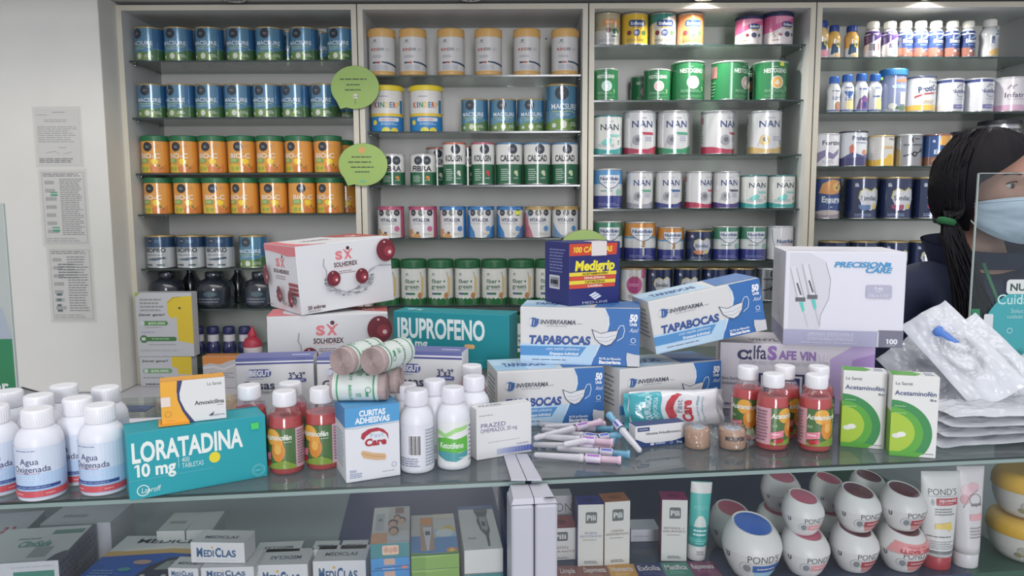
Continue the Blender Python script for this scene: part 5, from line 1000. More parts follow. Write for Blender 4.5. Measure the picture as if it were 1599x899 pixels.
# ------------------------------------------------------------------ bottles on the counter
def plastic_bottle(name, label, group, kind, cap_px, rot=0, y_fix=None):
    zt = Z0 + .1075
    p = at_z(cap_px[0], cap_px[1], zt)
    e = empty(name, T(p.x, p.y + .012, Z0) @ RZ(R(rot)), label, 'bottle', group)
    for nm, me in bottle_parts(kind): put(nm, me, e)
    return e
_bp = {}
def bottle_parts(kind):
    if kind in _bp: return _bp[kind]
    out = []
    def cap(r, z0, z1, c):
        m = MB('soft'); m.lathe([(r * .97, z0), (r, z0 + .0006), (r, z1 - .0016), (r * .95, z1 - .0002), (r * .86, z1)], c, 36, capt=True)
        for k in range(36): m.box(-.0005, -r * 1.018, z0 + .002, .0005, -r * .99, z1 - .003, c, M=RZ(2 * PI * k / 36))
        return m
    if kind == 'syrup':
        r = .0228
        prof = [(r * .88, 0), (r * .97, .0012), (r, .004), (r, .066), (r * .97, .072), (r * .86, .079), (r * .64, .086), (.0118, .089), (.0118, .094)]
        m = MB(); m.lathe(prof, CLEARP, 40, capb=True); out.append(('bottle_body', m.mesh('bottle_body')))
        q = [(max(.001, a - .0014), b + (.001 if i == 0 else 0)) for i, (a, b) in enumerate(prof[:5])] + [(r * .90, .0755)]
        m = MB(); m.lathe(q, SYRUP, 40, capb=True, capt=True); out.append(('syrup', m.mesh('syrup')))
        m = MB('gloss'); f = cylsurf(r + .0003, .06, e0=2e-4); f0 = f.fn; f.fn = lambda U, V, e: (lambda p: (p[0], p[1], p[2] + .008))(f0(U, V, e))
        f.sv = .054
        deco(m, f, [('r', -1.05, 0, -.5, 1, (206, 150, 160)), ('r', -.5, 0, .62, 1, (66, 104, 50)), ('r', .62, 0, 1.2, 1, (204, 160, 172)), ('el', -.05, .80, .24, .2, (222, 158, 44)), ('el', .12, .46, .2, .26, (214, 128, 36)), ('el', .14, .66, .13, .13, (226, 150, 48)), ('el', .12, .5, .1, .12, (226, 170, 70)), ('p', [(-.5, 0), (.62, 0), (.62, .1), (.3, .24), (-.1, .14), (-.5, .1)], (120, 150, 46)),
                    ('t', 'Acetaminofén', .0, .80, .13, 1.0, (222, 226, 210), {'b': .03, 'sh': .1}), ('L', .3, .66, .55, .7, 1, (190, 210, 180)), ('p', [(-.5, .18), (-.12, .24), (-.1, .42), (-.5, .36)], (222, 120, 140)), ('L', -.46, .28, -.16, .34, 1, (240, 220, 226)), ('el', -.34, .12, .09, .075, (176, 34, 44)), ('el', -.2, .14, .085, .07, (186, 40, 48)), ('L', -.46, .5, -.3, .58, 2, (170, 200, 160)), ('L', .66, .1, 1.1, .95, 12, (120, 90, 110)), ('L', -1.0, .1, -.56, .95, 10, (120, 90, 110))])
        out.append(('label', m.mesh('label')))
        out.append(('cap', cap(.0148, .0885, .1075, (226, 226, 230)).mesh('cap')))
    elif kind == 'peroxide':
        r = .0262
        prof = [(r * .9, 0), (r * .98, .001), (r, .004), (r, .068), (r * .97, .073), (r * .86, .080), (r * .66, .0855), (.0145, .088), (.0145, .09)]
        m = MB('soft'); m.lathe(prof, (222, 224, 232), 44, capb=True)
        f = cylsurf(r, .066); f0 = f.fn; f.fn = lambda U, V, e: (lambda p: (p[0], p[1], p[2] + .003))(f0(U, V, e)); f.sv = .063
        deco(m, f, [('r', -1.1, .44, 1.1, 1.0, (206, 216, 232)), ('r', -1.1, .2, 1.1, .5, (176, 204, 234)), ('r', -1.1, .02, 1.1, .2, (160, 196, 232)), ('L', -.32, .92, .28, .95, 1, (110, 110, 150)), ('t', 'Agua', -.0, .735, .115, .40, (52, 60, 110), {'b': .0}), ('t', 'Oxigenada', .02, .585, .115, .82, (52, 60, 110), {'b': .0}), ('L', -.36, .49, .36, .515, 1, (196, 130, 150)), ('L', -.36, .37, .36, .44, 2, (206, 216, 236)), ('r', -.5, .205, .62, .265, (44, 72, 140)), ('L', -.3, .22, .5, .25, 1, (150, 170, 216)),
                    ('r', -1.1, .045, 1.1, .165, (206, 74, 82)), ('L', -.36, .09, -.1, .12, 1, (236, 200, 204)), ('L', .3, .09, .5, .12, 1, (236, 200, 204))])
        out.append(('bottle_body', m.mesh('bottle_body'))); out.append(('cap', cap(.0172, .0868, .1075, (232, 232, 236)).mesh('cap')))
    else:
        r = .0225
        prof = [(r * .9, 0), (r * .98, .001), (r, .004), (r, .066), (r * .97, .072), (r * .86, .079), (r * .64, .086), (.0118, .089), (.0118, .09)]
        m = MB('soft'); m.lathe(prof, (216, 218, 224), 40, capb=True)
        f = cylsurf(r, .066); f0 = f.fn; f.fn = lambda U, V, e: (lambda p: (p[0], p[1], p[2] + .003))(f0(U, V, e)); f.sv = .063
        if kind == 'keto':
            deco(m, f, [('r', -.52, .04, .9, .98, (220, 222, 220)), ('p', [(-.5, .82), (-.2, .74), (.1, .86), (.5, .9), (.5, .82), (.1, .76), (-.2, .64), (-.5, .72)], (150, 206, 120)), ('p', [(-.5, .62), (-.2, .66), (.1, .62), (.5, .68), (.5, .36), (.1, .32), (-.2, .36), (-.5, .30)], (84, 176, 56)), ('p', [(-.5, .34), (-.2, .36), (.2, .32), (.5, .36), (.5, .24), (.1, .14), (-.2, .16), (-.5, .26)], (70, 150, 156)), ('t', 'Ketotifeno', -.02, .49, .12, .72, (226, 234, 226), {'b': .02}), ('L', .56, .1, .9, .9, 9, (120, 124, 140)), ('L', .2, .2, .44, .24, 1, (200, 226, 226))])
        else:
            deco(m, f, [('r', -1.0, .04, 1.0, .98, (212, 214, 222)), ('r', -.2, .34, .2, .78, (222, 222, 224))] + [('r', -.18 + .036 * k, .36, -.18 + .036 * k + (.012 + .008 * (k % 3)), .76, (40, 40, 46)) for k in range(10)] + [('L', -.5, .1, .2, .3, 4, (130, 134, 156)), ('L', -.95, .1, -.5, .9, 12, (130, 134, 156)), ('L', .3, .1, .9, .9, 12, (150, 154, 170))])
        out.append(('bottle_body', m.mesh('bottle_body'))); out.append(('cap', cap(.0150, .0875, .1075, (222, 222, 230)).mesh('cap')))
    _bp[kind] = out
    return out
GP = 'white peroxide bottles'
for cp, rot, lab in (((48, 641), 4, 'front peroxide bottle standing farthest left with its whole label showing'), ((147, 635), -6, 'front peroxide bottle nearest the long teal carton'), ((112, 624), -24, 'peroxide bottle half hidden between the two front ones'),
                     ((-22, 637), 20, 'peroxide bottle cut off by the left edge of the photo'), ((3, 613), 30, 'peroxide bottle in the second row at the far left'), ((51, 619.5), 70, 'peroxide bottle right behind the leftmost whole label'),
                     ((91, 604), 80, 'rear peroxide bottle in the middle of its group'), ((157, 607), 32, 'rear peroxide bottle behind the one nearest the teal carton')):
    plastic_bottle('peroxide_bottle', lab, GP, 'peroxide', cp, rot)
GS = 'red syrup bottles'
for cp, rot, lab in (((384, 603.5), 10, 'red syrup bottle behind the right end of the long teal carton'), ((439.5, 613), -24, 'front red syrup bottle right beside the long teal carton'), ((449, 599.5), 10, 'rear red syrup bottle between the two by the plaster carton'), ((498, 608), -26, 'red syrup bottle right beside the plaster carton'),
                     ((1172, 574), -20, 'leftmost red syrup bottle before the vinyl glove carton'), ((1213, 585.5), 34, 'front red syrup bottle with its white side panel showing'), ((1230, 573), 30, 'rear red syrup bottle in the middle before the glove carton'), ((1281, 587), 8, 'front red syrup bottle beside the green ringed cartons'), ((1284, 573.5), 0, 'rear red syrup bottle beside the green ringed cartons')):
    plastic_bottle('syrup_bottle', lab, GS, 'syrup', cp, rot)
GK = 'white medicine bottles'
for cp, kind, rot, lab in (((648, 611), 'bar', 0, 'white medicine bottle with its barcode facing front'), ((706, 607), 'keto', 0, 'white medicine bottle with the green and teal label'), ((677, 595.5), 'bar', 60, 'rear white medicine bottle between barcode and green label'), ((739, 589.5), 'bar', -70, 'white medicine bottle behind the omeprazole carton'), ((631, 602), 'bar', 90, 'rear white medicine bottle hidden by the plaster carton')):
    plastic_bottle('medicine_bottle', lab, GK, kind, cp, rot)
e = plastic_bottle('syrup_bottle', 'syrup bottle glimpsed between gauze and mask cartons', GS, 'syrup', (736, 572), 140)

# ------------------------------------------------------------------ needles, tapes, gauze bag
def needle(label, a, b, col, hub, z=Z0, zb=None):
    a = at_z(a[0], a[1], z) if not isinstance(a, Vector) else a
    b = at_z(b[0], b[1], zb or z) if not isinstance(b, Vector) else b
    ax = (b - a); L = ax.length; ax.normalize(); up = Vector((0, 0, 1)); ey = up.cross(ax).normalized(); ex = ey.cross(ax)
    r = .0058
    o = a + Vector((0, 0, r))
    M = Matrix(((ex.x, ey.x, ax.x, o.x), (ex.y, ey.y, ax.y, o.y), (ex.z, ey.z, ax.z, o.z), (0, 0, 0, 1)))
    e = empty('needle', M, label, 'needle', 'capped hypodermic needles')
    m = MB(); h = L * .42
    m.lathe([(.0030, h), (.0056, h + .001), (.0056, h + .006), (.0050, h + .007), (.0038, L - .002), (.0018, L)], FROST, 18, capt=True); put('needle_cap', m, e)
    m = MB(); m.lathe([(.0056, 0), (.0059, .002), (.0059, .004), (.0048, .005), (.0046, h * .8), (.0030, h + .004)], col, 18, capb=True); put('hub_cap', m, e)
    m = MB('soft'); m.lathe([(.0060, h * .55), (.0062, h * .56), (.0062, h * .95), (.0060, h * .96)], (206, 196, 214), 18)
    deco(m, Surf(lambda U, V, e_: ((.0062 + e_) * math.sin(U / .0062), -(.0062 + e_) * math.cos(U / .0062), V), .0124, h, .0013, None, 4e-5, 5e-5), [('r', q, .58, q + .28, .92, hub) for q in (-1.2, -.5, .2, .9)])
    put('paper_seal', m, e)
    m = MB('metal'); m.tube([(0, 0, h), (0, 0, L - .004)], .0005, (190, 190, 196), 6); put('needle_tube', m, e)
    return e
PK, BL_ = PINKCAP, BLUECAP; HP, HB = (150, 84, 176), (60, 90, 190)
needle('pink capped needle lying at the very front of the needle heap', (970, 725), (834, 716), PK, HP)
needle('blue capped needle lying second from the front of the heap', (984, 716), (870, 706), BL_, HB)
needle('pink capped needle in the middle front of the heap', (955, 704), (832, 700), PK, HP)
needle('blue capped needle in the middle of the heap', (962, 694), (846, 676), BL_, HB, Z0 + .002)
needle('pink capped needle resting across the middle of the heap', (958, 697), (838, 686), PK, HP, Z0 + .0086)
needle('blue capped needle at the back of the heap', (958, 676), (842, 668), BL_, HB)
needle('pink capped needle at the back of the heap by the mask carton', (945, 668), (850, 672), PK, HP, Z0 + .0005)
needle('pink capped needle on top at the back of the heap', (938, 664), (834, 690), PK, HP, Z0 + .0095)
needle('blue capped needle pointing toward the back right of the heap', (968, 684), (880, 700), BL_, HB, Z0 + .0088)
needle('blue capped needle lying apart, slanting toward the hyoscine carton', at_Y(951, 653, 1.10), at_z(1000, 711, Z0 + .002), BL_, HB)

def tape(label, c, w, top, bot, txt):
    Y = at_z(c, bot, Z0).y; r = px_m(w, Y, Z0) / 2; Y += r; p = at_z(c, bot, Z0); x = p.x; h = at_Y(c, top, Y - r * .6).z - Z0 - .004
    e = empty('tape_roll', T(x, Y, Z0), label, 'tape', 'tan tape rolls in film')
    m = MB('matte'); m.lathe([(r * .60, .001), (r * .97, .001), (r, .002), (r, h - .001), (r * .97, h), (r * .6, h)], noisy('tan_tape_%d' % c, (190, 138, 104), (204, 154, 118), 60, .7), 40); put('tape_coil', m, e)
    m = MB('soft'); m.lathe([(r * .60, .0012), (r * .60, h + .002), (r * .52, h + .002), (r * .52, .0012)], (176, 186, 200), 32); m.lathe([(r * .51, h * .9), (.0003, h * .92)], (160, 180, 206), 32); put('core', m, e)
    if txt:
        m = MB('soft'); deco(m, cylsurf(r, h, e0=4e-4), [('t', txt, .0, .62, .22, .8, (44, 50, 66), {'b': .04})]); put('printed_band', m, e)
    m = MB(); rnd = random.Random(c)
    prof = [(r * .4, .0005), (r * 1.02, .0006), (r * 1.05, .004), (r * 1.03, h * .6), (r * 1.05, h), (r * .9, h + .004), (r * .5, h + .005), (.0004, h + .004)]
    n = 40; vs = []; fs = []
    for i, (rr_, z_) in enumerate(prof):
        for k in range(n):
            a = 2 * PI * k / n; q = rr_ * (1 + .05 * math.sin(5 * a + i) * rnd.random()); vs.append((q * math.sin(a), -q * math.cos(a), z_ + .0012 * rnd.random() * (i > 1)))
    for i in range(len(prof) - 1):
        for k in range(n): fs.append((i * n + k, i * n + (k + 1) % n, (i + 1) * n + (k + 1) % n, (i + 1) * n + k))
    m.add(vs, fs, WRAP, True)
    m.grid(lambda u, v: (r * (.9 + .75 * u), -.002 + .010 * math.sin(9 * v) * u, .004 + h * .9 * v + .003 * math.sin(7 * u)), 5, 6, WRAP)
    put('film', m, e)
tape('tan tape roll in film, nearer the hyoscine carton', 1093, 38, 666, 703, None)
tape('tan tape roll with dark lettering, nearer the red syrups', 1149, 41, 668, 704, 'MICROPORE')

# surgical gauze bag
a1, a2 = at_z(987, 674, Z0), at_z(1129, 666, Z0); M, w = pose(a1, a2); h = .060
e = empty('gauze_bag', M @ T(0, 0, .0012) @ RX(R(-14)), 'white and teal surgical gauze bag leaning on the mask carton', 'bag')
m = MB('gloss'); nz = lambda u, v: .0016 * noise.noise(Vector((u * 9, v * 6, 1.3)))
def gb(side):
    def f(u, v):
        b = (max(0, 1 - (2 * u - 1) ** 4) * max(0, 1 - (2 * v - 1) ** 4)) ** .5
        return (w * (u + .012 * math.sin(9 * v)), .0125 - side * (.0125 * b + nz(u, v) * b), h * (v + .02 * math.sin(6 * u) - .01))
    return f
m.grid(gb(1), 40, 20, (214, 214, 218)); m.grid(gb(-1), 20, 10, (206, 206, 210))
sf = Surf(lambda U, V, ee: (lambda p: (p[0], p[1] - .0004 - ee, p[2]))(gb(1)(min(1, max(0, U / w)), min(1, max(0, V / h)))), w, h, w / 30, h / 14)
deco(m, sf, [('p', [(.02, .06), (.2, .06), (.34, .2), (.34, .96), (.0, .96)], (44, 160, 172)), ('t', 'GASA', .10, .52, .13, .12, (206, 226, 228), {'rot': 90}), ('t', 'QUIRURGICA', .19, .56, .17, .25, (216, 232, 234), {'rot': 90, 'b': .02}), ('t', 'HIPOPOROSA', .275, .52, .12, .24, (200, 226, 228), {'rot': 90}),
    ('p', [(.40, .30), (.385, .5), (.40, .70), (.45, .86), (.52, .92), (.565, .88), (.525, .84), (.49, .72), (.475, .55), (.50, .34), (.45, .2)], (188, 40, 52)), ('t', 'Fast', .535, .58, .17, .13, (110, 120, 140), {'rot': 90}), ('t', 'Care', .615, .46, .27, .22, (188, 40, 54), {'rot': 90, 'b': .04}),
    ('t', 'H 7.5cm x 450cm', .735, .5, .06, .27, (84, 160, 176), {'rot': 90, 'b': .02}), ('t', 'Hipoalergénica', .79, .5, .05, .25, (84, 160, 176), {'rot': 90}), ('L', .36, .05, .9, .1, 1, (150, 160, 170))])
put('bag', m, e)
m = MB(); m.grid(lambda u, v: (w * (.995 + .06 * u), .0125 + .003 * math.sin(14 * v + 3 * u), h * (.06 + .9 * v)), 3, 14, (206, 208, 212)); m.grid(lambda u, v: (w * (.005 - .05 * u), .0125 + .003 * math.sin(12 * v), h * (.06 + .9 * v)), 3, 14, (60, 166, 178)); put('end_seal', m, e)

# ------------------------------------------------------------------ clear sterile pouches
PAPERW = mat((244, 245, 248), 'matte')
def pouch(label, p0, p1, width, seed, sag=0.012, clip=None, tube=True, yaw_w=None, layered=False):
    """a long film-and-paper pouch from foot p0 to head p1"""
    p0 = Vector(p0); p1 = Vector(p1); up = (p1 - p0); L = up.length; up.normalize()
    side = Vector(yaw_w or (1, .1, 0)).normalized(); side = (side - up * side.dot(up)).normalized(); nrm = side.cross(up)
    if nrm.dot(CAM - p0) < 0: nrm = -nrm
    M = Matrix(((side.x, up.x, nrm.x, p0.x), (side.y, up.y, nrm.y, p0.y), (side.z, up.z, nrm.z, p0.z), (0, 0, 0, 1)))
    e = empty('sterile_pouch', M, label, 'pouch', 'sterile infusion pouches')
    def sh(u, v, k):
        q = Vector((u * 3.1, v * 3.3, seed * 7.7)); b = (max(0, 1 - (2 * u - 1) ** 6) * max(0, 1 - (2 * v - 1) ** 8))
        base = .005 * noise.noise(q) + .0015 * noise.noise(q * 2.7) + sag * math.sin(PI * v) * .4
        ex = 0 if k == 0 else b * (.008 + .004 * noise.noise(q * 3.3 + Vector((3, 1, 0))) + .0025 * noise.noise(q * 8))
        return ((u - .5) * width * (1 + .03 * noise.noise(Vector((seed, v * 3, 0)))), v * L, base + ex + (0 if k == 0 else .0004))
    m = MB(); m.grid(lambda u, v: sh(u, v, 0), 16, 24, PAPERW); put('paper_back', m, e)
    m = MB(); m.grid(lambda u, v: sh(u, v, 1), 34, 48, FILM); put('film_front', m, e)
    if tube:
        m = MB('gloss'); pts = []
        for k in range(60):
            t = k / 59; a = t * 5 * PI; pts.append(((.25 * math.cos(a) * width), L * (.42 + .20 * math.sin(a) + .1 * t), .0035 + .002 * t + sh(.5 + .25 * math.cos(a), .42 + .20 * math.sin(a) + .1 * t, 0)[2]))
        m.tube(pts, .0016, (200, 202, 210), 6); put('tubing', m, e)
    if clip:
        (cu, cv, ang, col, ln) = clip
        m = MB('soft'); b = sh(cu, cv, 0)[2] + .004
        m.lathe([(.0050, 0), (.0060, .002), (.0066, ln * .35), (.0080, ln * .7), (.0105, ln * .82), (.0108, ln * .86), (.009, ln)], col, 16, capb=True, capt=True, M=T((cu - .5) * width, cv * L, b) @ RZ(R(ang)) @ RX(R(90)))
        put('flow_clip', m, e)
        m = MB('soft'); m.lathe([(.006, 0), (.007, .003), (.007, .03), (.004, .038)], (206, 208, 216), 16, M=T((cu - .42) * width, cv * L - .02, b - .001) @ RZ(R(ang + 14)) @ RX(R(90))); put('drip_chamber', m, e)
    return e
P_ = lambda px, py, Y: at_Y(px, py, Y)
YW = (.80, -.10, .60)
pouch('foremost clear pouch with a bright blue clip, leaning behind the green cartons', P_(1566, 622, 1.105), P_(1440, 489, 1.25), .082, 1, clip=(.55, .56, 192, (70, 120, 206), .040), yaw_w=YW)
pouch('clear pouch with a white drip chamber, leaning beside the acrylic screen', P_(1625, 640, 1.13), P_(1492, 508, 1.25), .074, 2, clip=(.48, .46, 186, (96, 176, 206), .018), yaw_w=YW)
pouch('clear pouch fanned out just under the foremost leaning one', P_(1512, 642, 1.17), P_(1398, 540, 1.315), .080, 3, yaw_w=YW, clip=None)
pouch('lowest leaning clear pouch, tucked in behind the green cartons', P_(1470, 620, 1.225), P_(1378, 580, 1.365), .080, 5, yaw_w=YW, clip=None)
pouch('clear pouch slanting down at the right edge of the photo', P_(1668, 640, 1.16), P_(1570, 572, 1.27), .09, 4, yaw_w=YW)
for k, (pxx, pyy, dx, lab) in enumerate(((1600, 700, 0, 'lowest flat pouch of the pile at the counter edge'), (1606, 690, .004, 'second flat pouch from the bottom of the pile'), (1612, 676, .01, 'third flat pouch from the bottom of the pile'), (1618, 662, .014, 'topmost flat pouch of the pile, under the leaning ones'))):
    zk = Z0 + .0045 + .0130 * k
    c = at_z(1540 + 4 * k, 697, Z0); c0 = Vector((c.x - .075 + dx, c.y + .03 + .004 * k, zk)); c1 = Vector((c.x + .16 + dx, c.y + .055, zk))
    pouch(lab, c0, c1, .085, 11 + k, sag=.0, tube=False, yaw_w=(.05, -1, 0), clip=None)

# ------------------------------------------------------------------ acrylic screens and signs
def slab(m, pts, M, t, c, fin=None):
    """a flat cut-out with thickness: pts in x,z on the plane y=0, thickness t toward -y"""
    v = [Vector((x, 0, z)) for x, z in pts]; tr = geometry.tessellate_polygon([v]); n = len(v)
    vs = [(x, 0, z) for x, z in pts] + [(x, -t, z) for x, z in pts]
    fs = [list(q) for q in tr] + [[i + n for i in q] for q in tr] + [(i, (i + 1) % n, n + (i + 1) % n, n + i) for i in range(n)]
    m.add(vs, fs, c, False, M, fin)
pa = at_Y(1529.5, 271, 1.29); bz = CZ; SX = pa.x; SH = pa.z - CZ
e = empty('acrylic_screen', T(SX, 1.29, CZ), 'clear acrylic screen standing before the person in navy', 'screen', 'acrylic counter screens')
m = MB(); m.box(0, 0, .0005, .42, .004, SH, ACRYL); m.box(-.0012, -.0002, .0005, -.0001, .0042, SH, mat((176, 190, 186), 'gloss')); m.box(0, -.0002, SH + .0001, .42, .0042, SH + .0012, mat((176, 190, 186), 'gloss')); put('screen_sheet', m, e)
m = MB('gloss'); m.box(.03, -.03, .0006, .05, -.0005, .004, (200, 206, 206)); m.box(.03, -.005, .0006, .05, -.0005, .05, (206, 212, 212)); put('foot', m, e)
S = lambda px, py: (at_Y(px, py, 1.289).x - SX, at_Y(px, py, 1.289).z - CZ)
m = MB('soft'); fl = Surf(lambda U, V, ee: (U, -.0008 - ee, V), 1, 1, None, None, 1.2e-4)
cx, cz = S(1606, 522); rad = S(1606, 522)[1]; 
l = S(1533, 520)[0]; rr_ = cx - l
deco(m, fl, [('p', [S(1517, 482), S(1530, 482), S(1532, 520), S(1517, 514)], (36, 120, 76)), ('p', [(cx + rr_ * math.cos(R(a)), cz + rr_ * math.sin(R(a))) for a in range(60, 205, 8)] + [S(1536, 572), S(1640, 572), (cx + rr_ * .6, cz + rr_ * .8)], (52, 158, 164)), ('rr', *S(1571, 459), *S(1650, 436), .006, (206, 210, 206)),
    ('t', 'NUEVO', S(1606, 448)[0], S(1606, 448)[1], .012, .062, (40, 70, 62), {'b': .03}), ('t', 'Cuidado', S(1593, 467)[0], S(1593, 467)[1], .017, .078, (176, 216, 216), {'b': .01}), ('t', 'Solución', S(1594, 485)[0], S(1594, 485)[1], .007, .034, (170, 212, 214)), ('t', 'cuidado diario', S(1595, 494)[0], S(1595, 494)[1], .006, .05, (170, 212, 214)),
    ('rr', *S(1533, 543), *S(1551, 490), .003, (206, 210, 212)), ('ring', *S(1576, 516), .005, .0012, (170, 212, 214)), ('L', *S(1552, 528), *S(1566, 522), 1, (60, 90, 110))])
o = put('poster', m, e, None, 'teal round poster with white bottle')
# left screen
pa = at_Y(4, 318, 1.28); SX2 = pa.x; SH2 = pa.z - CZ
e = empty('acrylic_screen', T(SX2, 1.28, CZ), 'clear acrylic screen with a green poster at the far left', 'screen', 'acrylic counter screens')
pe = at_Y(32, 640, 1.28)
m = MB(); m.box(-.35, 0, .0005, 0.0, .004, SH2, ACRYL); m.box(.0001, -.0002, .0005, .0012, .0042, SH2, mat((176, 190, 186), 'gloss')); m.box(-.35, -.0002, SH2 + .0001, 0, .0042, SH2 + .0012, mat((176, 190, 186), 'gloss')); put('screen_sheet', m, e)
m = MB('gloss'); m.box(-.09, -.03, .0006, -.07, -.0005, .004, (200, 206, 206)); m.box(-.09, -.005, .0006, -.07, -.0005, .05, (206, 212, 212)); put('foot', m, e)
S2 = lambda px, py: (at_Y(px, py, 1.279).x - SX2, at_Y(px, py, 1.279).z - CZ)
m = MB('soft'); fl = Surf(lambda U, V, ee: (U, -.0008 - ee, V), 1, 1, None, None, 1.2e-4)
xr = -.001
deco(m, fl, [('p', [(-.3, S2(0, 655)[1]), (xr, S2(0, 655)[1]), (xr, S2(20, 529)[1]), (-.3, S2(0, 531)[1])], (34, 118, 72)), ('t', 'Cuidar', xr - .012, S2(10, 602)[1], .020, None, (206, 214, 208), {'b': .03, 'a': 'r'}), ('p', [(-.3, S2(0, 529)[1]), (S2(18, 500)[0], S2(0, 529)[1]), (S2(2, 480)[0], S2(0, 480)[1]), (-.3, S2(0, 470)[1])], (150, 160, 172))])
put('poster', m, e, None, 'green poster with white lettering')
# dark rimmed tray
a = at_z(35, 604, CZ + .02); b = at_z(128, 630, CZ + .02); c = at_z(-60, 640, CZ + .02)
M, w = pose(Vector((c.x, c.y, CZ + .02)), Vector((c.x + .001, c.y, CZ + .02)))
ex = (b - a); ey = (a - c); n0 = MB('gloss')
e = empty('rimmed_tray', T(c.x, c.y, Z0), 'grey tray with dark rim behind the peroxide bottles', 'tray')
q = [Vector((0, 0, 0)), ey, ey + ex, ex]
m = MB('soft'); lo = [(p.x, p.y, .002) for p in q]; hi = [(p.x, p.y, .019) for p in q]
cen = sum((Vector(p) for p in hi), Vector()) / 4
m.add(lo + hi, [(0, 1, 5, 4), (1, 2, 6, 5), (2, 3, 7, 6), (3, 0, 4, 7), (0, 1, 2, 3), (4, 5, 6, 7)], (136, 140, 146)); put('tray_body', m, e)
m = MB('gloss'); inn = [tuple(cen + (Vector(p) - cen) * .95 + Vector((0, 0, .0018))) for p in hi]; out = [tuple(Vector(p) + Vector((0, 0, .0018))) for p in hi]
m.add(out + inn + hi, [(0, 1, 5, 4), (1, 2, 6, 5), (2, 3, 7, 6), (3, 0, 4, 7), (0, 1, 9, 8), (1, 2, 10, 9), (2, 3, 11, 10), (3, 0, 8, 11)], (40, 44, 56)); put('rim', m, e)
# papers under the rear edge
a1 = at_z(182, 655, Z0)
m = MB('matte'); m.box(0, -.11, 0, .20, 0, .0012, (206, 206, 214)); o = put('paper_sheet', m, None, T(a1.x, a1.y, Z0) @ RZ(YAW)); tag(o, 'white paper sheet on the counter behind the long teal carton', 'paper')
a1 = at_z(172, 642, Z0); a2 = at_z(226, 642, Z0)
m = MB('soft'); ww = (a2 - a1).length; m.box(0, 0, 0, ww, .036, .0008, (62, 82, 122)); deco(m, Surf(lambda U, V, ee: (U, V, .0008 + ee), ww, .036), [('L', .3, .55, .7, .85, 1, (34, 44, 70)), ('L', .1, .12, .95, .42, 1, (34, 44, 70))])
o = put('price_label', m, None, T(a1.x, a1.y, Z0) @ RZ(0)); tag(o, 'blue price label stuck on the glass behind the peroxide bottles', 'label')
# green speech bubble signs on the cabinets
GB = noisy('green_card', (140, 172, 84), (150, 182, 92), 20, .35)
def bubble(label, px0, py0, px1, py1, tail, lines, dot, Y=2.742, cut=None):
    c = at_Y((px0 + px1) / 2, (py0 + py1) / 2, Y); a = at_Y(px0, py0, Y); b = at_Y(px1, py1, Y)
    rx = (b.x - a.x) / 2; rz = (a.z - b.z) / 2
    e = empty('bubble_sign', T(c.x, Y, c.z), label, 'sign', 'green speech bubble signs')
    pts = []
    for k in range(48):
        an = R(90 + 360 * k / 48); d = math.degrees(an) % 360
        if 218 < d < 240:
            if tail and abs(d - 225) < 4.5: pts.append((-rx * .62 * 1.02, -rz * 1.0))
            continue
        pts.append((rx * math.cos(an), rz * math.sin(an)))
    m = MB(); slab(m, pts, None, .0022, GB)
    m2 = [(x * 1.012, z * 1.012) for x, z in pts]
    slab(m, m2, T(0, .0012, 0), .001, mat((60, 84, 40), 'soft'))
    fl = Surf(lambda U, V, ee: (U, -.0023 - ee, V), 1, 1, None, None, 1.2e-4)
    it = []
    for (dv, wv) in lines: it.append(('L', -rx * wv, rz * (dv - .07), rx * wv, rz * (dv + .07), 1, (70, 84, 58)))
    it += dot(rx, rz); deco(m, fl, it); put('sign_board', m, e)
    m = MB('gloss'); m.box(-.006, .0006, -rz * .5, .006, .0022, rz * .5, (190, 194, 190)); put('clip', m, e)
bubble('upper green speech bubble sign between the first two cabinets', 516, 103, 593, 170, True, [(.38, .62), (.12, .36), (-.12, .42)], lambda rx, rz: [('c', 0.001, -.42 * rz, .12 * rz, (206, 206, 196)), ('c', -.04 * rx, -.42 * rz, .03 * rz, (40, 44, 40)), ('c', .08 * rx, -.42 * rz, .03 * rz, (40, 44, 40)), ('r', -.03 * rx, -.8 * rz, .03 * rx, -.5 * rz, (120, 150, 84))])
bubble('lower green speech bubble sign with an orange dot between the first two cabinets', 528, 224, 606, 290, True, [(.36, .46), (.12, .60), (-.12, .5), (-.34, .34)], lambda rx, rz: [('c', -.04 * rx, .68 * rz, .16 * rz, (206, 150, 84)), ('el', -.04 * rx, -.78 * rz, .12 * rx, .05 * rz, (90, 176, 150))])
bubble('green speech bubble sign rising behind the cold tablet carton', 873, 359, 952, 424, True, [(.45, .4), (.2, .5), (-.1, .5)], lambda rx, rz: [])
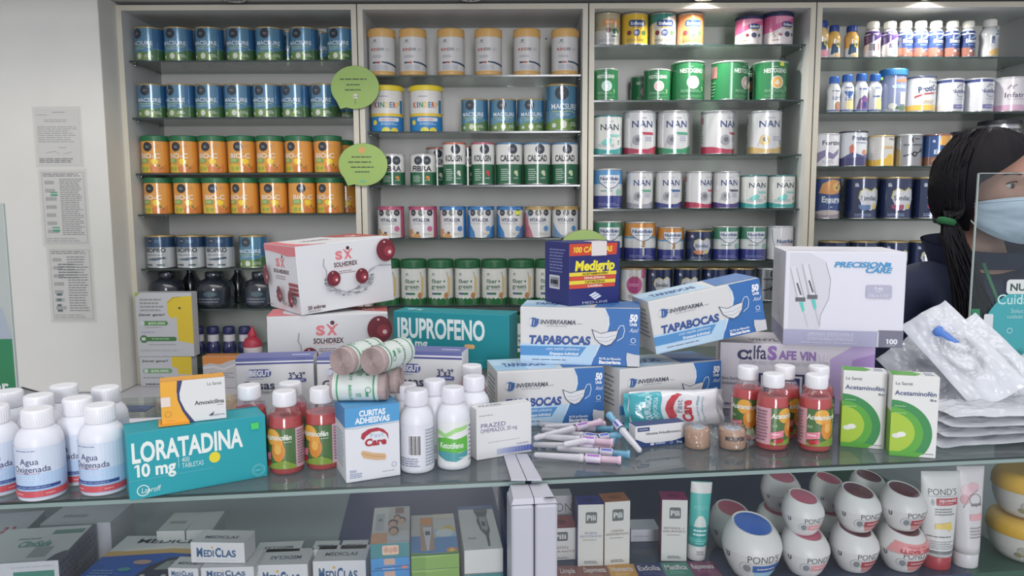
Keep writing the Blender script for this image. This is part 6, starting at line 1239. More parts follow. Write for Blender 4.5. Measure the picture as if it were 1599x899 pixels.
# yellow shirt cartons on the base cabinet
def shirt(label, p0, w, h, d, big):
    Yl = (222, 190, 40)
    it = [('p', [(0, 1), (.10, 1), (0, .93)], (150, 176, 60)), ('p', [(.56, .86), (.66, .93), (.82, 1 - .06), (1, .95), (1, .2), (.73, .25), (.72, .62), (.62, .6), (.56, .68)], Yl), ('ln', [(.57, .84), (.68, .92), (.8, .935)], .012, (180, 150, 30)), ('el', .78, .76, .025, .018, (90, 80, 60)), ('L', .08, .7, .5, .92, 4, (140, 144, 140)), ('t', '¡hacer ganar!', .28, .66, .035, .46, (84, 90, 84), {'b': .03}),
          ('rr', .1, .49, .56, .56, .035, (80, 140, 76)), ('c', .1, .525, .042, (200, 206, 210)), ('t', '$50.000', .36, .525, .036, .3, (196, 216, 190), {'b': .03}), ('L', .16, .45, .5, .47, 1, (150, 154, 150)), ('L', .08, .37, .36, .4, 1, (150, 156, 200)), ('rr', .1, .245, .70, .31, .03, (62, 120, 62)), ('c', .12, .278, .06, (62, 120, 62)), ('r', .08, .255, .15, .305, (200, 206, 200)), ('L', .26, .265, .66, .295, 1, (170, 206, 166)), ('L', .2, .18, .7, .2, 1, (150, 154, 150)), ('L', .05, .08, .8, .12, 1, (176, 180, 180))]
    if not big: it = [('p', [(.62, 1), (1, 1), (1, .4), (.74, .4), (.72, .62), (.62, .66)], Yl), ('t', '¡hacer ganar!', .3, .86, .075, .5, (84, 90, 84), {'b': .03}), ('rr', .06, .44, .62, .60, .07, (110, 160, 106)), ('c', .12, .52, .07, (200, 206, 210)), ('t', '$50.000', .38, .52, .08, .34, (206, 222, 200), {'b': .03}), ('L', .06, .24, .5, .34, 1, (150, 156, 160)), ('L', .1, .02, .5, .12, 1, (90, 94, 90))]
    M, _ = pose(p0, p0 + Vector((w, 0, 0)))
    carton('promotional_carton', label, 'carton', 'pale cartons showing a yellow shirt', M, w, d, h, (190, 192, 198), {'front': it}, seams=False)
b0 = at_z(220, 603, LEDGE_Z); b1 = at_Y(301, 603, b0.y); hb = at_Y(220, 557, b0.y).z - LEDGE_Z
shirt('lower pale carton with a yellow shirt on the base cabinet', Vector((b0.x, b0.y, LEDGE_Z + .0004)), b1.x - b0.x, hb, .05, False)
b1 = at_Y(216.5, 557, b0.y); b2 = at_Y(304, 557, b0.y); h = at_Y(216, 457, b0.y).z - b1.z
shirt('upper pale carton with a yellow shirt, topmost of two', Vector((b1.x, b0.y - .002, LEDGE_Z + hb + .0012)), b2.x - b1.x, h - .001, .05, True)
b0 = at_Y(318, 600, b0.y - .03); b1 = at_Y(371, 600, b0.y); b0.z = LEDGE_Z + .0004; hb = at_Y(320, 556, b0.y).z - b0.z
M, w = pose(b0, Vector((b1.x, b0.y, b0.z)))
carton('vitamin_carton', 'pale carton with an orange wave behind the orange capsule carton', 'carton', None, M, w, .05, hb, (186, 184, 186), {'front': [('p', [(0, .72), (.2, .78), (.5, .74), (.8, .86), (1, .9), (1, .99), (0, .99)], (214, 130, 56)), ('p', [(0, .66), (.3, .7), (.6, .62), (1, .78), (1, .72), (.6, .56), (.3, .64), (0, .6)], (206, 206, 210)), ('L', .2, .3, .9, .5, 3, (130, 132, 150))]}, top=(206, 130, 60), seams=False)
# notices taped to the wall column
def notice(label, pts, items):
    Y = 2.63 - .0012; a = at_Y(*pts[0], Y); b = at_Y(*pts[1], Y); c = at_Y(*pts[2], Y)
    w = b.x - a.x; h = a.z - c.z
    m = MB('matte'); m.box(0, 0, 0, w, .0006, h, (206, 205, 200)); deco(m, Surf(lambda U, V, ee: (U, -ee, V), w, h, None, None, 1e-4), items)
    o = put('paper_notice', m, None, T(a.x, Y, c.z)); tag(o, label, 'notice', 'notices taped to the wall column')
    m = MB(); m.box(-.008, -.0022, -.008, w + .01, -.0016, h + .008, clear('notice_sleeve_' + str(len(label)), (252, 252, 252), f0=.015, rough=.3, gain=.3)); put('sleeve', m, o)
G_ = (168, 169, 168)
notice('topmost printed letter taped to the white wall column', ((54, 170), (122, 170), (60, 258)), [('L', .4, .93, .7, .95, 1, (100, 100, 104)), ('L', .03, .88, .3, .91, 1, G_), ('L', .2, .76, .8, .82, 2, G_), ('L', .03, .4, .95, .7, 8, G_), ('L', .5, .3, .7, .33, 1, G_), ('ln', [(.2, .22), (.4, .25), (.5, .2)], .008, G_), ('ln', [(.6, .2), (.8, .24)], .008, G_), ('L', .03, .04, .9, .13, 3, (120, 122, 124))])
def form(lines): return [('ln', [(.02, .02), (.98, .02), (.98, .98), (.02, .98), (.02, .02)], .004, (140, 142, 142)), ('L', .05, .92, .95, .97, 2, (120, 122, 124)), ('L', .42, .12, .95, .9, lines, (140, 142, 142)), ('L', .08, .12, .34, .9, 7, (165, 167, 167)), ('L', .05, .03, .95, .09, 2, G_)]
notice('middle printed form with green marks taped to the wall column', ((63, 267), (131, 267), (74, 381)), form(30) + [('r', .2, .66, .36, .685, (70, 160, 124)), ('r', .2, .70, .36, .715, (70, 160, 124)), ('r', .2, .17, .36, .2, (70, 160, 124)), ('r', .18, .22, .36, .235, (70, 160, 124))])
notice('lowest printed form taped to the wall column', ((76, 388), (140, 388), (86, 500)), form(22) + [('L', .2, .58, .7, .8, 6, (120, 122, 126)), ('L', .12, .1, .26, .4, 4, (90, 110, 110))])
# ------------------------------------------------------------------ goods inside the showcases
ZS = SHZ + 0.0004
# glove cartons at the left
def on_shelf(px, z): return at_z(px[0], px[1], z)
def shelf_carton(name, label, cat, group, tl, tr, ztop, d, body, decs, **k):
    """front face's top corners seen at pixels tl, tr on height ztop; stands on the shelf (or at z=base)"""
    base = k.pop('base', ZS); a, b = at_z(*tl, ztop), at_z(*tr, ztop); a.z = b.z = base
    M, w = pose(a, b)
    return carton(name, label, cat, group, M, w, d, ztop - base - .0003, body, decs, **k)
TG = (58, 128, 112)
shelf_carton('glove_carton', 'white glove carton with green lettering in the left corner of the showcase', 'carton', None, (-60, 884), (91, 874), SHZ + .065, .115, (196, 198, 202),
    {'front': [('r', .52, .35, .95, .80, TG), ('t', 'CliniSafe', .735, .575, .2, .34, (214, 226, 222), {'b': .04}), ('L', .5, .86, .98, .93, 1, (176, 180, 184))],
     'top': [('t', 'CliniSafe', .55, .5, .16, .36, (96, 150, 140), {'b': .03}), ('r', .62, .76, .97, .88, (104, 140, 134)), ('r', .6, .12, .8, .40, (150, 156, 160)), ('p', [(.86, .0), (.9, .16), (.96, .24), (1, .26), (1, 0)], (90, 92, 104)), ('L', .3, .62, .6, .68, 1, (120, 150, 150))],
     'right': [('r', .0, .0, 1, 1, (120, 122, 138))] + [('el', .05 + .09 * i + (.04 if j % 2 else 0), .1 + .13 * j, .03, .04, (92, 94, 112)) for i in range(10) for j in range(7)] + [('t', 'CliniSafe', .6, .55, .14, .4, (150, 166, 168))]}, bev=.0012)
shelf_carton('glove_carton', 'white carton with red figures behind the corner glove carton', 'carton', None, (-70, 846), (28, 838), SHZ + .055, .10, (176, 178, 188), {'front': [('L', .3, .3, .9, .6, 2, TG)], 'top': [('t', '2 3', .7, .3, .2, .2, (176, 60, 70), {'b': .04})], 'right': [('t', 'CliniSafe', .5, .5, .3, .7, (110, 140, 140))]})
shelf_carton('flat_carton', 'flat grey carton at the back left of the showcase', 'carton', None, (62, 818), (172, 815), SHZ + .06, .08, (172, 174, 182), {'front': [('L', .1, .5, .6, .7, 1, (140, 142, 150))], 'top': [('L', .2, .2, .6, .5, 1, (140, 142, 150))]})
# glucose meter carton
MED = (40, 84, 132)
ZG = SHZ + .03
a, b, c = at_z(118, 905, ZG), at_z(330, 905, ZG), at_z(200, 836, ZG)
M, w = pose(Vector((a.x, a.y, ZS)), Vector((b.x, b.y, ZS))); d = (Vector((c.x, c.y, 0)) - Vector((a.x, a.y, 0))).length
carton('meter_carton', 'flat blue and white carton showing a dark glucose meter', 'carton', None, M, w, d, .0297, (206, 208, 212),
    {'top': [('p', [(0, 0), (1, 0), (1, .50), (.5, .58), (0, .48)], (36, 90, 186)), ('p', [(0, .48), (.5, .58), (1, .50), (1, .6), (.5, .68), (.2, .64), (0, .6)], (206, 164, 96)), ('p', [(.1, .6), (.5, .68), (1, .62), (1, .68), (.5, .74), (.15, .68)], (220, 214, 204)), ('t', 'MEDICLAS', .46, .86, .10, .62, (52, 56, 66), {'b': .02}), ('p', [(.40, .02), (.44, .3), (.54, .46), (.70, .52), (.84, .46), (.9, .3), (.9, .02)], (46, 54, 76)), ('p', [(.5, .2), (.54, .38), (.64, .44), (.8, .42), (.82, .22)], (140, 150, 150)), ('t', '135', .67, .31, .11, .2, (60, 66, 70), {'b': .01}), ('el', .46, .08, .02, .02, (190, 194, 200)), ('el', .62, .08, .02, .02, (190, 194, 200)), ('ln', [(.7, .52), (.76, .62)], .02, (46, 54, 76)), ('el', .36, .36, .07, .05, (190, 150, 140)), ('el', .28, .2, .05, .04, (70, 150, 160)), ('L', .05, .04, .25, .2, 3, (120, 160, 214))]}, bev=.001)
def mediclas(label, tl, tr, ztop, d=.05, base=None, flip=False):
    fr = [('t', 'M', .165, .52, .42, .11, MED, {'b': .04}), ('t', 'EDI', .335, .47, .32, .19, MED, {'b': .03}), ('t', 'C', .51, .52, .42, .11, MED, {'b': .04}), ('t', 'LAS', .71, .47, .32, .26, MED, {'b': .03}), ('c', .40, .76, .05, (214, 170, 60)), ('L', .1, .12, .9, .18, 1, (190, 194, 200))]
    tp = [('t', 'MEDICLAS', .5, .42, .20, .62, (84, 92, 120), {'b': .02, 'rot': 180 if flip else 0})]
    return shelf_carton('strip_carton', label, 'carton', 'small white test strip cartons', tl, tr, ztop, d, (212, 212, 214), {'front': fr, 'top': tp}, base=base or ZS)
z1, z2 = SHZ + .030, SHZ + .060
mediclas('narrow white test strip carton lying on the glucose meter carton', (262, 886), (309, 887), SHZ + .046, .034, SHZ + .0302)
mediclas('white test strip carton in the front row under the highest one', (313, 886), (396, 884), SHZ + .048, .05, SHZ + .0302)
mediclas('highest white test strip carton, set on top of the others', (297, 846), (381, 847), SHZ + .078, .04, SHZ + .0486)
mediclas('white test strip carton in the front row with upside down top lettering', (401, 882), (480, 880), SHZ + .040, .05, flip=True)
mediclas('rear white test strip carton with upside down top lettering', (396, 863), (468, 860), SHZ + .040, .035, flip=True)
mediclas('front white test strip carton next to the thermometer stacks', (488, 876), (571, 874), SHZ + .040, .05)
mediclas('rear white test strip carton, left of two behind the end one', (486, 858), (526, 857), SHZ + .040, .03)
mediclas('rear white test strip carton, right of two behind the end one', (530, 857), (572, 856), SHZ + .040, .03)
shelf_carton('flat_carton', 'pale green topped carton behind the highest test strip carton', 'carton', None, (244, 829), (288, 828), SHZ + .045, .07, (190, 194, 190), {'front': [('t', 'GlucoQuick', .5, .5, .3, .8, (120, 120, 124)), ], 'top': [('L', .2, .3, .8, .6, 1, (150, 156, 150))]})
shelf_carton('flat_carton', 'second pale carton behind the highest test strip carton', 'carton', None, (290, 828), (332, 826), SHZ + .045, .07, (192, 194, 194), {'front': [('L', .2, .4, .8, .6, 1, (140, 140, 146))]})
# thermometer cartons in stacks
def thermo(label, p, w, d, h, yaw, kind):
    M = T(p) @ RZ(yaw)
    BLUE = (36, 130, 200)
    if kind == 'family':
        body = (206, 204, 202)
        tp = [('r', 0, 0, .42, .27, (222, 160, 116)), ('p', [(.06, .3), (.36, .3), (.34, .8), (.08, .8)], (196, 198, 204)), ('p', [(.1, .34), (.3, .34), (.32, .8), (.08, .8)], (176, 180, 188)), ('r', .15, .58, .26, .66, (120, 124, 130)), ('r', .42, .3, .98, .98, (188, 182, 178)), ('r', .60, .78, .84, .96, (132, 100, 84))] + \
             [q for (u, v, s) in ((.55, .48, 1), (.78, .55, .9), (.66, .64, .7), (.58, .28, 1)) for q in (('el', u, v + .03, .13 * s, .11 * s, (66, 48, 42)), ('el', u, v, .10 * s, .09 * s, (206, 160, 136)))] + [('r', .42, .02, .98, .16, (200, 206, 214))]
        fr = [('r', 0, 0, 1, 1, (30, 120, 126)), ('rr', .3, .2, .72, .85, .1, (216, 176, 150)), ('el', .4, .55, .06, .2, (190, 140, 116)), ('el', .52, .5, .06, .2, (196, 150, 120)), ('el', .63, .55, .06, .2, (190, 140, 116))]
    elif kind == 'blue':
        body = BLUE; tp = []; fr = [('r', .34, .45, .62, .95, (190, 150, 130)), ('p', [(.1, .25), (1, .4), (1, .3), (.1, .12)], (24, 84, 150)), ('L', .3, .1, .7, .2, 1, (190, 214, 236)), ('el', .86, .2, .08, .12, (206, 110, 90))]
    elif kind == 'child':
        body = (200, 200, 200)
        tp = [('r', .0, .0, 1, .45, (74, 140, 206)), ('r', .42, .4, 1, .62, (140, 190, 226)), ('p', [(.5, .4), (.6, .62), (.85, .7), (.98, .62), (.98, .5), (.8, .56), (.66, .46)], (214, 184, 90)), ('el', .74, .5, .2, .1, (206, 214, 224)), ('p', [(.2, .1), (.5, .1), (.5, .92), (.2, .92)], (178, 140, 120)), ('el', .35, .82, .14, .1, (226, 136, 56)), ('p', [(.26, .66), (.46, .66), (.44, .5), (.38, .1), (.34, .1), (.28, .5)], (206, 206, 214)), ('r', .31, .46, .42, .56, (50, 56, 70)), ('r', .5, .86, .98, .99, (206, 200, 180)), ('r', .0, .45, .2, .99, (190, 188, 182)), ('el', .86, .08, .12, .06, (226, 130, 60)), ('el', .86, .08, .06, .035, (236, 206, 60)), ('p', [(0, 0), (1, 0), (1, .05), (.5, .02), (0, .06)], (110, 160, 60))]
        fr = [('r', 0, 0, 1, 1, (110, 156, 52)), ('p', [(0, .8), (1, .95), (1, 1), (0, 1)], (130, 176, 70)), ('r', .0, .0, .3, .9, (96, 144, 46))]
    else:
        body = (204, 204, 202)
        tp = [('p', [(0, .92), (1, .9), (1, 1), (0, 1)], (60, 96, 150)), ('p', [(.46, .62), (.5, .72), (.44, .84), (.44, .92), (.82, .92), (.82, .84), (.76, .72), (.78, .4), (.72, .28), (.7, .06), (.64, .06), (.64, .28), (.52, .42)], (74, 76, 82)), ('p', [(.53, .72), (.74, .72), (.74, .46), (.69, .38), (.57, .44)], (150, 152, 158)), ('r', .59, .50, .69, .6, (60, 64, 72)), ('L', .15, .2, .4, .28, 1, (140, 144, 156)), ('ln', [(.5, .86), (.76, .86)], .012, (150, 152, 158))]
        fr = []
    return carton('thermometer_carton', label, 'carton', 'thermometer cartons in the showcase', M, w, d, h, body, {'front': fr, 'top': tp}, seams=False)
yw = YAW + R(1)
def stack(blpx, w, d, hts, kinds, labs, ztop):
    p = at_z(*blpx, ztop); z = ztop - sum(hts); lift = max(z, ZS); z = lift
    for h, kd, lb in zip(hts, kinds, labs):
        thermo(lb, Vector((p.x, p.y, z)), w, d, h - .0006, yw, kd); z += h
stack((578, 849), .0525, .125, (.02, .018, .018, .021), ('blue', 'blue', 'blue', 'family'), ('lowest blue thermometer carton under the family picture', 'second blue thermometer carton from the bottom under the family picture', 'uppermost blue thermometer carton under the family picture', 'thermometer carton showing a family, teal edge, topmost of its stack'), SHZ + .0775)
stack((642, 868), .064, .135, (.022, .022, .020), ('child', 'child', 'child'), ('lowest green edged thermometer carton of its stack', 'middle green edged thermometer carton of its stack', 'topmost green edged thermometer carton with orange and blue picture'), SHZ + .0645)
stack((725, 859), .0525, .150, (.034, .034), ('family', 'plain'), ('thermometer carton with teal edge under the grey one', 'white carton showing a dark grey thermometer beside the corner post'), SHZ + .0685)
# face products in the right showcase
SIL = (92, 98, 98)
def pili(label, bl, br, tl, top, l1, l2, colr, d=.034):
    p1, p2 = at_z(*bl, ZS), at_z(*br, ZS); M, w = pose(p1, p2); h = at_Y(tl[0], tl[1], p1.y).z - ZS
    v = 1 if h > .06 else 1.7
    carton('cream_carton', label, 'carton', 'slim face product cartons', M, w, d, h, (208, 208, 202), {'front': [('rr', .3, .70 - (.1 if v > 1 else 0), .74, .88, .025 * v, SIL), ('r', .3, .70 - (.1 if v > 1 else 0), .38, .74, SIL), ('t', 'Pili', .52, .79 - (.05 if v > 1 else 0), .085 * v, .34, (214, 216, 214), {'b': .02}), ('t', l1, .5, .545 - (.16 if v > 1 else 0), .034 * v, min(.8, .1 * len(l1)), colr, {}), ('t', l2, .5, .495 - (.22 if v > 1 else 0), .034 * v, min(.88, .095 * len(l2)), colr, {}), ('L', .2, .42, .8, .45, 1, (150, 150, 150)), ('L', .25, .05, .8, .1, 2, (90, 92, 92))], 'top': [('el', .5, .5, .26, .2, tuple(int(c * .8) for c in top))]}, top=top, left=tuple(int(c * .95) for c in top), seams=False)
pili('blue topped slim face carton', (902, 885), (942, 884), (903, 788), (44, 52, 140), 'ÁCIDO', 'GLICÓLICO', (70, 90, 150))
pili('orange brown topped slim face carton', (943.5, 884), (983, 881), (943, 784), (168, 96, 62), 'CREMA', 'DESPIGMENTANTE', (110, 84, 70))
pili('magenta topped slim face carton beside the teal tube', (1032, 876), (1072, 877), (1032, 780), (150, 36, 98), 'RETINOL +', 'HIALURÓNICO', (110, 60, 90))
pili('short red topped face carton half hidden by the corner post', (845, 876), (901, 873), (845, 826), (160, 78, 84), 'JABÓN', 'ACLARANTE', (120, 50, 56), d=.045)
p1 = at_z(838, 850, ZS); p2 = at_z(893, 848, ZS); M, w = pose(p1, p2); h = at_Y(840, 775, p1.y).z - ZS
carton('soap_carton', 'grey carton with thin black lettering behind the short red topped one', 'carton', None, M, w, .03, h, (170, 170, 176), {'front': [('t', 'ICON', .62, .76, .18, .74, (70, 70, 76), {'b': -.01}), ('L', .45, .5, .9, .56, 1, (130, 130, 136))]})
a_ = at_z(985, 846, ZS)
M_, w_ = pose(a_, at_z(1030, 845, ZS))
carton('flat_carton', 'low white carton between the slim face cartons', 'carton', None, M_, w_, .04, .02, (196, 196, 206), {'front': [('L', .1, .3, .8, .6, 1, (170, 170, 180))]})
# colour strip card lying on the shelf
m = MB('soft'); cols = [((150, 84, 84), 'Limpia'), ((140, 80, 60), 'Despigmenta'), ((214, 150, 62), 'Humecta'), ((52, 60, 116), 'Exfolia'), ((52, 134, 116), 'Matifica'), ((122, 44, 92), 'Rejuvenece')]
a, b = at_z(863, 884, ZS), at_z(1112, 877, ZS); c = at_z(863, 925, ZS)
M, w = pose(a, b); d = abs(c.y - a.y)
m.box(0, -d, 0, w, -.002, .0012, (200, 200, 200))
it = []
for k, (cc, tx) in enumerate(cols): it += [('r', k / 6, 0, (k + 1) / 6, 1, cc), ('t', tx, (k + .5) / 6, .80, .20, .135 if len(tx) > 6 else .09, (226, 216, 216), {'b': .02}), ('L', (k + .2) / 6, .52, (k + .8) / 6, .64, 2, tuple(min(255, x + 50) for x in cc))]
deco(m, Surf(lambda U, V, ee: (U, -d + V, .0012 + ee), w, d - .002), it)
o = put('colour_strip', m, None, M); tag(o, 'strip card of six coloured squares lying before the face cartons', 'card')
# face cream tubes
def tube_body(m, w, h, capr, z0, c, fin='soft'):
    secs = []
    n = 32
    for k in range(13):
        t = k / 12; z = z0 + (h - z0) * t; a = capr * 1.02 + (w / 2 - capr * 1.02) * t ** .8; b = capr * 1.0 * (1 - t) ** .7 + .0012
        secs.append([(a * math.sin(2 * PI * q / n), -b * math.cos(2 * PI * q / n), z) for q in range(n)])
    m.loft(secs, c, fin)
    def fn(U, V, e):
        t = min(1, max(0, (V - z0) / (h - z0))); a = capr * 1.02 + (w / 2 - capr * 1.02) * t ** .8; b = capr * (1 - t) ** .7 + .0012
        s = max(-.999, min(.999, U / a)); return (U, -b * math.sqrt(1 - s * s) - e - .0003, V)
    return Surf(fn, w, h, w / 14, h / 14)
def tube(label, bpx, w_px, top, c, capc, caph, dec, lean=0, yaw=0, crimp=None):
    p = at_z(bpx[0], bpx[1], ZS); r = px_m(w_px[0], p.y, ZS) / 2; w = px_m(w_px[1], p.y, ZS)
    Yc = p.y + r; h = at_Y(bpx[0], top, Yc).z - ZS
    e = empty('cream_tube', T(p.x, Yc, ZS + r * math.sin(R(lean)) * 1.1) @ RZ(R(yaw)) @ RY(R(lean)), label, 'tube', None)
    m = MB('soft'); sf = tube_body(m, w, h, r, h * caph + .001, c); deco(m, sf, dec); put('tube_body', m, e)
    m = MB('soft'); m.lathe([(r * .95, 0), (r * .98, .001), (r * 1.0, h * caph - .001), (r * .97, h * caph)], capc, 32, capb=True, capt=True); put('cap', m, e)
tube('teal and white face tube standing on its white cap', (1090, 877), (29, 33), 752, (62, 178, 170), (208, 208, 206), .19, [('p', [(-.5, .86), (.5, .86), (.5, .995), (-.5, .995)], (214, 212, 208)), ('t', "POND'S", .0, .68, .05, .64, (120, 206, 200), {}), ('p', [(-.3, .44), (-.24, .52), (-.1, .58), (.1, .58), (.24, .52), (.3, .44)], (206, 216, 210)), ('r', -.46, .30, .46, .44, (36, 150, 146)), ('L', -.3, .32, .4, .42, 2, (200, 232, 228)), ('L', -.2, .22, .3, .28, 2, (130, 210, 204)), ('L', -.1, .08, .3, .14, 2, (150, 160, 160))], lean=3)
RD = (176, 52, 62)
tube('white face tube standing on its red cap beside the jars', (1472, 891), (44, 62), 735, (210, 210, 208), (172, 48, 58), .135, [('t', "POND'S", .02, .80, .065, .72, (60, 60, 64), {'b': -.01}), ('ln', [(-.36, .755), (.38, .755)], .004, (120, 120, 124)), ('rr', -.16, .665, .42, .735, .008, RD), ('p', [(-.28, .70), (-.24, .735), (-.2, .70), (-.22, .665), (-.26, .665)], (150, 152, 156)), ('t', 'REJUVENESS', .14, .71, .024, .46, (232, 214, 216), {'b': .03}), ('L', -.12, .674, .38, .69, 1, (226, 180, 184)), ('L', -.2, .56, .36, .64, 3, (130, 132, 136)), ('p', [(-.2, .43), (.1, .43), (.16, .40), (.24, .44), (.2, .50), (.1, .49), (-.2, .48)], (222, 190, 90)), ('L', -.36, .34, .34, .36, 1, (90, 92, 96)), ('L', -.3, .22, .3, .31, 4, (160, 160, 164)), ('r', -.42, .175, .36, .205, (110, 112, 116))], lean=0)
tube('white face tube with pink flowers next to the yellow jars', (1517, 888), (38, 44), 727, (206, 202, 204), (208, 206, 208), .14, [('el', -.15, .76, .22, .07, (222, 186, 190)), ('el', .05, .80, .2, .05, (214, 170, 178)), ('el', -.25, .68, .14, .05, (206, 150, 160)), ('ln', [(-.3, .6), (-.1, .72), (.2, .78)], .006, (120, 120, 110)), ('t', 'asepxia', .14, .64, .04, .4, (110, 100, 110), {'b': .01}), ('ring', .1, .68, .06, .006, (120, 110, 120)), ('r', -.1, .48, .4, .54, (222, 160, 166)), ('L', -.1, .3, .4, .42, 4, (160, 150, 156))], lean=0)
# oval-topped cream jars
_jar = {}
def jar_parts(key, lidc, bandc, sub, promo=False):
    if key in _jar: return _jar[key]
    Rj, H = 1.0, 1.0   # unit jar: radius 1, height ~2
    pr = [(.50, 0), (.57, .015), (.62, .06), (.75, .28), (.885, .56), (.97, .82), (1.0, 1.02), (.995, 1.14), (.95, 1.36), (.86, 1.56), (.74, 1.72), (.68, 1.78)]
    def tilt(x, y, z):
        k = max(0, min(1, (z - .9) / .85)); k = k * k * (3 - 2 * k)
        return (x, y, z + k * (.24 * y - .0))
    n = 44
    def ringset(p):
        return [[tilt(r * math.sin(2 * PI * q / n), -r * math.cos(2 * PI * q / n), z) for q in range(n)] for r, z in p]
    lowp = [q for q in pr if q[1] <= 1.02]; upp = [q for q in pr if q[1] >= 1.02]
    m = MB('soft'); W_ = (214, 213, 211)
    m.loft(ringset(lowp), W_, cap=False); m.loft([ringset(lowp)[0][::-1]] * 1 + [ringset([(.01, .01)])[0][::-1]], W_, cap=False)
    def fn(U, V, e):
        for (r0, z0), (r1, z1) in zip(pr[:-1], pr[1:]):
            if z0 <= V <= z1: rr_ = r0 + (r1 - r0) * (V - z0) / max(1e-9, z1 - z0); break
        else: rr_ = .7
        a = U; rr_ += e
        return tilt(rr_ * math.sin(a), -rr_ * math.cos(a), V)
    sf = Surf(fn, 1.0, 1.8, .14, .08, .0012, .008)
    d = [('t', "POND'S", -.24, .505, .15, 1.15, (66, 66, 70), {'b': -.005}), ('ln', [(-.82, .415), (.36, .415)], .006, (130, 130, 134)), ('p', [(-.64, .22), (.57, .22), (.62, .375), (-.64, .375)], bandc), ('L', -.48, .265, .32, .325, 1, (236, 214, 214)), ('el', -.88, .30, .24, .13, (206, 206, 206)), ('el', -.85, .30, .15, .085, (130, 134, 138)), ('ring', -.88, .30, .135, .012, (176, 178, 180)), ('p', [(-.50, .08), (.52, .08), (.57, .215), (-.60, .215)], sub), ('t', 'U', -1.55, .50, .10, .16, (70, 74, 90), {'b': .05})]
    if promo: d += [('p', [(-1.5, .545), (1.4, .535), (1.4, .565), (-1.5, .565)], (222, 140, 140))]
    deco(m, sf, d)
    u = MB('soft'); u.loft([r_[:] for r_ in ringset([(1.004, 1.022)] + upp[1:])], W_, cap=False)
    inn = ringset([(.68, 1.78), (.64, 1.775), (.62, 1.76)]); u.loft(inn, W_, cap=False)
    if promo:
        sf2 = Surf(fn, 1.0, 1.8, .14, .08, .0012, .014); deco(u, sf2, [('p', [(-1.5, .58), (1.4, .58), (1.5, .84), (-1.2, .86)], (222, 140, 140)), ('t', 'PAGUE 100g', -.20, .765, .065, .9, (196, 80, 90), {'b': .02}), ('t', 'LLEVE 150g', -.20, .635, .10, 1.5, (176, 44, 56), {'b': .05})])
    g = MB('gloss'); g.loft(ringset([(.622, 1.758), (.4, 1.772), (.05, 1.776)]), lidc, cap=False); g.loft([ringset([(.05, 1.776)])[0], ringset([(.005, 1.776)])[0]], lidc, cap=False)
    _jar[key] = [('jar_body', m.mesh('jar_body')), ('lid', u.mesh('lid')), ('lid_inlay', g.mesh('lid_inlay'))]
    return _jar[key]
PKL, MRL, BLL = (206, 100, 124), (98, 36, 48), (50, 106, 206)
JK = {'pink': (PKL, (226, 150, 154), (226, 214, 216)), 'maroon': (MRL, (172, 58, 66), (204, 130, 130)), 'blue': (BLL, (40, 92, 172), (150, 196, 222)), 'promo': (MRL, (172, 58, 66), (214, 130, 128), True)}
def jar(label, kind, c, w, lid_px, base, rot=32, Yfix=None):
    """base: z it stands on; lid_px: pixel of the inlay's centre; w: widest width in pixels"""
    rr_ = .04
    for _ in range(6):
        zt = base + 1.76 * rr_ * 1.0
        p = at_z(lid_px[0], lid_px[1], zt)
        if Yfix: p = at_Y(lid_px[0], lid_px[1], Yfix)
        rr_ = px_m(w, p.y, zt) / 2
    if Yfix: p = at_Y(c, lid_px[1], Yfix)
    M = T(p.x, p.y, base) @ RZ(R(rot)) @ Matrix.Scale(rr_, 4)
    e = empty('cream_jar', T(p.x, p.y, base) @ RZ(R(rot)), label, 'jar', 'oval topped cream jars')
    for nm, me in jar_parts(kind, *JK[kind]): put(nm, me, e, Matrix.Scale(rr_, 4))
    return p, rr_
def onjar(pr): return ZS + 1.74 * pr[1]
b1 = jar('large jar with blue lid at the front of the cream jars', 'blue', 1176, 91, (1175, 817), ZS, rot=22)
b2 = jar('large pink lidded jar in the front row under another', 'pink', 1262, 74, (1258, 829), ZS)
b3 = jar('large maroon lidded jar in the front row under another', 'maroon', 1338, 73, (1335, 824), ZS)
b4 = jar('large jar with a pink promotional band under a small one', 'promo', 1413.5, 74, (1410, 822), ZS, rot=24)
b5 = jar('pink lidded jar at the left behind the blue one', 'pink', 1143, 70, (1143, 799), ZS, Yfix=b1[0].y + .084)
jar('small pink lidded jar stacked in front', 'pink', 1254.7, 64, (1256, 770), onjar(b2), Yfix=b2[0].y + .002)
jar('small maroon lidded jar stacked in the middle', 'maroon', 1340, 69, (1341, 766), onjar(b3), Yfix=b3[0].y + .002)
jar('small maroon lidded jar stacked on the promotional jar', 'maroon', 1411.5, 69, (1413, 763), onjar(b4), Yfix=b4[0].y + .002)
c1 = jar('pink lidded jar at the back, carrying another pink one', 'pink', 1214, 66, (1214, 803), ZS, Yfix=b2[0].y + .088)
c2 = jar('rear jar under the turned pink lidded one', 'pink', 1292, 66, (1292, 803), ZS, rot=30, Yfix=b2[0].y + .088)
c3 = jar('rear jar under the back maroon lidded one', 'maroon', 1366, 66, (1357, 803), ZS, Yfix=b2[0].y + .092)
jar('rear pink lidded jar on top, left of its row', 'pink', 1220, 61, (1222.6, 747), onjar(c1), Yfix=c1[0].y)
jar('rear pink lidded jar turned sideways on top', 'pink', 1294, 56, (1295, 744), onjar(c2), rot=50, Yfix=c2[0].y)
jar('rear maroon lidded jar on top, right of its row', 'maroon', 1357, 58, (1358, 742), onjar(c3), rot=40, Yfix=c3[0].y)
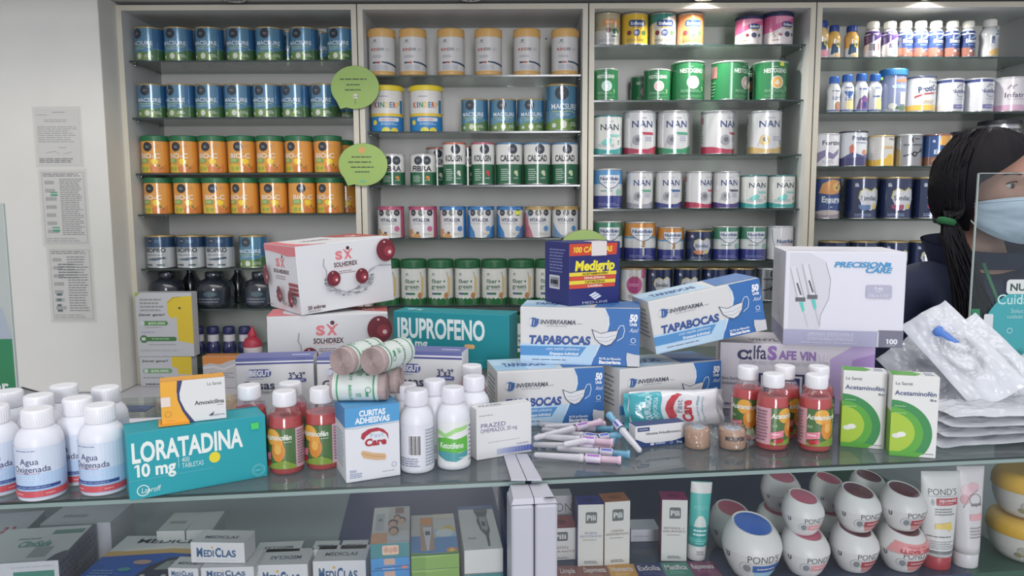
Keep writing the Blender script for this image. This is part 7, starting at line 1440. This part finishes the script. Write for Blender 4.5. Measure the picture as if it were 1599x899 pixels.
# yellow lidded cream tubs
def tub(label, c, w, base, Y, h):
    p = at_Y(c, 850, Y); r = px_m(w, Y, base) / 2
    e = empty('cream_tub', T(p.x, Y, base), label, 'tub', 'yellow lidded cream tubs')
    m = MB('soft'); pr = [(r * .62, 0), (r * .72, .002), (r * .86, h * .18), (r * .96, h * .42), (r * .985, h * .62)]
    m.lathe(pr, (204, 202, 194), 44, capb=True)
    def fn(U, V, e_):
        for (r0, z0), (r1, z1) in zip(pr[:-1], pr[1:]):
            if z0 <= V <= z1: q = r0 + (r1 - r0) * (V - z0) / (z1 - z0); break
        else: q = r
        q += e_; return (q * math.sin(U / r), -q * math.cos(U / r), V)
    deco(m, Surf(fn, 2 * r, h, r * .15, h * .1, 1e-4, 4e-4), [('ring', .0, .34, .26, .012, (90, 90, 92)), ('t', 'Zea', .0, .42, .09, .14, (70, 70, 74), {'sh': .2}), ('rr', -.12, .26, .14, .32, .01, (222, 150, 40)), ('L', -.08, .34, .1, .37, 1, (140, 140, 140)), ('el', -.33, .34, .08, .1, (176, 172, 158)), ('el', -.27, .22, .07, .08, (160, 154, 130)), ('el', -.4, .22, .05, .06, (140, 132, 90)), ('L', -.2, .05, .2, .09, 1, (80, 80, 80))])
    put('tub_body', m, e)
    m = MB('soft'); m.lathe([(r * .99, h * .62), (r * 1.02, h * .64), (r * 1.0, h * .82), (r * .94, h * .93), (r * .80, h), (r * .7, h * .99)], (224, 172, 40), 44, capt=True); put('lid', m, e)
Yt = 1.10; hT = .066
tub('lower cream tub with yellow lid at the right edge of the showcase', 1603, 112, ZS, Yt, hT)
tub('upper cream tub with yellow lid, stacked on the lower one', 1603, 106, ZS + hT + .0005, Yt, hT)
# ------------------------------------------------------------------ the person behind the counter
PY_ = 1.68
hc = at_Y(1546, 291, PY_)
PX = hc.x
e = empty('person', T(PX, PY_, 0), 'person with long dark hair, blue face mask and navy jacket', 'person')
SKIN = noisy('skin', (172, 122, 102), (182, 132, 112), 30, .5, .02)
HZ = hc.z
YAWH = R(18)
HM = T(0, 0, HZ) @ RZ(YAWH)
def skin_mesh(joints, edges, radii, sub=2):
    me = bpy.data.meshes.new('limb_chain'); me.from_pydata(joints, edges, []); me.update()
    o = bpy.data.objects.new('limb_chain', me); COL.objects.link(o)
    md = o.modifiers.new('skin', 'SKIN'); md.use_smooth_shade = True; md.branch_smoothing = .6
    for i, r in enumerate(radii):
        sv = me.skin_vertices[0].data[i]; sv.radius = (r, r) if not isinstance(r, tuple) else r; sv.use_root = (i == 0)
    o.modifiers.new('sub', 'SUBSURF').levels = sub
    dg = bpy.context.evaluated_depsgraph_get(); dg.update()
    out = bpy.data.meshes.new_from_object(o.evaluated_get(dg)); bpy.data.objects.remove(o)
    bm = bmesh.new(); bm.from_mesh(out); bpy.data.meshes.remove(out)
    return bm
def bm_into(mb, bm, c, M=None, smooth=True): mb.bm(bm, c, M=M, smooth=smooth)
# joints of the standing figure (x across, y back, z up)
J = [(0, .02, .80), (0, .02, .95), (0, .02, 1.10), (0, .035, 1.225), (0, .03, 1.29), (0, .015, 1.36)]
E_ = [(0, 1), (1, 2), (2, 3), (3, 4), (4, 5)]
RR = [(.14, .10), (.125, .095), (.125, .09), (.085, .065), (.050, .050), (.05, .052)]
def chain(start, pts, rs):
    prev = start
    for p, r in zip(pts, rs):
        J.append(p); RR.append(r); E_.append((prev, len(J) - 1)); prev = len(J) - 1
    return prev
hands = []
for s in (-1, 1):
    w_ = chain(3, [(s * .11, .04, 1.225), (s * .165, .04, 1.20), (s * .20, .05, .99), (s * .215, -.02, .80), (s * .215, -.045, .745), (s * .214, -.06, .70)], [.05, .043, .038, .030, .024, .028])
    for k, (dx, L_) in enumerate(((-.022, .062), (-.008, .07), (.007, .066), (.021, .052))):
        x = s * .214 + dx * .2; y = -.06 + dx
        chain(w_, [(x, y, .675), (x - s * .004, y - .006, .675 - L_ * .5), (x - s * .012, y - .004, .675 - L_)], [.010, .0085, .007])
    chain(w_ - 1, [(s * .205, -.085, .72), (s * .20, -.10, .69), (s * .196, -.102, .665)], [.011, .0095, .008])
    chain(0, [(s * .085, .02, .76), (s * .095, .015, .43), (s * .10, .035, .09), (s * .105, -.03, .04), (s * .108, -.10, .03)], [.085, .058, .04, .038, .030])
bm = skin_mesh(J, E_, RR, 1)
raw = MB(); bm_into(raw, bm, SKIN)
# head
hm = MB(); nu, nv = 56, 40
def headpt(u, v):
    th = PI * v; ph = 2 * PI * u
    x, y, z = math.sin(th) * math.sin(ph), -math.sin(th) * math.cos(ph), math.cos(th)
    a, b, c = .074, .094, .112
    if z < 0: k = -z; a *= 1 - .30 * k ** 1.5; b *= 1 - .06 * k
    X, Y, Z = a * x, b * y, c * z
    if y < 0:
        f = -y
        g = lambda cx, cz, sx, sz: math.exp(-((X - cx) / sx) ** 2 - ((Z - cz) / sz) ** 2)
        Y -= f * (.020 * g(0, -.034, .012, .014) + .012 * g(0, -.014, .009, .022) + .008 * g(0, -.088, .022, .016) + .006 * g(0, .018, .045, .010))
        Y += f * (.010 * g(-.031, -.001, .018, .012) + .010 * g(.031, -.001, .018, .012))
        Y -= f * .005 * (g(-.045, -.03, .02, .02) + g(.045, -.03, .02, .02)) + f * .007 * g(0, -.064, .02, .007)
    return (X, Y, Z)
hm.grid(headpt, nu, nv, SKIN)
raw.add([HM @ Vector(p) for p in hm.v], hm.f, SKIN, True)
for s in (-1, 1):
    ear = MB(); ear.lathe([(.002, -.006), (.016, -.005), (.019, 0), (.014, .005), (.004, .003)], SKIN, 18)
    raw.add([HM @ (T(s * .076, .012, -.012) @ RY(R(90 * s)) @ RX(R(8)) @ Matrix.Diagonal((1.55, .95, 1, 1)) @ Vector(p)) for p in ear.v], ear.f, SKIN, True)
o = put('body_raw', raw)
md = o.modifiers.new('remesh', 'REMESH'); md.mode = 'VOXEL'; md.voxel_size = .0042; md.use_smooth_shade = True
md = o.modifiers.new('smooth', 'SMOOTH'); md.iterations = 2; md.factor = .4
dg = bpy.context.evaluated_depsgraph_get(); dg.update()
bme = bpy.data.meshes.new_from_object(o.evaluated_get(dg)); bpy.data.objects.remove(o)
bme.materials.clear(); bme.materials.append(SKIN)
put('body', bme, e)
# eyes and brows
for s in (-1, 1):
    m = MB('gloss'); ey = HM @ T(s * .031, -.0795, -.001)
    m.lathe([(.0002, .0), (.0055, .0012), (.0095, .006), (.0115, .0125)], (196, 186, 180), 22, M=ey @ RX(R(-90)) @ Matrix.Diagonal((1.1, .62, .7, 1)) @ T(0, 0, 0))
    m.lathe([(.0002, -.0012), (.0046, -.0006), (.0052, .0004)], (36, 26, 24), 18, M=ey @ T(.001 * s, -.0002, 0) @ RX(R(-90)))
    put('eye', m, e)
    m = MB('matte'); m.tube([HM @ Vector((s * (.031 + q * .0145), -.0848 + .0085 * q * q, .0035 + .0045 * (1 - q * q))) for q in (-1, -.6, -.2, .2, .6, 1)], .0016, (34, 24, 24), 6, r2=.0012); put('eyelid', m, e)
    m = MB('matte'); m.tube([HM @ Vector((s * (.032 + q * .021), -.0905 + .011 * q * q + .004 * (q > 0) * q, .021 + .004 * (1 - (q - .3) ** 2))) for q in (-1, -.6, -.2, .2, .6, 1)], .0030, (38, 28, 28), 6, r2=.0016); put('eyebrow', m, e)
# mask
m = MB('matte'); MK = noisy('mask_fabric', (176, 190, 208), (190, 203, 220), 140, .8, .1)
def mk(u, v):
    az = R(-72 + 144 * u); k = abs(2 * u - 1)
    zt = -.024 - .012 * k ** 2; zb = -.122 + .035 * k ** 2
    Z = zt + (zb - zt) * v
    bul = math.sin(PI * min(1, v * .9 + .1)) * (1 - k * k)
    a = .081 - .012 * v * v; b = .101 + .016 * bul - .012 * v ** 3
    ple = .0025 * math.sin(v * 9.5) * (1 - k ** 4) + .0015 * noise.noise(Vector((u * 7, v * 9, 2)))
    nose = .016 * math.exp(-((2 * u - 1) / .16) ** 2) * math.exp(-((v - .12) / .25) ** 2)
    return HM @ Vector(((a + ple) * math.sin(az), -(b + ple + nose) * math.cos(az) , Z))
m.grid(mk, 40, 26, MK)
m.tube([mk(i / 30, .0) for i in range(31)], .0014, (200, 210, 222), 6); m.tube([mk(i / 30, .06) for i in range(31)], .0009, (160, 176, 196), 6)
mo = put('face_mask', m, e, None, 'pale blue pleated face mask')
for s in (0, 1):
    m = MB('soft')
    q = HM @ Vector(((2 * s - 1) * .088, .012, -.006)); q2 = HM @ Vector(((2 * s - 1) * .086, .014, -.036))
    m.tube([mk(s, .04), (Vector(mk(s, .04)) + q) / 2 + Vector((0, -.004, .002)), q], .0016, (214, 216, 220), 6)
    m.tube([mk(s, .95), (Vector(mk(s, .95)) + q2) / 2 + Vector((0, -.004, -.002)), q2, (q + q2) / 2 + Vector((0, .010, 0)), q], .0016, (214, 216, 220), 6)
    put('ear_loop', m, mo)
# hair
HAIR = bpy.data.materials.new('dark_hair'); HAIR.use_nodes = True
nt = HAIR.node_tree; b = nt.nodes['Principled BSDF']; b.inputs['Base Color'].default_value = (.0075, .0065, .009, 1); b.inputs['Roughness'].default_value = .55; b.inputs['Specular IOR Level'].default_value = .16
n = nt.nodes.new('ShaderNodeTexNoise'); n.inputs['Scale'].default_value = 30; mp = nt.nodes.new('ShaderNodeMapping'); mp.inputs['Scale'].default_value = (8, 8, .6)
tc = nt.nodes.new('ShaderNodeTexCoord'); nt.links.new(tc.outputs['Object'], mp.inputs[0]); nt.links.new(mp.outputs[0], n.inputs['Vector'])
bp = nt.nodes.new('ShaderNodeBump'); bp.inputs['Strength'].default_value = .35; bp.inputs['Distance'].default_value = .003; nt.links.new(n.outputs['Fac'], bp.inputs['Height']); nt.links.new(bp.outputs['Normal'], b.inputs['Normal'])
m = MB()
def hairline(az):            # polar angle (from the crown) down to which hair covers, per azimuth from the face
    a = abs(az)
    if a < R(60): return R(50) + R(36) * (a / R(60))
    if a < R(74): return R(86) + R(48) * ((a - R(60)) / R(14))
    return R(134)
def hairpt(u, v):
    az = -PI + 2 * PI * u; th = hairline(az) * v
    x, y, z = math.sin(th) * math.sin(az), -math.sin(th) * math.cos(az), math.cos(th)
    a, b_, c = .106, .118, .131
    part = math.exp(-(az / .10) ** 2) * (.006 if v > .05 else 0) if abs(az) < PI / 2 else 0
    st = .0022 * noise.noise(Vector((math.sin(az) * 9, math.cos(az) * 9, v * 1.5)))
    k = 1 + st / .1 - part / .12
    if z < 0: a *= 1 - .05 * z * z; 
    return HM @ Vector((a * x * k, b_ * y * k + .004, c * z * k - .004))
m.grid(hairpt, 96, 30, HAIR)
rnd = random.Random(3)
tie = at_Y(1478, 346, PY_ - .05) - Vector((PX, PY_, 0))
for k in range(330):
    az = R(-80 - 140 * rnd.random()); th0 = R(8 + 50 * rnd.random()); pts = []
    for q in range(9):
        t = q / 8; th = th0 + (R(118) - th0) * t
        pts.append(HM @ Vector((.112 * math.sin(th) * math.sin(az), -.118 * math.sin(th) * math.cos(az) + .004, .131 * math.cos(th) - .004)) * (1 + .012 * noise.noise(Vector((k, t * 2, 0)))))
    tt = tie + Vector((rnd.uniform(-.011, .011), rnd.uniform(-.011, .011), rnd.uniform(-.006, .006)))
    lastp = pts[-1]; pts += [lastp + (tt - lastp) * .5 + Vector((-.010, -.004, -.004)), tt]
    m.tube(pts, .0026, HAIR, 5, r2=.0022)
for k in range(110):                       # side curtain behind the cheek
    az = R(-76 - 36 * rnd.random()); pts = []
    for q in range(7):
        t = q / 6; th = R(50) + (R(112) - R(50)) * t
        pts.append(HM @ Vector((.108 * math.sin(th) * math.sin(az), -.112 * math.sin(th) * math.cos(az), .13 * math.cos(th))))
    tt = tie + Vector((rnd.uniform(-.006, .014), rnd.uniform(-.01, .012), rnd.uniform(-.01, .01)))
    pts.append((pts[-1] + tt) / 2 + Vector((.0, -.012, 0))); pts.append(tt); m.tube(pts, .0030, HAIR, 5, r2=.0026)
for k in range(240):                       # pony tail falling over the shoulder
    ox, oy = rnd.uniform(-.016, .03), rnd.uniform(-.014, .014); L_ = rnd.uniform(.16, .26)
    pts = [tie + Vector((ox * .5, oy * .5, .006))] + [tie + Vector((ox * (.6 + .7 * t) + .035 * t * t + .006 * math.sin(5 * t + k), oy * (.6 + .5 * t) - .055 * math.sin(PI * t * .6) , -L_ * t)) for t in (.15, .3, .5, .7, .85, 1.0)]
    m.tube(pts, .0026, HAIR, 5, r2=.0012)
ho = put('hair', m, e)
m = MB('matte'); 
m.lathe([(.013, -.008), (.018, -.006), (.0195, 0), (.018, .006), (.013, .008)], (34, 96, 54), 24, M=T(*tie) @ RY(R(14))); put('hair_tie', m, ho, None, 'green hair tie')
# jacket and trousers
NAVYJ = noisy('navy_jacket', (26, 32, 58), (33, 40, 70), 25, .75, .25)
J = [(0, .02, .74), (0, .02, .90), (0, .02, 1.06), (0, .035, 1.21), (0, .035, 1.265)]; E_ = [(0, 1), (1, 2), (2, 3), (3, 4)]; RR = [(.19, .145), (.175, .135), (.19, .145), (.15, .11), (.085, .085)]
for s in (-1, 1): chain(3, [(s * .12, .04, 1.225), (s * .178, .045, 1.185), (s * .215, .055, .98), (s * .225, -.02, .80), (s * .226, -.035, .765)], [.088, .076, .064, .050, .046])
m = MB(); bm_into(m, skin_mesh(J, E_, RR, 2), NAVYJ)
def collar(u, v):
    a = 2 * PI * u; r = .078 + .020 * v + .006 * math.sin(2 * a); return (r * math.sin(a) * 1.08, .03 - r * math.cos(a), 1.255 + (.055 + .018 * math.cos(a + PI)) * v)
m.grid(collar, 40, 8, NAVYJ); m.grid(lambda u, v: tuple(Vector(collar(u, v)) * 1 + Vector((0, 0, 0))) if v < .0 else (collar(u, v)[0] * 1.06, .03 + (collar(u, v)[1] - .03) * 1.06, collar(u, v)[2] - .001), 40, 8, NAVYJ)
jo = put('jacket', m, e)
m = MB('soft')
for s in (-1, 1): m.tube([(s * .05, -.075, 1.27), (s * .045, -.118, 1.20), (s * .03, -.135, 1.10), (.0, -.137, .98)], .004, (44, 110, 74), 6)
put('lanyard', m, e, None, 'green lanyard')
J = [(0, .02, .86), (0, .02, .76)]; E_ = [(0, 1)]; RR = [(.15, .115), (.16, .12)]
for s in (-1, 1): chain(1, [(s * .09, .02, .70), (s * .098, .015, .43), (s * .102, .035, .10)], [.098, .07, .055])
m = MB(); bm_into(m, skin_mesh(J, E_, RR, 2), noisy('dark_trousers', (28, 30, 40), (36, 38, 50), 30, .8)); put('trousers', m, e)
m = MB('soft')
for s in (-1, 1): 
    m.loft([[(s * .106 + (.043 - .006 * abs(t - .45)) * math.sin(2 * PI * q / 18) * f, -.045 - .085 * math.cos(2 * PI * q / 18) * f, .001 + .075 * t * (1 - .25 * (math.cos(2 * PI * q / 18) + 1))) for q in range(18)] for t, f in ((0, .98), (.1, 1), (.5, .97), (1, .80))], (40, 40, 44))
put('shoes', m, e)
